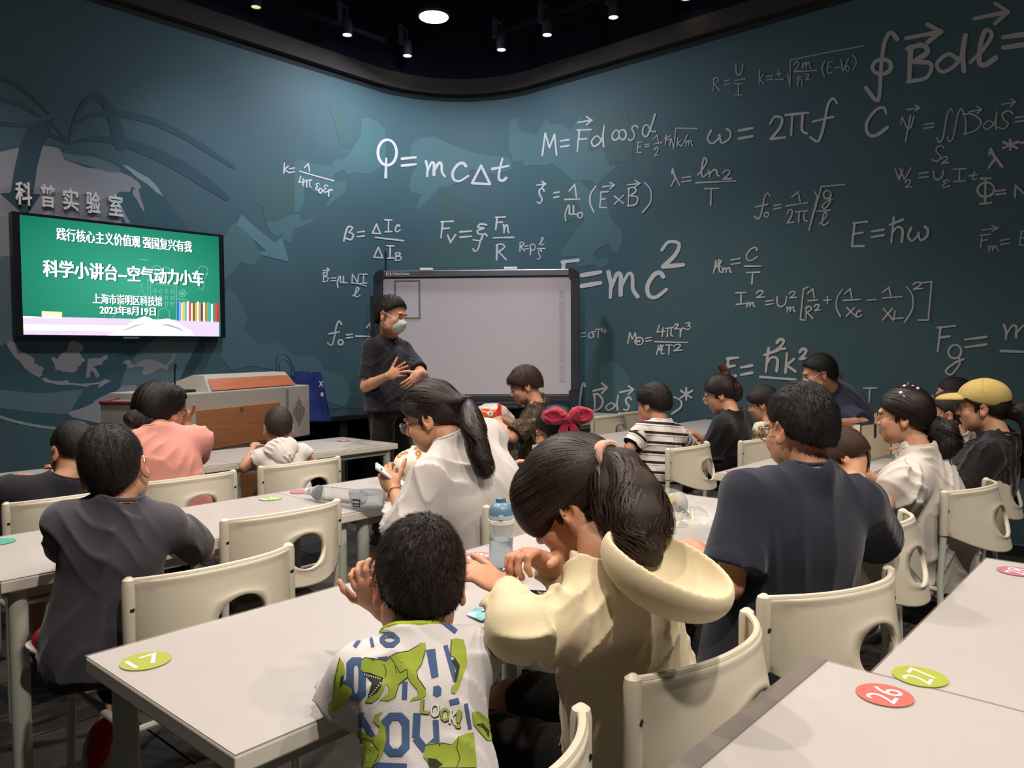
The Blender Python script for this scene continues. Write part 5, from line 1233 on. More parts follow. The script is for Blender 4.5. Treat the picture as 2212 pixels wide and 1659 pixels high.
    def hair(s, col, style='crop', whorl=(0, -.06, .10), n_fuzz=0, fl=.008, vox=None, thick=0, label=None):
        b = SDF(vox or min(s.vox, .006)); L = lambda *v: loc(s.R, s.c, v, s.hs); h = s.hs; R = s.R
        sl, z0 = {'crop': (.78, -.004), 'buzz': (.85, .004), 'bowl': (.50, -.012), 'short': (.52, -.010), 'pony': (.62, -.012), 'bun': (.62, -.008)}[style]
        nrm = (R[1]*sl-R[2]).normalized(); pt = L(0, -.02, z0)
        cl = [(tuple(pt), tuple(nrm))]
        t = thick
        b.ell(L(0, -.015, .037), ((.0795+t)*h, (.100+t)*h, (.0905+t)*h), R, .015, clip=cl)
        b.ell(L(0, -.058, -.005), ((.064+t)*h, (.056+t)*h, (.072+t)*h), R, .03, clip=cl)
        if style in ('bowl', 'short', 'pony', 'bun'):
            for q in (-1, 1): b.ell(L(q*.048, .02, .03), ((.034+t)*h, (.060)*h, (.065)*h), R, .02, clip=cl)
            for q in (-1, 1): b.ell(L(q*.0665, .020, .0), (.0045*h, .009*h, .026*h), R, .006)    # side lock before the ear
        if style in ('bowl', 'short'): b.ell(L(0, .058, .066), (.060*h, .040*h, .030*h), R, .02, clip=[(tuple(L(0, .05, .038 if style == 'bowl' else .045)), tuple(-R[2]))])
        b.disp = folds(.0010*h, 3, 70)
        ax = (0, -.5, .85) if style in ('crop', 'buzz', 'bowl', 'short') else (0, -1, .12)
        o = sdf_obj('hair', b, hairm(col), s.t, {'flow': np_attr_flow(L(0, -.01, .02), R, whorl)}, label, smooth=1)
        s.hair_o = o
        if n_fuzz: f = fuzz(o, n_fuzz, fl*h, L(*whorl), hairm(col, .85, .12, 48, 1.5), s.t); f.name = 'hair_fuzz'
        return o
    def glasses(s, col='#3a3230', r=.0007, rl=.022, lens=True):
        L = lambda *v: loc(s.R, s.c, v, s.hs); m = M('frame_'+col.strip('#'), col, .3, metal=.7)
        mb = MB()
        for q in (-1, 1):
            pts = [L(q*.033+rl*math.cos(a), .103-.10*abs(math.cos(a)*rl)*.0+.0, -.004+rl*.82*math.sin(a)) for a in np.linspace(0, 2*PI, 20, endpoint=False)]
            mb.tube(pts, .0013*s.hs, 6, closed=True)
            mb.tube([L(q*.055, .100, .004), L(q*.072, .085, .006), L(q*.080, .02, .008), L(q*.081, -.012, .018), L(q*.080, -.025, .002)], .0013*s.hs, 6)
        mb.tube([L(-.011, .104, .0), L(0, .107, .003), L(.011, .104, .0)], .0012*s.hs, 6)
        g = wparent(mb.build('glasses', m, None, True), s.t)
        if lens:
            mb = MB()
            for q in (-1, 1): mb.add([L(q*.033+rl*.95*math.cos(a), .103, -.004+rl*.78*math.sin(a)) for a in np.linspace(0, 2*PI, 20, endpoint=False)], [tuple(range(20))])
            o = mb.build('lenses', M('lens', '#dfe8f0', .05, alpha=.18), None); o.parent = g
        return g
    def mask(s, col='#b9cfc8'):
        L = lambda *v: loc(s.R, s.c, v, s.hs); h = s.hs; b = SDF(.004); m = M('mask_'+col.strip('#'), col, .8, bump=.3, bscale=120)
        b.ell(L(0, .040, -.050), (.064*h, .066*h, .058*h), s.R, .01, clip=[(tuple(L(0, .030, 0)), tuple(-s.R[1])), (tuple(L(0, .10, -.012)), tuple(s.R[2])), (tuple(L(0, .05, -.106)), tuple(-s.R[2]))])
        b.cap(L(0, .095, -.02), L(0, .108, -.034), .010*h, .013*h, k=.02, clip=[(tuple(L(0, .10, -.010)), tuple(s.R[2]))])
        b.disp = lambda x, y, z: .0012*np.sin((x*s.R[2][0]+y*s.R[2][1]+z*s.R[2][2]-s.c.dot(s.R[2]))*420)*.7
        o = sdf_obj('face_mask', b, m, s.t)
        mb = MB()
        for q in (-1, 1):
            mb.tube([L(q*.057, .070, -.018), L(q*.074, .03, .0), L(q*.083, -.015, .022), L(q*.085, -.028, .005)], .0014*h, 6); mb.tube([L(q*.052, .060, -.082), L(q*.074, .022, -.055), L(q*.083, -.018, -.035)], .0014*h, 6)
        q = mb.build('ear_loops', M('mask_loop', '#e8e8e4', .6), None, True); q.parent = o; q.matrix_parent_inverse = Matrix.Identity(4)
        q.matrix_parent_inverse = Matrix.Identity(4)
        return o
def decal(name, polys, m, bv, parent, off=.0012, L=9, z0=0, smooth=0, cont=None):
    """polygons given in px, projected from the camera onto a cloth surface"""
    bm = bmesh.new()
    for pl in polys:
        if smooth: pl = catmull(pl, smooth, True)
        vs = [bm.verts.new((x, y, 0)) for x, y in pl]
        for t3 in tess(pl):
            try: bm.faces.new([vs[i] for i in t3])
            except ValueError: pass
    for _ in range(6):
        e = [e for e in bm.edges if e.calc_length() > L]
        if not e: break
        bmesh.ops.subdivide_edges(bm, edges=e, cuts=1); bmesh.ops.triangulate(bm, faces=bm.faces)
    o0 = V3(0, 0, H); bad = []
    for v in bm.verts:
        d = ray(v.co.x, v.co.y).normalized(); hit, nn, i, dist = bv.ray_cast(o0, d)
        if hit is None: bad.append(v)
        else: v.co = hit+(nn if nn.dot(d) < 0 else -nn)*off
    bmesh.ops.delete(bm, geom=bad, context='VERTS')
    lim = .06
    bf = [f for f in bm.faces if max(e.calc_length() for e in f.edges) > lim]
    bmesh.ops.delete(bm, geom=bf, context='FACES')
    bmesh.ops.recalc_face_normals(bm, faces=bm.faces)
    me = bpy.data.meshes.new(name); bm.to_mesh(me); bm.free(); me.polygons.foreach_set('use_smooth', [True]*len(me.polygons))
    o = link(name, me, m); o.parent = parent; o['kind'] = 'stuff'; return o
# ------------------------------------------------------------------ the people in the room
BLK = '#15100e'; BRN = '#241812'
up = V3(0, 0, 1)
def hipat(px, D, z=.53): p = P(px, 1000, D=D); return V3(p.x, p.y, z)
jeans = cloth('trousers_dark', '#1b1a1d'); shoe_b = cloth('shoe_black', '#1b1a1a')
WHO = globals().get('WHO_ONLY')
# 1 presenter ------------------------------------------------------
p = Person('man presenting in dark polo shirt and pale green mask before the whiteboard', P(850, 680, D=5.5), (0, 0, 1.0), 160, sc=1.05, hs=1.12, hyaw=168, hpitch=8, neck=8, neckl=.17, vox=.007, bw=1.08,
           npoint=P(835, 728, D=5.56)) if False else None
hp = P(843, 905, D=5.58)
p = Person('man presenting in dark polo shirt and pale green mask before the whiteboard', P(846, 682, D=5.5), (hp.x, hp.y, .96), 168, sc=1.04, hs=1.12, hyaw=165, hpitch=10, hroll=-4, vox=.0065, bw=1.06, npoint=P(838, 729, D=5.62))
p.arm('R', e=P(790, 835, D=5.42), w=P(838, 812, D=5.22), hd=P(893, 790, D=5.12)-P(838, 812, D=5.22), pn=V3(_f.x, _f.y, -.35), curl=[.05, .08, .12, .16], tcurl=.0, spread=.25)
p.arm('L', e=P(914, 812, D=5.45), w=P(906, 806, D=5.2), hd=P(880, 836, D=5.12)-P(906, 806, D=5.2), pn=-p.f+V3(0, 0, -.3), curl=[.35, .4, .45, .5], tcurl=.3)
p.stand(); p.build_body(); polo = cloth('polo_navy', '#26252d')
p.shirt(polo, sleeve=.80, amp=.004, bell=.07, cuffr=.064, length=-.02, tr=.18, collar=polo, seed=4, belly=1.06, depth=.72)
p.trousers(cloth('trousers_black', '#141312'), 1.0); p.shoes(shoe_b, shoe_b); p.hair('#17120f', 'crop', n_fuzz=5000, fl=.016, thick=.004); p.mask()
mb = MB(); L_o = lambda *v: loc(p.T, p.N, v, 1)
for q in (-1, 1): mb.add([L_o(q*.012, .075, -.07), L_o(q*.075, .045, -.055), L_o(q*.085, -.01, .015), L_o(q*.05, .05, .0), L_o(q*.02, .085, -.045)], [(0, 1, 2, 3, 4), (4, 3, 2, 1, 0)])
wparent(mb.build('collar_flaps', polo, None, True), p.t)
# 2 man in black at the left edge ----------------------------------
p = Person('man in black tee with short dark hair at the left edge, seen from behind', P(158, 975, D=3.2), V3(1.02, 3.46, .52), 5, sc=.98, hs=1.0, hyaw=-8, hpitch=22, hroll=4, vox=.007, npoint=P(138, 1040, D=3.1))
p.arm('L'); p.arm('R'); p.sit(); p.build_body(); p.shirt(cloth('tee_black', '#24242c'), tr=.185, seed=2, amp=.003, collar=cloth('tee_black', '#24242c')); p.trousers(jeans, .5); p.hair(BLK, 'crop', n_fuzz=2500); 
# 3 woman in pink ---------------------------------------------------
p = Person('woman in salmon pink top with a low bun, chin on hand before the lectern', P(345, 890, D=3.72), V3(1.62, 3.52, .54), 12, sc=.98, hs=1.12, hyaw=62, hpitch=4, vox=.007, npoint=P(342, 925, D=3.6), bw=1.0)
p.arm('R', e=P(425, 985, D=3.95), w=P(402, 912, D=4.0), hd=P(392, 886, D=3.98)-P(402, 912, D=4.0), pn=P(380, 890, D=3.9)-P(402, 900, D=4.0), curl=[.9, .9, .9, .9]); p.arm('L')
p.sit(); p.build_body(); p.shirt(cloth('pink_top', '#d5948a', var=.03), sleeve=.9, tr=.185, bell=.075, cuffr=.07, seed=8, amp=.006, folds_f=20, collar=cloth('pink_top', '#d5948a'))
p.trousers(jeans); o = p.hair('#15100f', 'pony', thick=.012)
b = SDF(.006); L = lambda *v: loc(p.R, p.c, v, p.hs); b.ell(L(-.02, -.125, -.03), (.052, .045, .045), p.R, .02); b.ell(L(.0, -.08, -.04), (.075, .06, .055), p.R, .03); b.ell(L(.03, .02, .07), (.072, .085, .06), p.R, .03); b.disp = folds(.004, 3, 60)
sdf_obj('hair_bun', b, hairm('#15100f'), p.t, {'flow': np_attr_flow(L(0, -.1, -.03), p.R, (0, -1, 0))}); comb(o, 900, L(0, -.12, -.03), 6, .02, hairm('#15100f'), p.t)
p.glasses('#23222a')
# 4 boy in grey ------------------------------------------------------
p = Person('boy in dark grey tee with a white mask looped behind his ears', P(246, 1012, D=2.02), V3(.80, 2.17, .55), 24, sc=.78, hs=.95, hyaw=34, hpitch=2, hroll=-9, vox=.005, npoint=P(256, 1080, D=1.98), neck=10, bw=1.0, sw=.150)
p.arm('R', e=P(440, 1190, D=2.28), w=P(400, 1180, D=2.45)); p.arm('L', e=P(140, 1190, D=2.18), w=P(190, 1165, D=2.42))
k = p.hip; 
for kn, an, q in ((P(150, 1400, D=2.3), P(108, 1370, D=2.05), -1), (P(300, 1420, D=2.35), P(232, 1570, D=2.25), 1)):
    pass
fdir = V3(math.sin(.3), math.cos(.3), 0); hj = p.hip
p.legs = []
for q_, kn, an, toe in ((-1, P(170, 1330, D=2.2), P(108, 1372, D=2.14), P(108, 1372, D=2.14)+Vector((_f.x, _f.y, -.45))), (1, P(275, 1400, D=2.5), P(228, 1575, D=2.3), P(228, 1575, D=2.3)+Vector((-_f.x*.8+.3, -_f.y*.8, -.35)))):
    p.legs.append((hj+p.r*.07*q_, kn, an, (toe-an).normalized()))
p.build_body(); p.shirt(cloth('tee_grey', '#4a4850', var=.05), sleeve=.82, tr=.168, bell=.066, cuffr=.070, length=.0, seed=11, amp=.0045, folds_f=22, collar=cloth('tee_grey', '#4a4850'), vox=.005, belly=1.08)
p.trousers(cloth('shorts_black', '#1c1b20'), .62, name='trousers'); p.hair(BLK, 'crop', n_fuzz=7000, fl=.009); p.mask('#c9cdd4')
for hj_, kn, an, f in p.legs:
    a = an+f*.045; r_ = f.cross((an-kn)).normalized(); u_ = r_.cross(f); u_ = u_ if u_.dot(kn-an) > 0 else -u_; RR = (r_, f, u_); b = SDF(.005); b.ell(a-u_*.02, (.031, .076, .032), RR, .02); b.cap(an-u_*.01, an+u_*.03, .034, .032, k=.02)
    sdf_obj('shoe', b, cloth('shoe_red', '#b8303c', sheen=0), p.t); b = SDF(.005); b.ell(a-u_*.046, (.036, .094, .011), RR, .01); sdf_obj('sole', b, M('sole_white', '#c9c6c0', .6), p.t)
# 5 small boy white hoodie -------------------------------------------
p = Person('small boy in white sleeveless hooded top at the front table, seen from behind', P(602, 925, D=4.28), V3(2.30, 3.62, .58), 20, sc=.66, hs=.95, hyaw=26, hpitch=14, vox=.006, npoint=P(602, 964, D=4.22), neck=10)
p.arm('L', e=P(528, 1010, D=4.15), w=P(548, 965, D=4.45), curl=.6); p.arm('R', e=P(690, 1010, D=4.35)); p.sit(); p.build_body()
mwh = cloth('hood_white', '#cfc8c4', var=.03); p.shirt(mwh, sleeve=.12, bell=.075, cuffr=.08, tr=.185, seed=3, amp=.004, collar=mwh, shoulder=.066)
b = SDF(.006); b.ell(p.N-p.sp*.03-p.f*.055, (.095, .045, .065), p.T, .03); b.ell(p.N-p.sp*.085-p.f*.075, (.05, .03, .05), p.T, .04); b.ell(p.N+p.sp*.02-p.f*.02, (.06, .05, .03), p.T, .02, 's'); b.disp = folds(.004, 9, 60); sdf_obj('hood', b, mwh, p.t)
p.trousers(jeans, .5); p.hair('#2b211c', 'buzz', n_fuzz=2500, fl=.008)
# 6 woman white tee with ponytail and phone ---------------------------
p = Person('woman in oversized white tee with long dark ponytail holding a phone', P(932, 902, D=3.05), V3(2.25, 2.02, .52), -5, sc=1.0, hs=1.10, hyaw=-28, hpitch=20, vox=.006, npoint=P(972, 945, D=2.98), bw=1.12, sw=.18)
pw = P(852, 1060, D=3.02)
p.arm('L', e=P(885, 1140, D=2.80), w=pw, hd=P(835, 1035, D=3.05)-pw+V3(0, 0, .01), pn=V3(.6, .5, .1), curl=[.7, .8, .9, 1.0], tcurl=.2); p.arm('R', w=P(905, 1060, D=3.25))
p.sit(); p.build_body(); mwt = cloth('tee_white', '#bcb7b5', var=.03)
p.shirt(mwt, sleeve=1.0, bell=.080, cuffr=.098, tr=.205, seed=21, amp=.008, folds_f=18, collar=mwt, length=.0, vox=.0055, shoulder=.064, depth=.78, long=.22)
p.trousers(jeans, .5); o = p.hair('#1a1110', 'pony', thick=.004); L = lambda *v: loc(p.R, p.c, v, p.hs); tie = P(1012, 870, D=2.97)
b = SDF(.006); b.ell(L(-.0, -.01, .04), (.086*1.1, .108*1.1, .098*1.1), p.R, .02, clip=[(tuple(L(0, -.02, -.012)), tuple((p.R[1]*.62-p.R[2]).normalized()))]); b.cap(L(0, -.07, .03), tie, .05, .022, k=.03)
pp = [tie, P(1016, 892, D=2.90), P(1024, 930, D=2.84), P(1034, 975, D=2.82), P(1043, 1002, D=2.81)]
for i in range(4): b.cap(pp[i], pp[i+1], [.018, .028, .038, .038][i], [.028, .038, .038, .020][i], k=.02)
oo = sdf_obj('ponytail', b, hairm('#1a1110'), p.t, {'flow': np_attr_flow(L(0, 0, .03), p.R, (0, -1, .2))}, smooth=1)
comb(oo, 1800, tie, 9, .018, hairm('#1a1110'), p.t, start=lambda c: (c-p.c).length < .17, width=.003); tail('hair_strands', pp+[P(1050, 1030, D=2.82)], [.020, .040, .054, .056, .050, .036], 620, hairm('#1a1110'), p.t, .005)
p.glasses('#b9a79a', rl=.024)
ph = P(846, 1030, D=3.06); t = thing('mobile_phone', 'white mobile phone held by the woman in the white tee', 'phone', ph); t.rotation_euler = (math.radians(38), math.radians(-8), math.radians(52))
mb = MB(); mb.box((0, 0, 0), (.078, .158, .009), bev=.004); mb.build('phone_body', mat('phone_case', '#a9bcc0', .35), t)
mb = MB(); mb.box((0, 0, .0048), (.070, .150, .001)); mb.build('phone_screen', mat('phone_screen', '#dfe6ea', .2, emit='#dfe8ef', estr=.55), t); mb = MB(); mb.box((-.02, .055, .0056), (.03, .008, .0004)); mb.box((.015, -.01, .0056), (.012, .012, .0004)); mb.build('screen_mark', mblk, t)
mb = MB(); A = p.arms['L']; dd = (A['w']-A['e']).normalized(); x = dd.cross(up).normalized(); y = dd.cross(x); c = A['w']-dd*.02
mb.tube([c+x*.029*math.cos(a)+y*.029*math.sin(a) for a in np.linspace(0, 2*PI, 20, endpoint=False)], .0022, 6, closed=True); wparent(mb.build('bracelet', mat('rose_gold', '#c98f6e', .25, metal=1), None, True), p.t)
# 6b child in floral top ------------------------------------------------
fl_m = bpy.data.materials.new('floral_print'); fl_m.use_nodes = True; nt = fl_m.node_tree; bs = nt.nodes['Principled BSDF']; bs.inputs['Roughness'].default_value = .9
vo = nt.nodes.new('ShaderNodeTexVoronoi'); vo.inputs['Scale'].default_value = 22; tc = nt.nodes.new('ShaderNodeTexCoord'); nt.links.new(tc.outputs['Object'], vo.inputs['Vector'])
cr = nt.nodes.new('ShaderNodeValToRGB'); cr.color_ramp.interpolation = 'CONSTANT'; e = cr.color_ramp.elements; e[0].color = lin('#d8b04a'); e[1].position = .16; e[1].color = lin('#b5563c')
for ps, c in ((.3, '#7f9a6a'), (.38, '#d9d2bd')): q = e.new(ps); q.color = lin(c)
nt.links.new(vo.outputs['Distance'], cr.inputs[0]); nt.links.new(cr.outputs[0], bs.inputs['Base Color'])
p = Person('child in cream floral top half hidden by the woman in the white tee', P(918, 905, D=3.75), V3(2.62, 2.62, .55), 0, sc=.75, hs=.92, hyaw=-10, hpitch=20, vox=.008, npoint=P(915, 958, D=3.62))
p.arm('L', e=P(866, 1000, D=3.55), w=P(880, 985, D=3.8)); p.arm('R'); p.sit(); p.build_body(); p.shirt(fl_m, sleeve=.5, tr=.16, seed=2, puff=.07); p.hair('#2a1b14', 'pony', thick=.004); p.trousers(jeans, .5)
# 7 woman in camouflage print -------------------------------------------
cm = bpy.data.materials.new('camouflage_print'); cm.use_nodes = True; nt = cm.node_tree; bs = nt.nodes['Principled BSDF']; bs.inputs['Roughness'].default_value = .9
tc = nt.nodes.new('ShaderNodeTexCoord'); n1 = nt.nodes.new('ShaderNodeTexNoise'); n1.inputs['Scale'].default_value = 11; n1.inputs['Detail'].default_value = 5; n1.inputs['Distortion'].default_value = 1.2; nt.links.new(tc.outputs['Object'], n1.inputs['Vector'])
cr = nt.nodes.new('ShaderNodeValToRGB'); cr.color_ramp.interpolation = 'CONSTANT'; e = cr.color_ramp.elements; e[0].color = lin('#2a2019'); e[1].position = .46; e[1].color = lin('#4a3a2a')
for ps, c in ((.55, '#2c231b'), (.6, '#7a5f43'), (.64, '#332820'), (.70, '#a08468')): q = e.new(ps); q.color = lin(c)
nt.links.new(n1.outputs['Fac'], cr.inputs[0]); nt.links.new(cr.outputs[0], bs.inputs['Base Color'])
p = Person('woman with short brown hair in brown camouflage print top, profile to the left', P(1134, 833, D=5.55), V3(4.36, 3.62, .55), -30, sc=1.0, hs=1.12, hyaw=-42, hpitch=22, vox=.007, npoint=P(1158, 866, D=5.5), bw=1.0)
hw_ = P(1075, 912, D=5.5); p.arm('L', e=P(1108, 946, D=5.3), w=hw_, hd=P(1045, 915, D=5.5)-hw_, curl=.4); p.arm('R', w=P(1080, 905, D=5.75), hd=P(1045, 912, D=5.6)-P(1080, 905, D=5.75), curl=.6)
p.sit(); p.build_body(); p.shirt(cm, sleeve=.85, tr=.175, bell=.08, cuffr=.085, seed=12, amp=.005, vox=.007, length=-.03); p.trousers(cm, .5); o = p.hair('#33231b', 'short', thick=.006, n_fuzz=2600, fl=.018)
# 8 girl with red bow ---------------------------------------------------
p = Person('girl with dark hair and a big crimson bow, wearing glasses', P(1200, 935, D=3.75), V3(3.02, 2.30, .53), 0, sc=.80, hs=.98, hyaw=-22, hpitch=12, vox=.007, npoint=P(1222, 985, D=3.62))
p.arm('L', w=P(1135, 1060, D=3.85), e=P(1160, 1130, D=3.5)); p.arm('R'); p.sit(); p.build_body(); p.shirt(cloth('tee_maroon', '#5a3a34'), seed=4, sleeve=.5); p.trousers(jeans, .5); o = p.hair('#0f0c0d', 'pony', thick=.008); p.glasses('#2a2c38', rl=.025)
L = lambda *v: loc(p.R, p.c, v, p.hs); bc = P(1228, 905, D=3.62)
comb(o, 900, bc, 6, .02, hairm('#0f0c0d'), p.t)
bt = thing('hair_bow', 'large crimson satin bow tied in the girl\'s dark hair', 'hair bow', bc); bt.parent = None
mb = cloth('bow_red', '#8f1a34', sheen=.4, bscale=120)
rdir = _r2.normalized(); 
b = SDF(.004); RR = (rdir, _f, _u2)
b.ell(bc-rdir*.062+up*.012, (.062, .030, .040), RR, .01); b.ell(bc+rdir*.058+up*.018, (.060, .030, .042), RR, .01); b.ell(bc-rdir*.075+up*.012-_f*.022, (.035, .012, .020), RR, .008, 's'); b.ell(bc+rdir*.072+up*.02-_f*.022, (.035, .012, .02), RR, .008, 's'); b.disp = folds(.0035, 6, 80)
wparent(sdf_obj('bow_loops', b, mb), bt); b = SDF(.004); b.ell(bc, (.017, .02, .022), RR, .005); wparent(sdf_obj('bow_knot', b, mb), bt)
b = SDF(.004)
for q, l in ((-1, .085), (1, .075)): b.cap(bc+rdir*q*.01, bc+rdir*q*.032-up*l-_f*.01, .012, .026, k=.004, R=RR, sc=(1, .35, 1), clip=[(tuple(bc-up*l), (0, 0, -1))])
b.disp = folds(.002, 8, 90); wparent(sdf_obj('bow_tails', b, mb), bt)
bt.parent = p.t; bt.location = bc-Vector(p.t.location); del bt['label']; del bt['category']
# 9 striped boy -----------------------------------------------------------
sm = bpy.data.materials.new('striped_jersey'); sm.use_nodes = True; nt = sm.node_tree; bs = nt.nodes['Principled BSDF']; bs.inputs['Roughness'].default_value = .9
at = nt.nodes.new('ShaderNodeAttribute'); at.attribute_name = 'sv'; sx = nt.nodes.new('ShaderNodeSeparateXYZ'); nt.links.new(at.outputs['Vector'], sx.inputs[0])
fr = nt.nodes.new('ShaderNodeMath'); fr.operation = 'FRACT'; nt.links.new(sx.outputs['X'], fr.inputs[0])
cr = nt.nodes.new('ShaderNodeValToRGB'); cr.color_ramp.interpolation = 'CONSTANT'; e = cr.color_ramp.elements; e[0].color = lin('#1a1718'); e[1].position = .27; e[1].color = lin('#cfc8c2')
for ps, c in ((.42, '#3a3636'), (.47, '#cfc8c2')): q = e.new(ps); q.color = lin(c)
nt.links.new(fr.outputs[0], cr.inputs[0]); nt.links.new(cr.outputs[0], bs.inputs['Base Color'])
p = Person('boy in white tee with black stripes leaning on the table', P(1412, 872, D=4.75), V3(4.05, 2.42, .53), 15, sc=.86, hs=1.02, hyaw=8, hpitch=10, vox=.006, npoint=P(1427, 912, D=4.68), bw=1.02)
p.arm('L', e=P(1362, 968, D=4.55), w=P(1385, 965, D=4.85)); p.arm('R', e=P(1490, 965, D=4.95)); p.sit(); p.build_body()
def sv(V):
    base = (V-np.array(p.N))@np.array(p.sp); out = base.copy()
    tor, _ = seg_d(V, p.S-p.sp*.05, p.hip)
    for q, A in p.arms.items():
        d, t = seg_d(V, A['S']+(A['e']-A['S'])*.12, A['e']+(A['e']-A['S'])*.2); dd = np.array((A['e']-A['S']).normalized()); m = (d < .075*p.sc)&(tor > .155*p.sc)
        out[m] = (-((V-np.array(A['S']))@dd)-.02)[m]
    return np.stack([-out/.058+20, out*0, out*0], 1)
p.shirt(sm, sleeve=.85, tr=.18, bell=.075, cuffr=.078, seed=5, amp=.004, attrs={'sv': sv}, vox=.005, belly=1.05, collar=M('collar_cream', '#cfc8c2', .9))
p.trousers(sm, .5, name='shorts'); p.hair(BLK, 'bowl', thick=.006, n_fuzz=2500, fl=.014)
a = bpy.data.objects
# 10 woman in black with claw clip bun -------------------------------------
p = Person('woman in black top and glasses with reddish-brown hair clipped up', P(1556, 852, D=5.1), V3(4.72, 2.28, .54), -5, sc=1.0, hs=1.04, hyaw=-20, hpitch=20, vox=.007, npoint=P(1582, 890, D=5.0), bw=1.0)
p.arm('L', e=P(1532, 985, D=4.9), w=P(1500, 960, D=5.15)); p.arm('R'); p.sit(); p.build_body(); mbk = cloth('top_black', '#19171a'); p.shirt(mbk, sleeve=1.0, long=.1, tr=.185, bell=.085, cuffr=.085, seed=6, amp=.006, folds_f=20); p.trousers(jeans); o = p.hair('#150f0e', 'bun', thick=.006)
L = lambda *v: loc(p.R, p.c, v, p.hs); b = SDF(.006); b.ell(L(0, -.085, .0), (.062, .055, .085), p.R, .03); b.ell(L(0, -.075, .10), (.04, .035, .05), p.R, .03); b.disp = folds(.006, 3, 70)
sdf_obj('hair_bun', b, hairm('#2a1714'), p.t, {'flow': np_attr_flow(L(0, -.05, .1), p.R, (0, 0, 1))}); tail('hair_strands', [L(0, -.06, .08), L(0, -.075, .13), L(0, -.06, .175)], [.03, .035, .03], 160, hairm('#4a2318'), p.t, .004); comb(o, 900, L(0, -.08, .08), 6, .02, hairm('#241512'), p.t)
p.glasses('#c9c4c8', rl=.025)
# 11 child behind the man in navy -------------------------------------------
p = Person('child with black bowl-cut hair and leafy print top, partly behind the man in navy', P(1648, 872, D=5.4), V3(5.05, 2.25, .54), 0, sc=.78, hs=1.0, hyaw=-12, hpitch=16, vox=.008, npoint=P(1668, 920, D=5.3))
p.arm('L'); p.arm('R'); p.sit(); p.build_body(); p.shirt(fl_m, seed=4); p.hair(BLK, 'bowl', thick=.005); p.trousers(jeans, .5)
# 12 leaning man with mask ----------------------------------------------------
hp = P(1850, 985, D=5.75)
p = Person('man in blue polo and face mask leaning against the formula wall', P(1768, 808, D=5.55), (hp.x, hp.y, .86), -35, sc=1.0, hs=1.12, hyaw=-34, hpitch=14, hroll=0, vox=.007, npoint=P(1797, 842, D=5.6), bw=1.0)
p.arm('L', e=P(1866, 915, D=5.35), w=P(1800, 912, D=5.3), curl=.7); p.arm('R', w=P(1800, 920, D=5.7)); p.stand(); p.build_body(); mp_ = cloth('polo_blue', '#3d4258'); p.shirt(mp_, sleeve=.85, seed=9, amp=.005, collar=mp_, bell=.08, cuffr=.082, tr=.18); p.trousers(jeans); p.shoes(shoe_b); p.hair(BLK, 'crop', thick=.006, n_fuzz=1500, fl=.02); p.mask('#b8c6d2')
# 13 man in navy ---------------------------------------------------------------
p = Person('large man in navy tee and glasses sitting with his back to the camera', P(1727, 926, D=2.08), V3(2.02, .86, .50), 34, sc=1.0, hs=.97, hyaw=27, hpitch=12, hroll=0, vox=.005, npoint=P(1752, 1020, D=2.02), bw=1.02, sw=.165, neck=20)
p.arm('L', e=P(1575, 1262, D=1.93), w=P(1505, 1190, D=2.2)); p.arm('R', e=P(1900, 1180, D=2.45), w=P(1800, 1120, D=2.6)); p.sit(); p.build_body(); mn = cloth('tee_navy', '#272a36', var=.04)
p.shirt(mn, sleeve=.80, tr=.192, bell=.078, cuffr=.082, seed=13, amp=.0045, folds_f=16, collar=mn, vox=.005, depth=.72, shoulder=.064, neckr=.070); p.trousers(cloth('shorts_navy', '#1d1d26'), .5); p.hair('#120d0b', 'crop', thick=.004, n_fuzz=9000, fl=.010); p.glasses('#6e6258')
# 13b child resting head -----------------------------------------------------------
p = Person('child with long brown hair bent low over the table behind the man in navy', P(1822, 985, D=3.3), V3(3.28, .98, .53), 10, sc=.78, hs=.95, hyaw=-10, hpitch=48, vox=.008, npoint=P(1838, 1040, D=3.2))
p.arm('L', w=P(1815, 1075, D=3.5)); p.arm('R'); p.sit(); p.build_body(); p.shirt(cloth('tee_tan', '#a08a6c'), seed=4); o = p.hair('#2e1c13', 'pony', thick=.006); p.trousers(jeans, .5); L = lambda *v: loc(p.R, p.c, v, p.hs)
q0 = L(0, -.07, .05); tail('hair_strands', [q0, q0+V3(.05, -.02, -.03), q0+V3(.09, -.03, -.09), q0+V3(.10, -.04, -.16)], [.04, .05, .045, .03], 220, hairm('#2e1c13'), p.t, .004)
# 14 woman with puff sleeves ----------------------------------------------------------
p = Person('woman in white puff-sleeve blouse with pearl hair clips and gold glasses', P(1950, 900, D=3.28), V3(3.63, .86, .52), -5, sc=1.0, hs=1.0, hyaw=-12, hpitch=2, vox=.006, npoint=P(1985, 965, D=3.22), bw=1.06)
p.arm('L', e=P(1905, 1095, D=3.05), w=P(1820, 1042, D=3.35), curl=.4); p.arm('R', w=P(1840, 1010, D=3.6)); p.sit(); p.build_body(); mb2 = cloth('blouse_white', '#c2bbb4', var=.03)
p.shirt(mb2, sleeve=.62, tr=.195, bell=.085, cuffr=.082, seed=31, amp=.008, folds_f=24, collar=mb2, puff=.098, length=-.10, vox=.006, depth=.80, belly=1.15); p.trousers(jeans)
o = p.hair('#130d0d', 'pony', thick=.006); L = lambda *v: loc(p.R, p.c, v, p.hs); tie = L(0, -.115, -.035)
comb(o, 1500, tie, 8, .02, hairm('#1a1110'), p.t, width=.003); b = SDF(.007); b.ell(tie-up*.01, (.05, .04, .05), p.R, .03); pp = [tie, L(.0, -.155, -.06), L(0, -.165, -.11), L(0, -.14, -.165)]
for i in range(3): b.cap(pp[i], pp[i+1], [.03, .05, .05][i], [.05, .05, .03][i], k=.02)
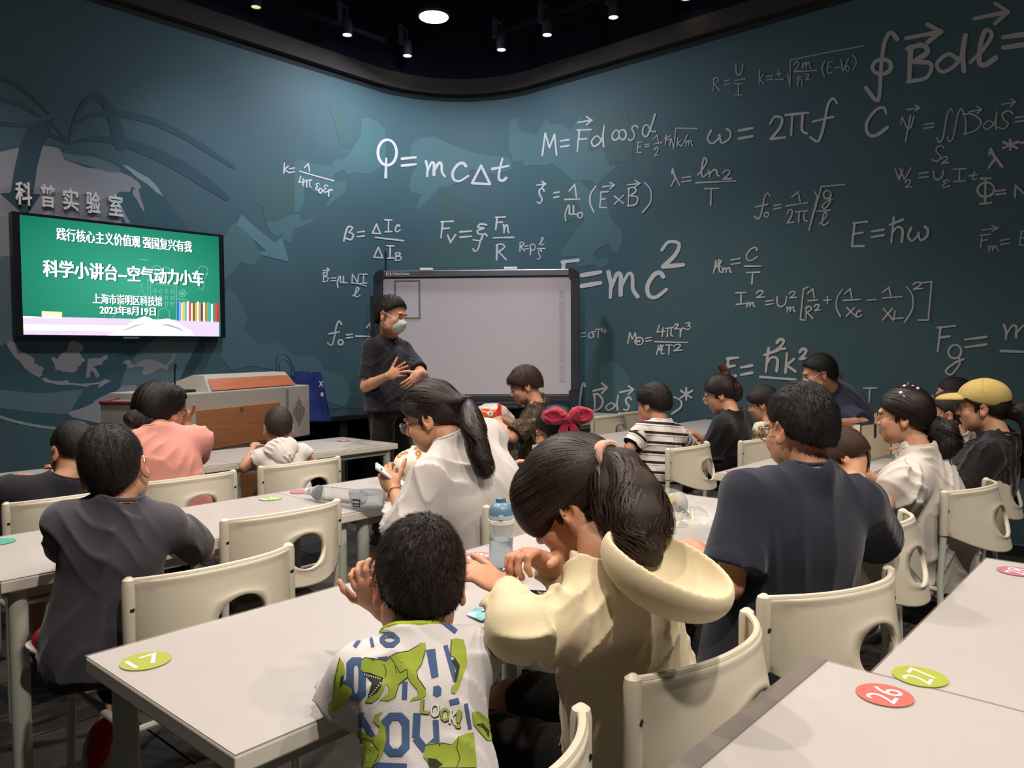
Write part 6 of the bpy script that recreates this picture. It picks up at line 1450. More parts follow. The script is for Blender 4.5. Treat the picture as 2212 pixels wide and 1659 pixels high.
b.disp = folds(.005, 3, 80); sdf_obj('ponytail', b, hairm('#130d0d'), p.t, {'flow': np_attr_flow(L(0, 0, 0), p.R, (0, -1, 0))}); tail('hair_strands', pp, [.04, .058, .06, .045], 260, hairm('#130d0d'), p.t, .004)
p.glasses('#c9a97a', rl=.024)
mb = MB(); clipc = L(-.062, -.01, .085)
for dx, dy, dz, r in ((0, 0, 0, .014), (-.004, .02, -.018, .010), (0, -.018, -.02, .011), (-.0, .012, .018, .009), (.0, -.006, -.036, .008), (.045, .0, .042, .010), (.05, -.03, .04, .009), (.03, -.05, .035, .007)):
    c = clipc+p.R[0]*dx+p.R[1]*dy+p.R[2]*dz; mb.lathe([(0, -r), (r*.7, -r*.7), (r, 0), (r*.7, r*.7), (0, r)], c, 10)
wparent(mb.build('hair_clips', mat('pearl', '#cfc3cf', .2, spec=.8), None, True), p.t)
# 15 child in white shirt ---------------------------------------------------------------
p = Person('child in white shirt and mask between the puff-sleeve woman and the yellow cap', P(2048, 895, D=4.2), V3(4.78, .98, .54), 0, sc=.82, hs=1.0, hyaw=-8, hpitch=4, vox=.007, npoint=P(2068, 938, D=4.12))
p.arm('L', w=P(2000, 1010, D=4.3)); p.arm('R'); p.sit(); p.build_body(); ms = cloth('shirt_white', '#b9b0ac'); p.shirt(ms, seed=7, amp=.006, collar=ms, bell=.08, cuffr=.08, tr=.18); p.trousers(jeans, .5); p.hair('#1a1212', 'crop', thick=.004, n_fuzz=1200, fl=.012); p.mask('#c8ccd0'); p.glasses('#777777')
# 16 boy in navy and white uniform --------------------------------------------------------
p = Person('dark haired boy in navy and white collar farthest right by the wall', P(2058, 858, D=5.2), V3(5.72, 1.02, .58), 0, sc=.9, hs=1.08, hyaw=-12, hpitch=4, vox=.008, npoint=P(2085, 905, D=5.1))
p.arm('L'); p.arm('R'); p.sit(); p.build_body(); p.shirt(cloth('uniform_navy', '#2f3f66'), seed=7, collar=M('piping_white', '#c9c6c6', .8)); p.trousers(jeans); p.hair(BLK, 'crop', n_fuzz=800)
# 17 woman in yellow cap ---------------------------------------------------------------------
p = Person('woman in yellow baseball cap and black tee, profile to the left', P(2122, 880, D=3.78), V3(4.36, .88, .53), 0, sc=1.03, hs=1.03, hyaw=-6, hpitch=2, vox=.006, npoint=P(2165, 940, D=3.7), bw=1.08)
p.arm('L', e=P(2070, 1080, D=3.6), w=P(2010, 1040, D=3.95)); p.arm('R'); p.sit(); p.build_body(); mt_ = cloth('tee_black2', '#1a191b'); p.shirt(mt_, seed=15, amp=.006, collar=mt_, tr=.20, bell=.085, cuffr=.088, sleeve=.95, depth=.76); p.trousers(jeans)
o = p.hair('#120e0f', 'pony', thick=.0); L = lambda *v: loc(p.R, p.c, v, p.hs); p.glasses('#5a3028', rl=.023)
b = SDF(.005); h = p.hs; b.ell(L(0, -.008, .050), (.090*h, .112*h, .088*h), p.R, .01, clip=[(tuple(L(0, 0, .022)), tuple((p.R[1]*.28-p.R[2]).normalized()))])
ky = M('cap_yellow', '#c0a865', .85, bump=.3, bscale=300, var=.04, vscale=25); o = sdf_obj('cap', b, ky, p.t, smooth=2)
b = SDF(.0045); b.ell(L(0, .108, .040), (.072*h, .088*h, .030*h), p.R, .008, clip=[(tuple(L(0, .062, 0)), tuple(-p.R[1]))]); b.ell(L(0, .105, .024), (.074*h, .092*h, .032*h), p.R, .006, 's'); sdf_obj('cap_brim', b, ky, p.t, smooth=1)
mb = MB(); mb.lathe([(0, 0), (.008, -.003), (.009, -.008)], L(0, -.01, .139), 10)
for k in range(3):
    a0 = k*PI/3; pts = [L(.0905*math.sin(t)*math.cos(a0), -.008+.1125*math.sin(t)*math.sin(a0), .050+.0885*math.cos(t)) for t in np.linspace(-1.35, 1.35, 16)]; mb.tube(pts, .0012, 5)
q = mb.build('cap_seams', ky, None, True); q.parent = o
tl = [L(0, -.10, -.02), L(0, -.16, -.02), L(0, -.20, -.09), L(0, -.20, -.20), L(.0, -.17, -.30)]; b = SDF(.007)
for i in range(4): b.cap(tl[i], tl[i+1], [.03, .045, .05, .045][i], [.045, .05, .045, .03][i], k=.02)
b.disp = folds(.004, 3, 80); sdf_obj('ponytail', b, hairm('#120e0f'), p.t, {'flow': np_attr_flow(L(0, -.2, 0), p.R, (0, 0, 1))}); tail('hair_strands', tl, [.03, .05, .055, .05, .035], 220, hairm('#120e0f'), p.t, .004)
# 18 boy in dinosaur shirt ------------------------------------------------------------------------
p = Person('small boy in white tee with green dinosaurs and blue letters, seen from behind', P(906, 1262, D=1.44), V3(.80, .84, .50), 30, sc=.66, hs=.985, hyaw=33, hpitch=18, hroll=3, vox=.0042, npoint=P(892, 1368, D=1.36), neck=14, sw=.15, neckl=.15)
p.arm('R', e=P(925, 1420, D=1.55), w=P(826, 1318, D=1.50), hd=P(792, 1268, D=1.48)-P(826, 1318, D=1.50), pn=V3(.75, .35, .1), curl=[.9, .8, .7, .55], tcurl=.5, hsz=.80, spread=.3); p.arm('L', e=P(742, 1520, D=1.33), w=P(812, 1545, D=1.52), hand=True); p.sit()
p.build_body(); md = cloth('dino_tee', '#c9c5c6', var=.02); lime = cloth('collar_lime', '#a3b42c')
o = p.shirt(md, sleeve=.93, tr=.165, bell=.080, cuffr=.088, seed=17, amp=.003, collar=lime, vox=.0042, length=-.12, depth=.74, neckr=.064, shoulder=.060, belly=1.06)
p.trousers(cloth('shorts_white', '#c4c0c2'), .5); whorl = (.018, -.055, .105); hh_ = p.hair('#1d1410', 'crop', whorl=whorl, thick=.004, n_fuzz=16000, fl=.010, vox=.0042)
L = lambda *v: loc(p.R, p.c, v, p.hs); 
bv, _ = bvh_of(o); Z = lambda l: [(600+a/2.723, 1050+b_/2.723) for a, b_ in l]
dg = M('print_green', '#8d9d36', .9); db_ = M('print_blue', '#40587f', .9); dk = M('print_dark', '#2a3222', .9); dw = M('print_white', '#d0ccca', .9)
def ringp(x0, y0, x1, y1, w_, c=.28):
    X, Y = x1-x0, y1-y0; cx, cy = X*c, X*c
    out_ = [(x0+cx, y0), (x1-cx, y0), (x1, y0+cy), (x1, y1-cy), (x1-cx, y1), (x0+cx, y1), (x0, y1-cy), (x0, y0+cy)]; mx, my = (x0+x1)/2, (y0+y1)/2
    in_ = [(mx+(x-mx)*(1-2*w_/X), my+(y-my)*(1-2*w_/Y)) for x, y in out_]
    return [Z([out_[i], out_[(i+1) % 8], in_[(i+1) % 8], in_[i]]) for i in range(8)]
def bar(x0, y0, x1, y1, w_):
    d = math.hypot(x1-x0, y1-y0); nx, ny = -(y1-y0)/d*w_/2, (x1-x0)/d*w_/2; return Z([(x0+nx, y0+ny), (x1+nx, y1+ny), (x1-nx, y1-ny), (x0-nx, y0-ny)])
blue = ringp(600, 862, 718, 950, 30)+ringp(405, 1008, 520, 1262, 44)+ringp(612, 1332, 776, 1590, 46)
blue += [bar(452, 948, 508, 868, 24), bar(560, 948, 545, 880, 20), Z([(872, 965), (925, 958), (945, 1120), (905, 1132)]), Z([(915, 1180), (945, 1172), (962, 1190), (960, 1230), (935, 1242), (912, 1228)]), bar(985, 938, 1045, 1150, 26), bar(1020, 1060, 1060, 1060, 40), bar(750, 1150, 745, 1255, 30),
         bar(488, 1345, 565, 1480, 34), bar(500, 1330, 486, 1420, 22), bar(820, 1335, 812, 1480, 44), bar(812, 1480, 870, 1555, 46), bar(870, 1555, 930, 1500, 46), bar(935, 1505, 928, 1375, 34), bar(960, 790, 1050, 860, 30), bar(930, 800, 975, 770, 26), bar(590, 1020, 650, 1015, 26), bar(400, 1140, 440, 1200, 30), bar(1010, 1275, 1065, 1262, 34), bar(1105, 1280, 1130, 1430, 22), bar(560, 1640, 760, 1650, 36)]
decal('letter_print', blue, db_, bv, o, .0010, 8)
dino = [Z([(495, 1025), (515, 1012), (560, 1015), (600, 1022), (640, 1030), (660, 1003), (700, 983), (760, 975), (800, 962), (828, 938), (835, 922), (868, 925), (872, 965), (862, 1010), (845, 1050), (815, 1090), (822, 1130), (850, 1160), (870, 1198), (872, 1232), (840, 1252), (780, 1265), (792, 1245), (828, 1232), (822, 1198), (788, 1162), (765, 1125), (740, 1140), (715, 1165), (702, 1200), (690, 1245), (650, 1262), (600, 1257), (625, 1238), (655, 1215), (650, 1180), (640, 1165), (622, 1205), (600, 1240), (560, 1272), (520, 1270), (515, 1255), (545, 1240), (590, 1212), (618, 1165), (622, 1130), (590, 1118), (545, 1100), (500, 1092), (488, 1078)]),
        Z([(1020, 905), (1050, 898), (1090, 905), (1108, 960), (1113, 1050), (1098, 1090), (1080, 1140), (1062, 1190), (1040, 1224), (1018, 1215), (1020, 1180), (1045, 1160), (1062, 1110), (1070, 1060), (1040, 1010), (1015, 1000), (1010, 960)]),
        Z([(870, 1525), (900, 1510), (960, 1512), (1020, 1520), (1060, 1475), (1110, 1455), (1150, 1448), (1155, 1520), (1165, 1600), (1168, 1655), (900, 1655), (880, 1620), (855, 1590)]),
        Z([(478, 1440), (520, 1455), (560, 1480), (590, 1460), (602, 1415), (565, 1380), (568, 1345), (625, 1325), (598, 1350), (600, 1375), (635, 1420), (640, 1490), (622, 1570), (590, 1620), (560, 1655), (475, 1655), (468, 1500)]),
        Z([(365, 1010), (392, 1045), (398, 1100), (388, 1160), (438, 1190), (440, 1220), (380, 1290), (340, 1328), (310, 1318), (300, 1280), (330, 1250), (330, 1200), (335, 1120)]),
        Z([(498, 832), (560, 812), (600, 822), (640, 845), (690, 862), (620, 862), (560, 882), (512, 886)]), Z([(412, 895), (435, 880), (440, 925), (428, 932), (425, 905)]),
        Z([(1140, 1330), (1180, 1325), (1240, 1375), (1275, 1440), (1278, 1500), (1230, 1498), (1180, 1440), (1150, 1400)])]
decal('dinosaur_print', dino, dg, bv, o, .0016, 8)
dark = [Z([(500, 1100), (545, 1105), (590, 1118), (620, 1135), (612, 1172), (588, 1208), (552, 1232), (530, 1236), (545, 1195), (556, 1155), (530, 1122)]), Z([(1040, 1012), (1068, 1060), (1060, 1110), (1042, 1160), (1040, 1110), (1050, 1070), (1020, 1030)]), Z([(880, 1600), (930, 1605), (970, 1640), (940, 1655), (890, 1650)]), Z([(1160, 1400), (1200, 1420), (1235, 1480), (1240, 1440), (1200, 1395)]),
        Z([(553, 1022), (560, 1018), (567, 1022), (562, 1030)]), Z([(945, 1520), (952, 1516), (958, 1522), (950, 1528)]), Z([(375, 1120), (392, 1110), (390, 1160), (370, 1180)])]
decal('mouth_print', dark, dk, bv, o, .0022, 8)
def dl(pts, w_=4):
    r_ = []
    for i in range(len(pts)-1): r_.append(bar(*pts[i], *pts[i+1], w_))
    return r_
outl = []
for pts in ([(495, 1025), (515, 1012), (600, 1020), (640, 1030), (662, 1003), (700, 983), (765, 974), (828, 938)], [(868, 965), (845, 1050), (815, 1092), (822, 1130), (870, 1198)], [(765, 1125), (715, 1165), (690, 1245)], [(625, 1048), (640, 1090), (632, 1130)], [(700, 1060), (720, 1100), (760, 1080), (765, 1125)], [(655, 1000), (690, 1040), (700, 1100)], [(1060, 1475), (1050, 1540), (1070, 1600), (1050, 1655)], [(870, 1525), (960, 1510), (1020, 1520)], [(480, 1470), (560, 1500), (600, 1560)], [(1020, 905), (1015, 1000)], [(600, 1575), (560, 1655)], [(370, 1010), (345, 1120), (335, 1200)]):
    outl += dl(pts)
decal('outline_print', outl, dk, bv, o, .0020, 12)
teeth = []
for i in range(8):
    x, y = 508+i*13, 1104+i*4; teeth.append(Z([(x, y), (x+9, y+2), (x+3, y+13)]))
for i in range(7):
    t_ = i/6; x, y = 612-60*t_, 1160+70*t_; teeth.append(Z([(x, y), (x-6, y+9), (x-14, y-3)]))
decal('teeth_print', teeth, dw, bv, o, .0028, 12)
for ch, x, y, w_, h_, rot, m_, g_ in (('L', 842, 1248, 48, 88, .10, dg, 1), ('O', 897, 1268, 58, 88, .15, dw, 1), ('O', 957, 1296, 58, 84, .2, dg, 1), ('K', 1012, 1312, 50, 84, .25, dw, 1), ('!', 1050, 1310, 34, 112, .22, dg, 1)):
    vs, fs = text2d(ch, .03, 2); vs = fit(vs, 0, 0, w_, h_); 
    for dx, off_, mm in ((5, .0016, dk), (0, .0024, m_)):
        pl = [Z([(x+vx*math.cos(rot)+(h_-vy)*-math.sin(rot)*.5+dx, y+(h_-vy)+vx*math.sin(rot)+dx) for vx, vy in [vs[i] for i in f]]) for f in fs]
        decal('word_print', [q for q in pl if len(q) > 2], mm, bv, o, off_, 40)
# 19 woman in cream hoodie ------------------------------------------------------------------------------
p = Person('woman in cream hooded jacket with a thick dark ponytail pinching her cuff', P(1243, 1088, D=1.62), V3(1.43, .90, .50), -12, sc=.97, hs=1.06, hyaw=-20, hpitch=33, hroll=0, vox=.0042, npoint=P(1304, 1172, D=1.50), bw=1.0, sw=.150)
lw_ = P(1096, 1268, D=1.50); rw = P(1192, 1222, D=1.56)
p.arm('L', e=P(1116, 1362, D=1.34), w=lw_, hd=P(1052, 1248, D=1.50)-lw_, pn=V3(.2, .2, -1), curl=[.35, .5, .7, .8], tcurl=.2, hsz=.9)
p.arm('R', e=P(1275, 1320, D=1.72), w=rw, hd=P(1140, 1195, D=1.52)-rw, pn=(P(1110, 1235, D=1.46)-P(1140, 1190, D=1.5)), curl=[1.0, 1.0, .95, .9], tcurl=.55, hsz=.95)
p.sit(); p.build_body(); mc = cloth('hoodie_cream', '#cdbf9f', var=.03, bscale=500)
o = p.shirt(mc, long=.93, tr=.178, bell=.066, cuffr=.058, seed=41, amp=.006, folds_f=26, length=.10, vox=.0045, depth=.80, shoulder=.064, neckr=.075)
b = SDF(.0045); c0 = p.N-p.sp*.015   # hood lying open on the upper back
hA, hB = P(1325, 1165, D=1.46), P(1532, 1290, D=1.28); hx = (hB-hA).normalized(); hy = hx.cross(V3(0, 0, 1)).normalized(); hz = hy.cross(hx).normalized()*1; hz = hz if hz.z > 0 else -hz
hm = hA.lerp(hB, .56); HF = (hx, hy, hz); b.ell(hm, (.138, .088, .072), HF, .02); b.ell(hm+hz*.040+hx*.006, (.128, .074, .070), HF, .010, 's')
b.disp = folds(.0012, 5, 10); sdf_obj('hood', b, mc, p.t, smooth=2)
p.trousers(cloth('shorts_black2', '#1a191b'), .45)
HC = '#251a15'; hb = p.hair(HC, 'pony', thick=.002, vox=.005); L = lambda *v: loc(p.R, p.c, v, p.hs); tie = P(1312, 985, D=1.56)
b = SDF(.0045); h = p.hs
b.ell(L(0, -.014, .038), (.087*h, .108*h, .098*h), p.R, .02, clip=[(tuple(L(0, -.02, -.018)), tuple((p.R[1]*.50-p.R[2]).normalized()))]); b.cap(L(0, -.07, .04), tie, .060, .020, k=.03)
for q in (-1, 1): b.ell(L(q*.058, .062, .030), (.024*h, .034*h, .046*h), p.R, .03)
b.ell(L(0, .064, .070), (.060*h, .036*h, .038*h), p.R, .03); b.ell(L(-.052, .072, .022), (.022*h, .022*h, .040*h), p.R, .03)
crown = sdf_obj('hair_crown', b, hairm(HC), p.t, {'flow': np_attr_flow(L(0, 0, .03), p.R, (0, -.95, .3))}, smooth=2)
b = SDF(.0045)
tl = [tie, P(1345, 1008, D=1.53), P(1372, 1070, D=1.49), P(1384, 1130, D=1.45), P(1388, 1175, D=1.43), P(1412, 1205, D=1.41)]
for i in range(5): b.cap(tl[i], tl[i+1], [.020, .034, .048, .050, .036][i], [.034, .048, .050, .036, .016][i], k=.02)
b.cap(P(1330, 1060, D=1.52), P(1338, 1140, D=1.50), .045, .04, k=.03)
tail_o = sdf_obj('ponytail', b, hairm(HC), p.t, {'flow': np_attr_flow(tl[2], p.R, (0, 0, 1))}, smooth=1)
comb(crown, 6500, tie, 14, .014, hairm(HC), p.t, lift=.0025, width=.0020)
tail('hair_strands', tl, [.020, .044, .062, .066, .056, .035], 900, hairm(HC), p.t, .0032); tail('hair_strands', [P(1300, 1010, D=1.56), P(1318, 1060, D=1.52), P(1328, 1120, D=1.49), P(1338, 1175, D=1.47)], [.03, .045, .045, .03], 350, hairm(HC), p.t, .003)
tail('hair_strands', [L(-.074, -.045, -.02), L(-.072, -.045, -.06), L(-.064, -.04, -.10), L(-.06, -.035, -.14)], [.012, .014, .010, .005], 70, hairm(HC), p.t, .0022)
mb = MB(); d = (tl[1]-L(0, -.07, .04)).normalized(); x = d.cross(up).normalized(); y = d.cross(x)
for k in (-.006, .006): mb.tube([tie+d*k+x*.026*math.cos(a)+y*.026*math.sin(a) for a in np.linspace(0, 2*PI, 24, endpoint=False)], .0075, 8, closed=True)
wparent(mb.build('hair_tie', mat('tie_pink', '#d0a08c', .7), None, True), p.t)
# ================================================================== SMALL THINGS ON THE TABLES
glassm = mat('clear_plastic', '#e8eef2', .06, trans=.92, ior=1.15, spec=.6, alpha=.75); waterm = mat('water', '#d8e4ea', .02, trans=1, ior=1.2)
bblue = mat('cap_blue', '#5f7f98', .35, spec=.5); bpale = mat('ring_pale', '#a9bcc0', .4); bwhite = mat('ring_white', '#d4d2cc', .4)
q = P(1083, 1237, z=.752); t = thing('water_bottle', 'clear sports water bottle with blue flip cap on the table', 'bottle', (q.x, q.y, .7525))
mb = MB(); mb.lathe([(.0, .0), (.030, .0), (.034, .006), (.035, .05), (.0335, .075), (.035, .10), (.035, .135), (.033, .145), (.0318, .145), (.0335, .134), (.0335, .10), (.032, .075), (.0335, .05), (.0325, .008), (0, .004)], n=32); mb.build('bottle_body', glassm, t, True)
mb = MB(); mb.lathe([(0, .005), (.0315, .009), (.0325, .05), (.031, .075), (.0325, .095), (0, .095)], n=28); mb.build('water', waterm, t, True)
mb = MB(); mb.lathe([(.033, .140), (.0375, .142), (.0375, .152), (.033, .154)], n=32); mb.build('carry_ring', bwhite, t, True)
mb = MB(); mb.tube([(.036, 0, .147), (.043, 0, .146), (.046, .003, .140)], .003, 8); mb.tube([(-.036, 0, .147), (-.042, 0, .146)], .003, 8); mb.build('ring_lug', bwhite, t, True)
mb = MB(); mb.lathe([(.0, .154), (.035, .154), (.036, .158), (.035, .166), (0, .166)], n=32); mb.build('cap_collar', bpale, t, True)
mb = MB(); mb.lathe([(.0355, .166), (.035, .178), (.030, .190), (.020, .198), (0, .201)], n=32); mb.build('cap', bblue, t, True)
mb = MB(); mb.lathe([(.013, .192), (.015, .203), (.014, .210), (0, .212)], (.004, .004, 0), 20); mb.build('spout_cover', mat('cap_blue_dark', '#537089', .35), t, True)
d = Vector((-q.x, -q.y, 0)).normalized(); mb = MB(); c = d*.036; mb.box((c.x, c.y, .163), (.006, .014, .013), Matrix.Rotation(math.atan2(d.y, d.x), 3, 'Z'), .002); mb.build('latch', bpale, t)
# lying clear bottle
a = P(664, 1068, z=.772); b = P(782, 1082, z=.785); ax = (b-a); Lb = ax.length; ax.normalize(); R = ax.to_track_quat('Z', 'Y').to_matrix()
t = thing('plastic_bottle', 'empty ribbed clear plastic bottle lying on its side', 'bottle', (a.x, a.y, .7525)); o_ = a-Vector((a.x, a.y, .7525)); o_.z = .032
r_ = .031; k = Lb
prof = [(0, .0), (.013, 0), (.013, .018), (.012, .022), (.016, .03), (r_*.95, .062*k/.2)]
for i in range(7): z0 = .075*k/.2+i*.016*k/.2; prof += [(r_, z0), (r_*.90, z0+.007*k/.2)]
prof += [(r_, k*.93), (r_*.9, k), (0, k*.99)]
mb = MB(); mb.lathe(prof, o_, 28, R); mb.build('bottle_body', glassm, t, True); mb = MB(); mb.lathe([(0, -.004), (.0145, -.004), (.0145, .014), (0, .014)], o_, 20, R); mb.build('bottle_cap', bwhite, t, True)
mb = MB(); mb.lathe([(r_*.97, .066), (r_*1.01, .07), (r_*1.01, .074), (r_*.97, .078)], o_, 24, R); mb.build('neck_band', mat('band_grey', '#8d8d92', .4), t, True)
# round clear tub with navy label
q = P(795, 1096, z=.7525); t = thing('plastic_tub', 'round clear plastic tub with a small navy label', 'tub', (q.x, q.y, .7525))
mb = MB(); mb.lathe([(0, 0), (.060, 0), (.066, .006), (.072, .055), (.076, .057), (.076, .060), (.070, .060), (.064, .01), (.055, .004), (0, .003)], n=40); mb.build('tub_body', glassm, t, True)
mb = MB(); mb.lathe([(.076, .060), (.077, .064), (.060, .070), (.058, .067), (0, .067)], n=40); mb.build('lid', glassm, t, True)
d = (Vector((-q.x, -q.y, 0))).normalized(); dd = Matrix.Rotation(math.radians(-38), 3, 'Z')@d; c = dd*.0715; rz = math.atan2(dd.y, dd.x)
mb = MB(); mb.box((c.x, c.y, .030), (.003, .034, .030), Matrix.Rotation(rz, 3, 'Z')); mb.build('label', mat('label_navy', '#27305c', .5), t)
mb = MB(); c = dd*.0735; mb.box((c.x, c.y, .034), (.001, .026, .006), Matrix.Rotation(rz, 3, 'Z')); mb.box((c.x, c.y, .022), (.001, .022, .003), Matrix.Rotation(rz, 3, 'Z')); mb.build('label_print', mat('label_text', '#c9c6b8', .5), t)
# brochure and black phone
q = [P(1007, 1327, z=.7545), P(1062, 1300, z=.7545), P(1092, 1322, z=.7545), P(1040, 1343, z=.7545)]; c = sum(q, Vector())/4
t = thing('brochure', 'small folded teal and blue brochure in front of the woman in the cream hoodie', 'leaflet', c)
mp = bpy.data.materials.new('brochure_print'); mp.use_nodes = True; nt = mp.node_tree; bs = nt.nodes['Principled BSDF']; bs.inputs['Roughness'].default_value = .3
n1 = nt.nodes.new('ShaderNodeTexNoise'); n1.inputs['Scale'].default_value = 14; tc = nt.nodes.new('ShaderNodeTexCoord'); nt.links.new(tc.outputs['Object'], n1.inputs['Vector']); cr = nt.nodes.new('ShaderNodeValToRGB'); e = cr.color_ramp.elements
e[0].position = .35; e[0].color = lin('#2f6f62'); e[1].position = .62; e[1].color = lin('#b9d4dc'); qq = e.new(.48); qq.color = lin('#6fb2b0'); nt.links.new(n1.outputs['Fac'], cr.inputs[0]); nt.links.new(cr.outputs[0], bs.inputs['Base Color'])
q2 = [v-c for v in q]; lift = Vector((0, 0, .012)); mb = MB(); mb.add([q2[0], q2[1]+lift, q2[2]+lift*1.3, q2[3]+lift*.2, q2[0]-Vector((0, 0, .001)), q2[1]+lift*.9, q2[2]+lift*1.2, q2[3]+lift*.1], [(3, 2, 1, 0), (4, 5, 6, 7), (0, 1, 5, 4), (2, 3, 7, 6), (1, 2, 6, 5), (3, 0, 4, 7)]); mb.build('cover', mp, t)
mb = MB(); low = Vector((0, 0, .0005)); mb.add([q2[0]+Vector((.004, 0, 0)), q2[1]+Vector((.01, 0, 0)), q2[2]+Vector((.012, -.005, 0)), q2[3]+Vector((.006, -.003, 0))], [(3, 2, 1, 0)]); mb.build('inner_page', mat('page_cream', '#bdb6a4', .6), t)
mb = MB(); mid = (q2[0]+q2[3])/2*.45+(q2[1]+q2[2])/2*.3+Vector((0, 0, .0075)); mb.lathe([(0, .001), (.007, .001), (.007, 0)], mid, 18); mb.build('emblem', mat('emblem_white', '#e6ecee', .4), t)
q = [P(1122, 1285, z=.756), P(1128, 1312, z=.756), P(1182, 1300, z=.756), P(1165, 1288, z=.756)]; c = P(1158, 1302, z=.7535)
t = thing('mobile_phone', 'black phone lying flat by the cream sleeve', 'phone', c, math.radians(28)); mb = MB(); mb.box((0, 0, .0045), (.15, .072, .008), bev=.003); mb.build('phone_body', mat('phone_black', '#141416', .3), t); mb = MB(); mb.box((0, 0, .0088), (.142, .066, .0006)); mb.build('phone_screen', mat('phone_glass', '#0a0a0c', .08), t)
# ---- bags ------------------------------------------------------------------
def ring_strap(pts, w_, th, name, m, parent, wdir=None):
    pts = [Vector(p) for p in catmull([tuple(p) for p in pts], 6)]; mb = MB(); vs = []; n = len(pts)
    for i, p_ in enumerate(pts):
        t_ = (pts[min(i+1, n-1)]-pts[max(i-1, 0)]).normalized(); w0 = wdir if wdir is not None else Vector((0, 0, 1)); w0 = (w0-t_*w0.dot(t_)).normalized(); nn = t_.cross(w0)
        vs += [p_+w0*w_/2+nn*th/2, p_-w0*w_/2+nn*th/2, p_-w0*w_/2-nn*th/2, p_+w0*w_/2-nn*th/2]
    fs = []
    for i in range(n-1):
        for k_ in range(4): fs.append((4*i+k_, 4*i+(k_+1) % 4, 4*i+4+(k_+1) % 4, 4*i+4+k_))
    fs += [(3, 2, 1, 0), (4*n-4, 4*n-3, 4*n-2, 4*n-1)]; mb.add(vs, fs); o = mb.build(name, m, None); wparent(o, parent); return o
def cloth_bag(name, m, parent, quad_front, depth, amp=.006, seed=1, th=.004, open_top=True):
    """soft upright bag: front quad (bl, br, tr, tl), back = front + depth vector; crumpled walls"""
    bl, br, tr, tl = quad_front; N = 14; r_ = np.random.default_rng(seed); ph = r_.uniform(0, 6, 6); mb = MB()
    def pt(u, v, k_):
        a_ = bl.lerp(br, u); b_ = tl.lerp(tr, u); p_ = a_.lerp(b_, v)+depth*k_*(1-.55*v)
        w_ = amp*(math.sin(u*9+ph[0]+v*4)+.7*math.sin(u*17+ph[1]-v*6)+.5*math.sin(v*14+ph[2]))*(.3+.7*v)*math.sin(PI*min(max(u, .02), .98))
        return p_+depth.normalized()*w_+Vector((0, 0, 1))*(amp*.8*math.sin(u*12+ph[3]) if v > .95 else 0)
    def sheet(f):
        vs = [f(i/N, j/N) for j in range(N+1) for i in range(N+1)]; fs = [(j*(N+1)+i, j*(N+1)+i+1, (j+1)*(N+1)+i+1, (j+1)*(N+1)+i) for j in range(N) for i in range(N)]; mb.add(vs, fs)
    sheet(lambda u, v: pt(u, v, 0)); sheet(lambda u, v: pt(u, v, 1))
    sheet(lambda u, v: pt(0, v, u)+(br-bl).normalized()*amp*2.2*math.sin(PI*u)*v); sheet(lambda u, v: pt(1, v, u)-(br-bl).normalized()*amp*2.2*math.sin(PI*u)*v); sheet(lambda u, v: pt(u, 0, v))
    o = mb.build(name, m, None, True); wparent(o, parent); return o
# blue non-woven bags on the black counter
mbl = mat('bag_blue', '#23347e', .55, spec=.4, bump=.4, bscale=220, var=.08, vscale=15, sheen=.1)
zb_ = .802
bl, br = P(648, 905, D=6.35), P(716, 903, D=6.35); bl.z = br.z = zb_; t = thing('shopping_bag', 'tall crumpled royal blue non-woven bag behind the lectern', 'bag', (bl+br)/2)
cloth_bag('bag_body', mbl, t, (bl, br, P(694, 806, D=6.3), P(645, 802, D=6.4)), Vector((.03, .16, 0)), .010, 3)
vs, fs = text2d('X', .02); 
a_ = P(690, 835, D=6.28); mb = MB(); vs = fit(vs, 0, 0, .035, .045); mb.add([a_+_r2*x+_u2*y-_f*.02 for x, y in vs], fs); a2 = P(697, 852, D=6.28); mb.box(a2-_f*.02, (.02, .01, .03)); wparent(mb.build('bag_print', mat('bag_print', '#c9cfe0', .6), None), t)
bl, br = P(600, 900, D=6.75), P(640, 900, D=6.75); bl.z = br.z = zb_; t = thing('shopping_bag', 'royal blue bag whose upright handles rise above the lectern lid', 'bag', (bl+br)/2)
cloth_bag('bag_body', mbl, t, (bl, br, P(640, 812, D=6.75), P(600, 812, D=6.75)), Vector((.03, .14, 0)), .008, 5)
ring_strap([P(604, 815, D=6.72), P(597, 795, D=6.72), P(599, 770, D=6.72), P(612, 766, D=6.72), P(625, 775, D=6.72), P(634, 795, D=6.72), P(637, 815, D=6.72)], .03, .003, 'handle', mbl, t, Vector((.3, .9, 0)))
ring_strap([P(608, 815, D=6.85), P(603, 785, D=6.85), P(615, 777, D=6.85), P(628, 792, D=6.85), P(631, 815, D=6.85)], .03, .003, 'handle', mbl, t, Vector((.3, .9, 0)))
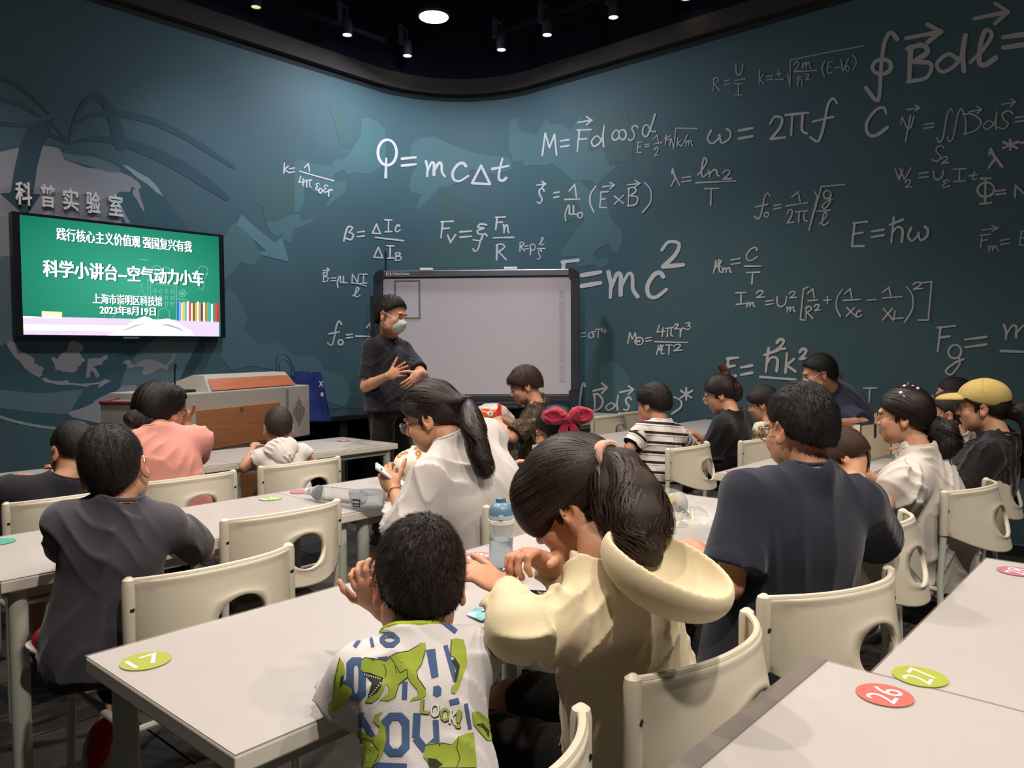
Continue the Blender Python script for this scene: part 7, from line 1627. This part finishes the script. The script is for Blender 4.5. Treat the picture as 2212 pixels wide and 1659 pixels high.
# orange and yellow bag
q = P(1052, 915, z=.752); t = thing('shopping_bag', 'puffy orange, yellow and white plastic bag on the table before the camouflage top', 'bag', q)
bm_ = bpy.data.materials.new('bag_orange_print'); bm_.use_nodes = True; nt = bm_.node_tree; bs = nt.nodes['Principled BSDF']; bs.inputs['Roughness'].default_value = .35
at = nt.nodes.new('ShaderNodeAttribute'); at.attribute_name = 'col'; nt.links.new(at.outputs['Color'], bs.inputs['Base Color'])
rr = _r2.normalized(); ff = Vector((_f.x, _f.y, 0)).normalized(); RB = (rr, ff, Vector((0, 0, 1)))
b = SDF(.0055); b.ell(q+up*.075, (.20, .11, .075), RB, .03, clip=[((0, 0, .7545), (0, 0, -1))]); b.ell(q+up*.105+rr*.05, (.12, .09, .07), RB, .04); b.cap(q+rr*.12+up*.05, q+rr*.21+up*.045, .05, .03, k=.04); b.disp = folds(.004, 4, 22)
def bc_(V):
    R = np.array([list(x) for x in RB]); w_ = (V-np.array(q))@R.T; C = np.tile(lin('#c9c2b8')[:3], (len(V), 1))
    o1 = (w_[:, 2] < .140-.22*np.abs(w_[:, 0]-.0))&(w_[:, 0] > -.17); C[o1] = lin('#d8602c')[:3]
    o2 = ((w_[:, 0]+.11)**2+(w_[:, 2]-.06)**2*1.5 < .085**2); C[o2] = lin('#eab21c')[:3]
    C[(w_[:, 0] > .125)] = lin('#cdbdb6')[:3]; C[(w_[:, 0] > .085)&(w_[:, 0] < .125)&(w_[:, 2] > .05)] = lin('#d22f28')[:3]
    C[(w_[:, 0]-.03)**2+(w_[:, 2]-.095)**2 < .023**2] = lin('#dcd8d4')[:3]; C[(w_[:, 0]-.03)**2+(w_[:, 2]-.095)**2 < .009**2] = lin('#5a5048')[:3]; return C
sdf_obj('bag_body', b, bm_, t, {'col': bc_}, smooth=1)
# clear bag with yellow strap
q = P(1482, 1150, z=.7525); t = thing('clear_bag', 'see-through bag with yellow straps and white handles, right of the cream hoodie', 'bag', q)
film = mat('film_clear', '#d6d8d4', .10, alpha=.15, spec=.5); b = SDF(.006); bx = (P(1540, 1150, z=.76)-P(1420, 1150, z=.76)).normalized(); by = bx.cross(up).normalized()*-1; RB2 = (bx, by, up)
b.ell(q+up*.045, (.155, .15, .062), RB2, .03, clip=[((0, 0, .7545), (0, 0, -1))]); b.ell(q+up*.09-bx*.05, (.08, .09, .06), RB2, .04); b.disp = folds(.006, 9, 20); sdf_obj('bag_film', b, film, t, smooth=1)
yel = mat('strap_yellow', '#c8c02e', .5); whs = mat('strap_white', '#cfccc6', .6); gry = mat('pouch_grey', '#8b897f', .7, var=.1); tea = mat('strap_teal', '#6fb5b2', .5)
ring_strap([P(1404, 1125, D=2.72), P(1410, 1092, D=2.78), P(1428, 1076, D=2.85), P(1450, 1088, D=2.86)], .045, .004, 'strap', yel, t, Vector((.4, -.3, .6)))
ring_strap([P(1490, 1112, D=2.86), P(1492, 1128, D=2.84), P(1482, 1142, D=2.80), P(1472, 1150, D=2.78)], .020, .004, 'strap', yel, t)
ring_strap([P(1446, 1078, D=2.9), P(1462, 1092, D=2.88), P(1478, 1104, D=2.86), P(1488, 1114, D=2.85)], .012, .004, 'strap', mat('cord_navy', '#2c2f4a', .6), t)
ring_strap([P(1400, 1052, D=3.0), P(1412, 1052, D=3.0), P(1424, 1068, D=2.98)], .03, .004, 'strap', tea, t)
ring_strap([P(1440, 1102, D=2.84), P(1446, 1125, D=2.80), P(1458, 1145, D=2.76), P(1470, 1168, D=2.70)], .016, .003, 'handle', whs, t)
ring_strap([P(1494, 1100, D=2.85), P(1498, 1135, D=2.80), P(1505, 1160, D=2.74), P(1530, 1172, D=2.72)], .018, .003, 'handle', whs, t)
ring_strap([P(1490, 1098, D=2.92), P(1512, 1098, D=2.92), P(1532, 1115, D=2.88), P(1536, 1150, D=2.8)], .018, .003, 'handle', whs, t)
b = SDF(.006); b.ell(P(1466, 1088, D=2.92), (.035, .05, .045), RB2, .02); sdf_obj('pouch', b, gry, t)
b = SDF(.006); b.ell(P(1458, 1122, D=2.86)-up*.01, (.05, .04, .04), RB2, .02); b.disp = folds(.004, 2, 30); sdf_obj('pouch', b, gry, t)
b = SDF(.005); c = P(1452, 1082, D=2.88); b.ell(c, (.012, .012, .012), RB2, .01); sdf_obj('orange_tip', b, mat('tip_orange', '#d9662e', .5), t)
c = P(1476, 1136, D=2.74); mb = MB(); mb.box(c, (.035, .002, .03), Matrix((bx, by, up)).transposed()@Matrix.Rotation(.5, 3, 'Y')); wparent(mb.build('care_label', mat('label_cream', '#cfc3b4', .7), None), t)
# wooden-brown cord over the woman's shoulder bag
# cream tote with navy trim
q0 = P(1858, 999, D=4.25); q1 = P(1924, 990, D=4.55); q0.z = q1.z = .7525
t = thing('tote_bag', 'upright cream canvas tote with navy edging and strap on the table', 'bag', (q0+q1)/2)
mto = cloth('tote_cream', '#cfc6a8', sheen=.05); hT = .205; n_ = (q1-q0).normalized(); dp = Vector((-n_.y, n_.x, 0))*.09
cloth_bag('bag_body', mto, t, (q0, q1, q1+up*hT, q0+up*hT), dp, .002, 3); mnv = mat('trim_navy', '#22264a', .6)
for a_, b_ in ((q0, q0+up*hT), (q0+up*hT, q1+up*hT), (q1, q1+up*hT), (q0+dp*.45+up*hT, q1+dp*.45+up*hT)):
    mb = MB(); mb.tube([a_-dp*.01, b_-dp*.01], .004, 6); wparent(mb.build('edging', mnv, None), t)
m_ = q0.lerp(q1, .45); ring_strap([m_+up*.12-dp*.03, m_+up*.2-dp*.03, m_+up*.235+n_*.02, m_+up*.235+n_*.09, m_+up*.20+n_*.11-dp*.03], .024, .004, 'handle', mnv, t, n_)
# pink bag beside striped boy, pink paper
q = P(1388, 912, z=.752); q.z = .752; t = thing('paper_bag', 'pink printed bag standing behind the striped shirt boy', 'bag', P(1392, 925, D=5.9)); c = Vector(t.location); c.z = .7525; t.location = c
mb = MB(); mb.box(c+up*.11, (.16, .05, .22), Matrix.Rotation(.3, 3, 'Z'), .006); wparent(mb.build('bag_body', mat('bag_pink', '#c8688e', .5), None), t)
vs, fs = text2d('TOUC', .01); vs = fit(vs, 0, 0, .10, .03); mb = MB(); Rz = Matrix.Rotation(.3, 3, 'Z'); mb.add([c+Rz@Vector((-.055-y, -.0265, .16-x)) for x, y in vs], fs); wparent(mb.build('bag_lettering', mat('bag_letter', '#e6c6d2', .6), None), t)
q = P(1382, 978, z=.7535); t = thing('paper_sheet', 'pale pink paper sheet under the elbow of the striped shirt boy', 'paper', P(1398, 962, z=.753)); t.rotation_euler = (0, 0, .4)
mb = MB(); mb.box((0, 0, .0008), (.21, .15, .0015)); mb.build('sheet', mat('paper_pink', '#d6b4bc', .7), t)
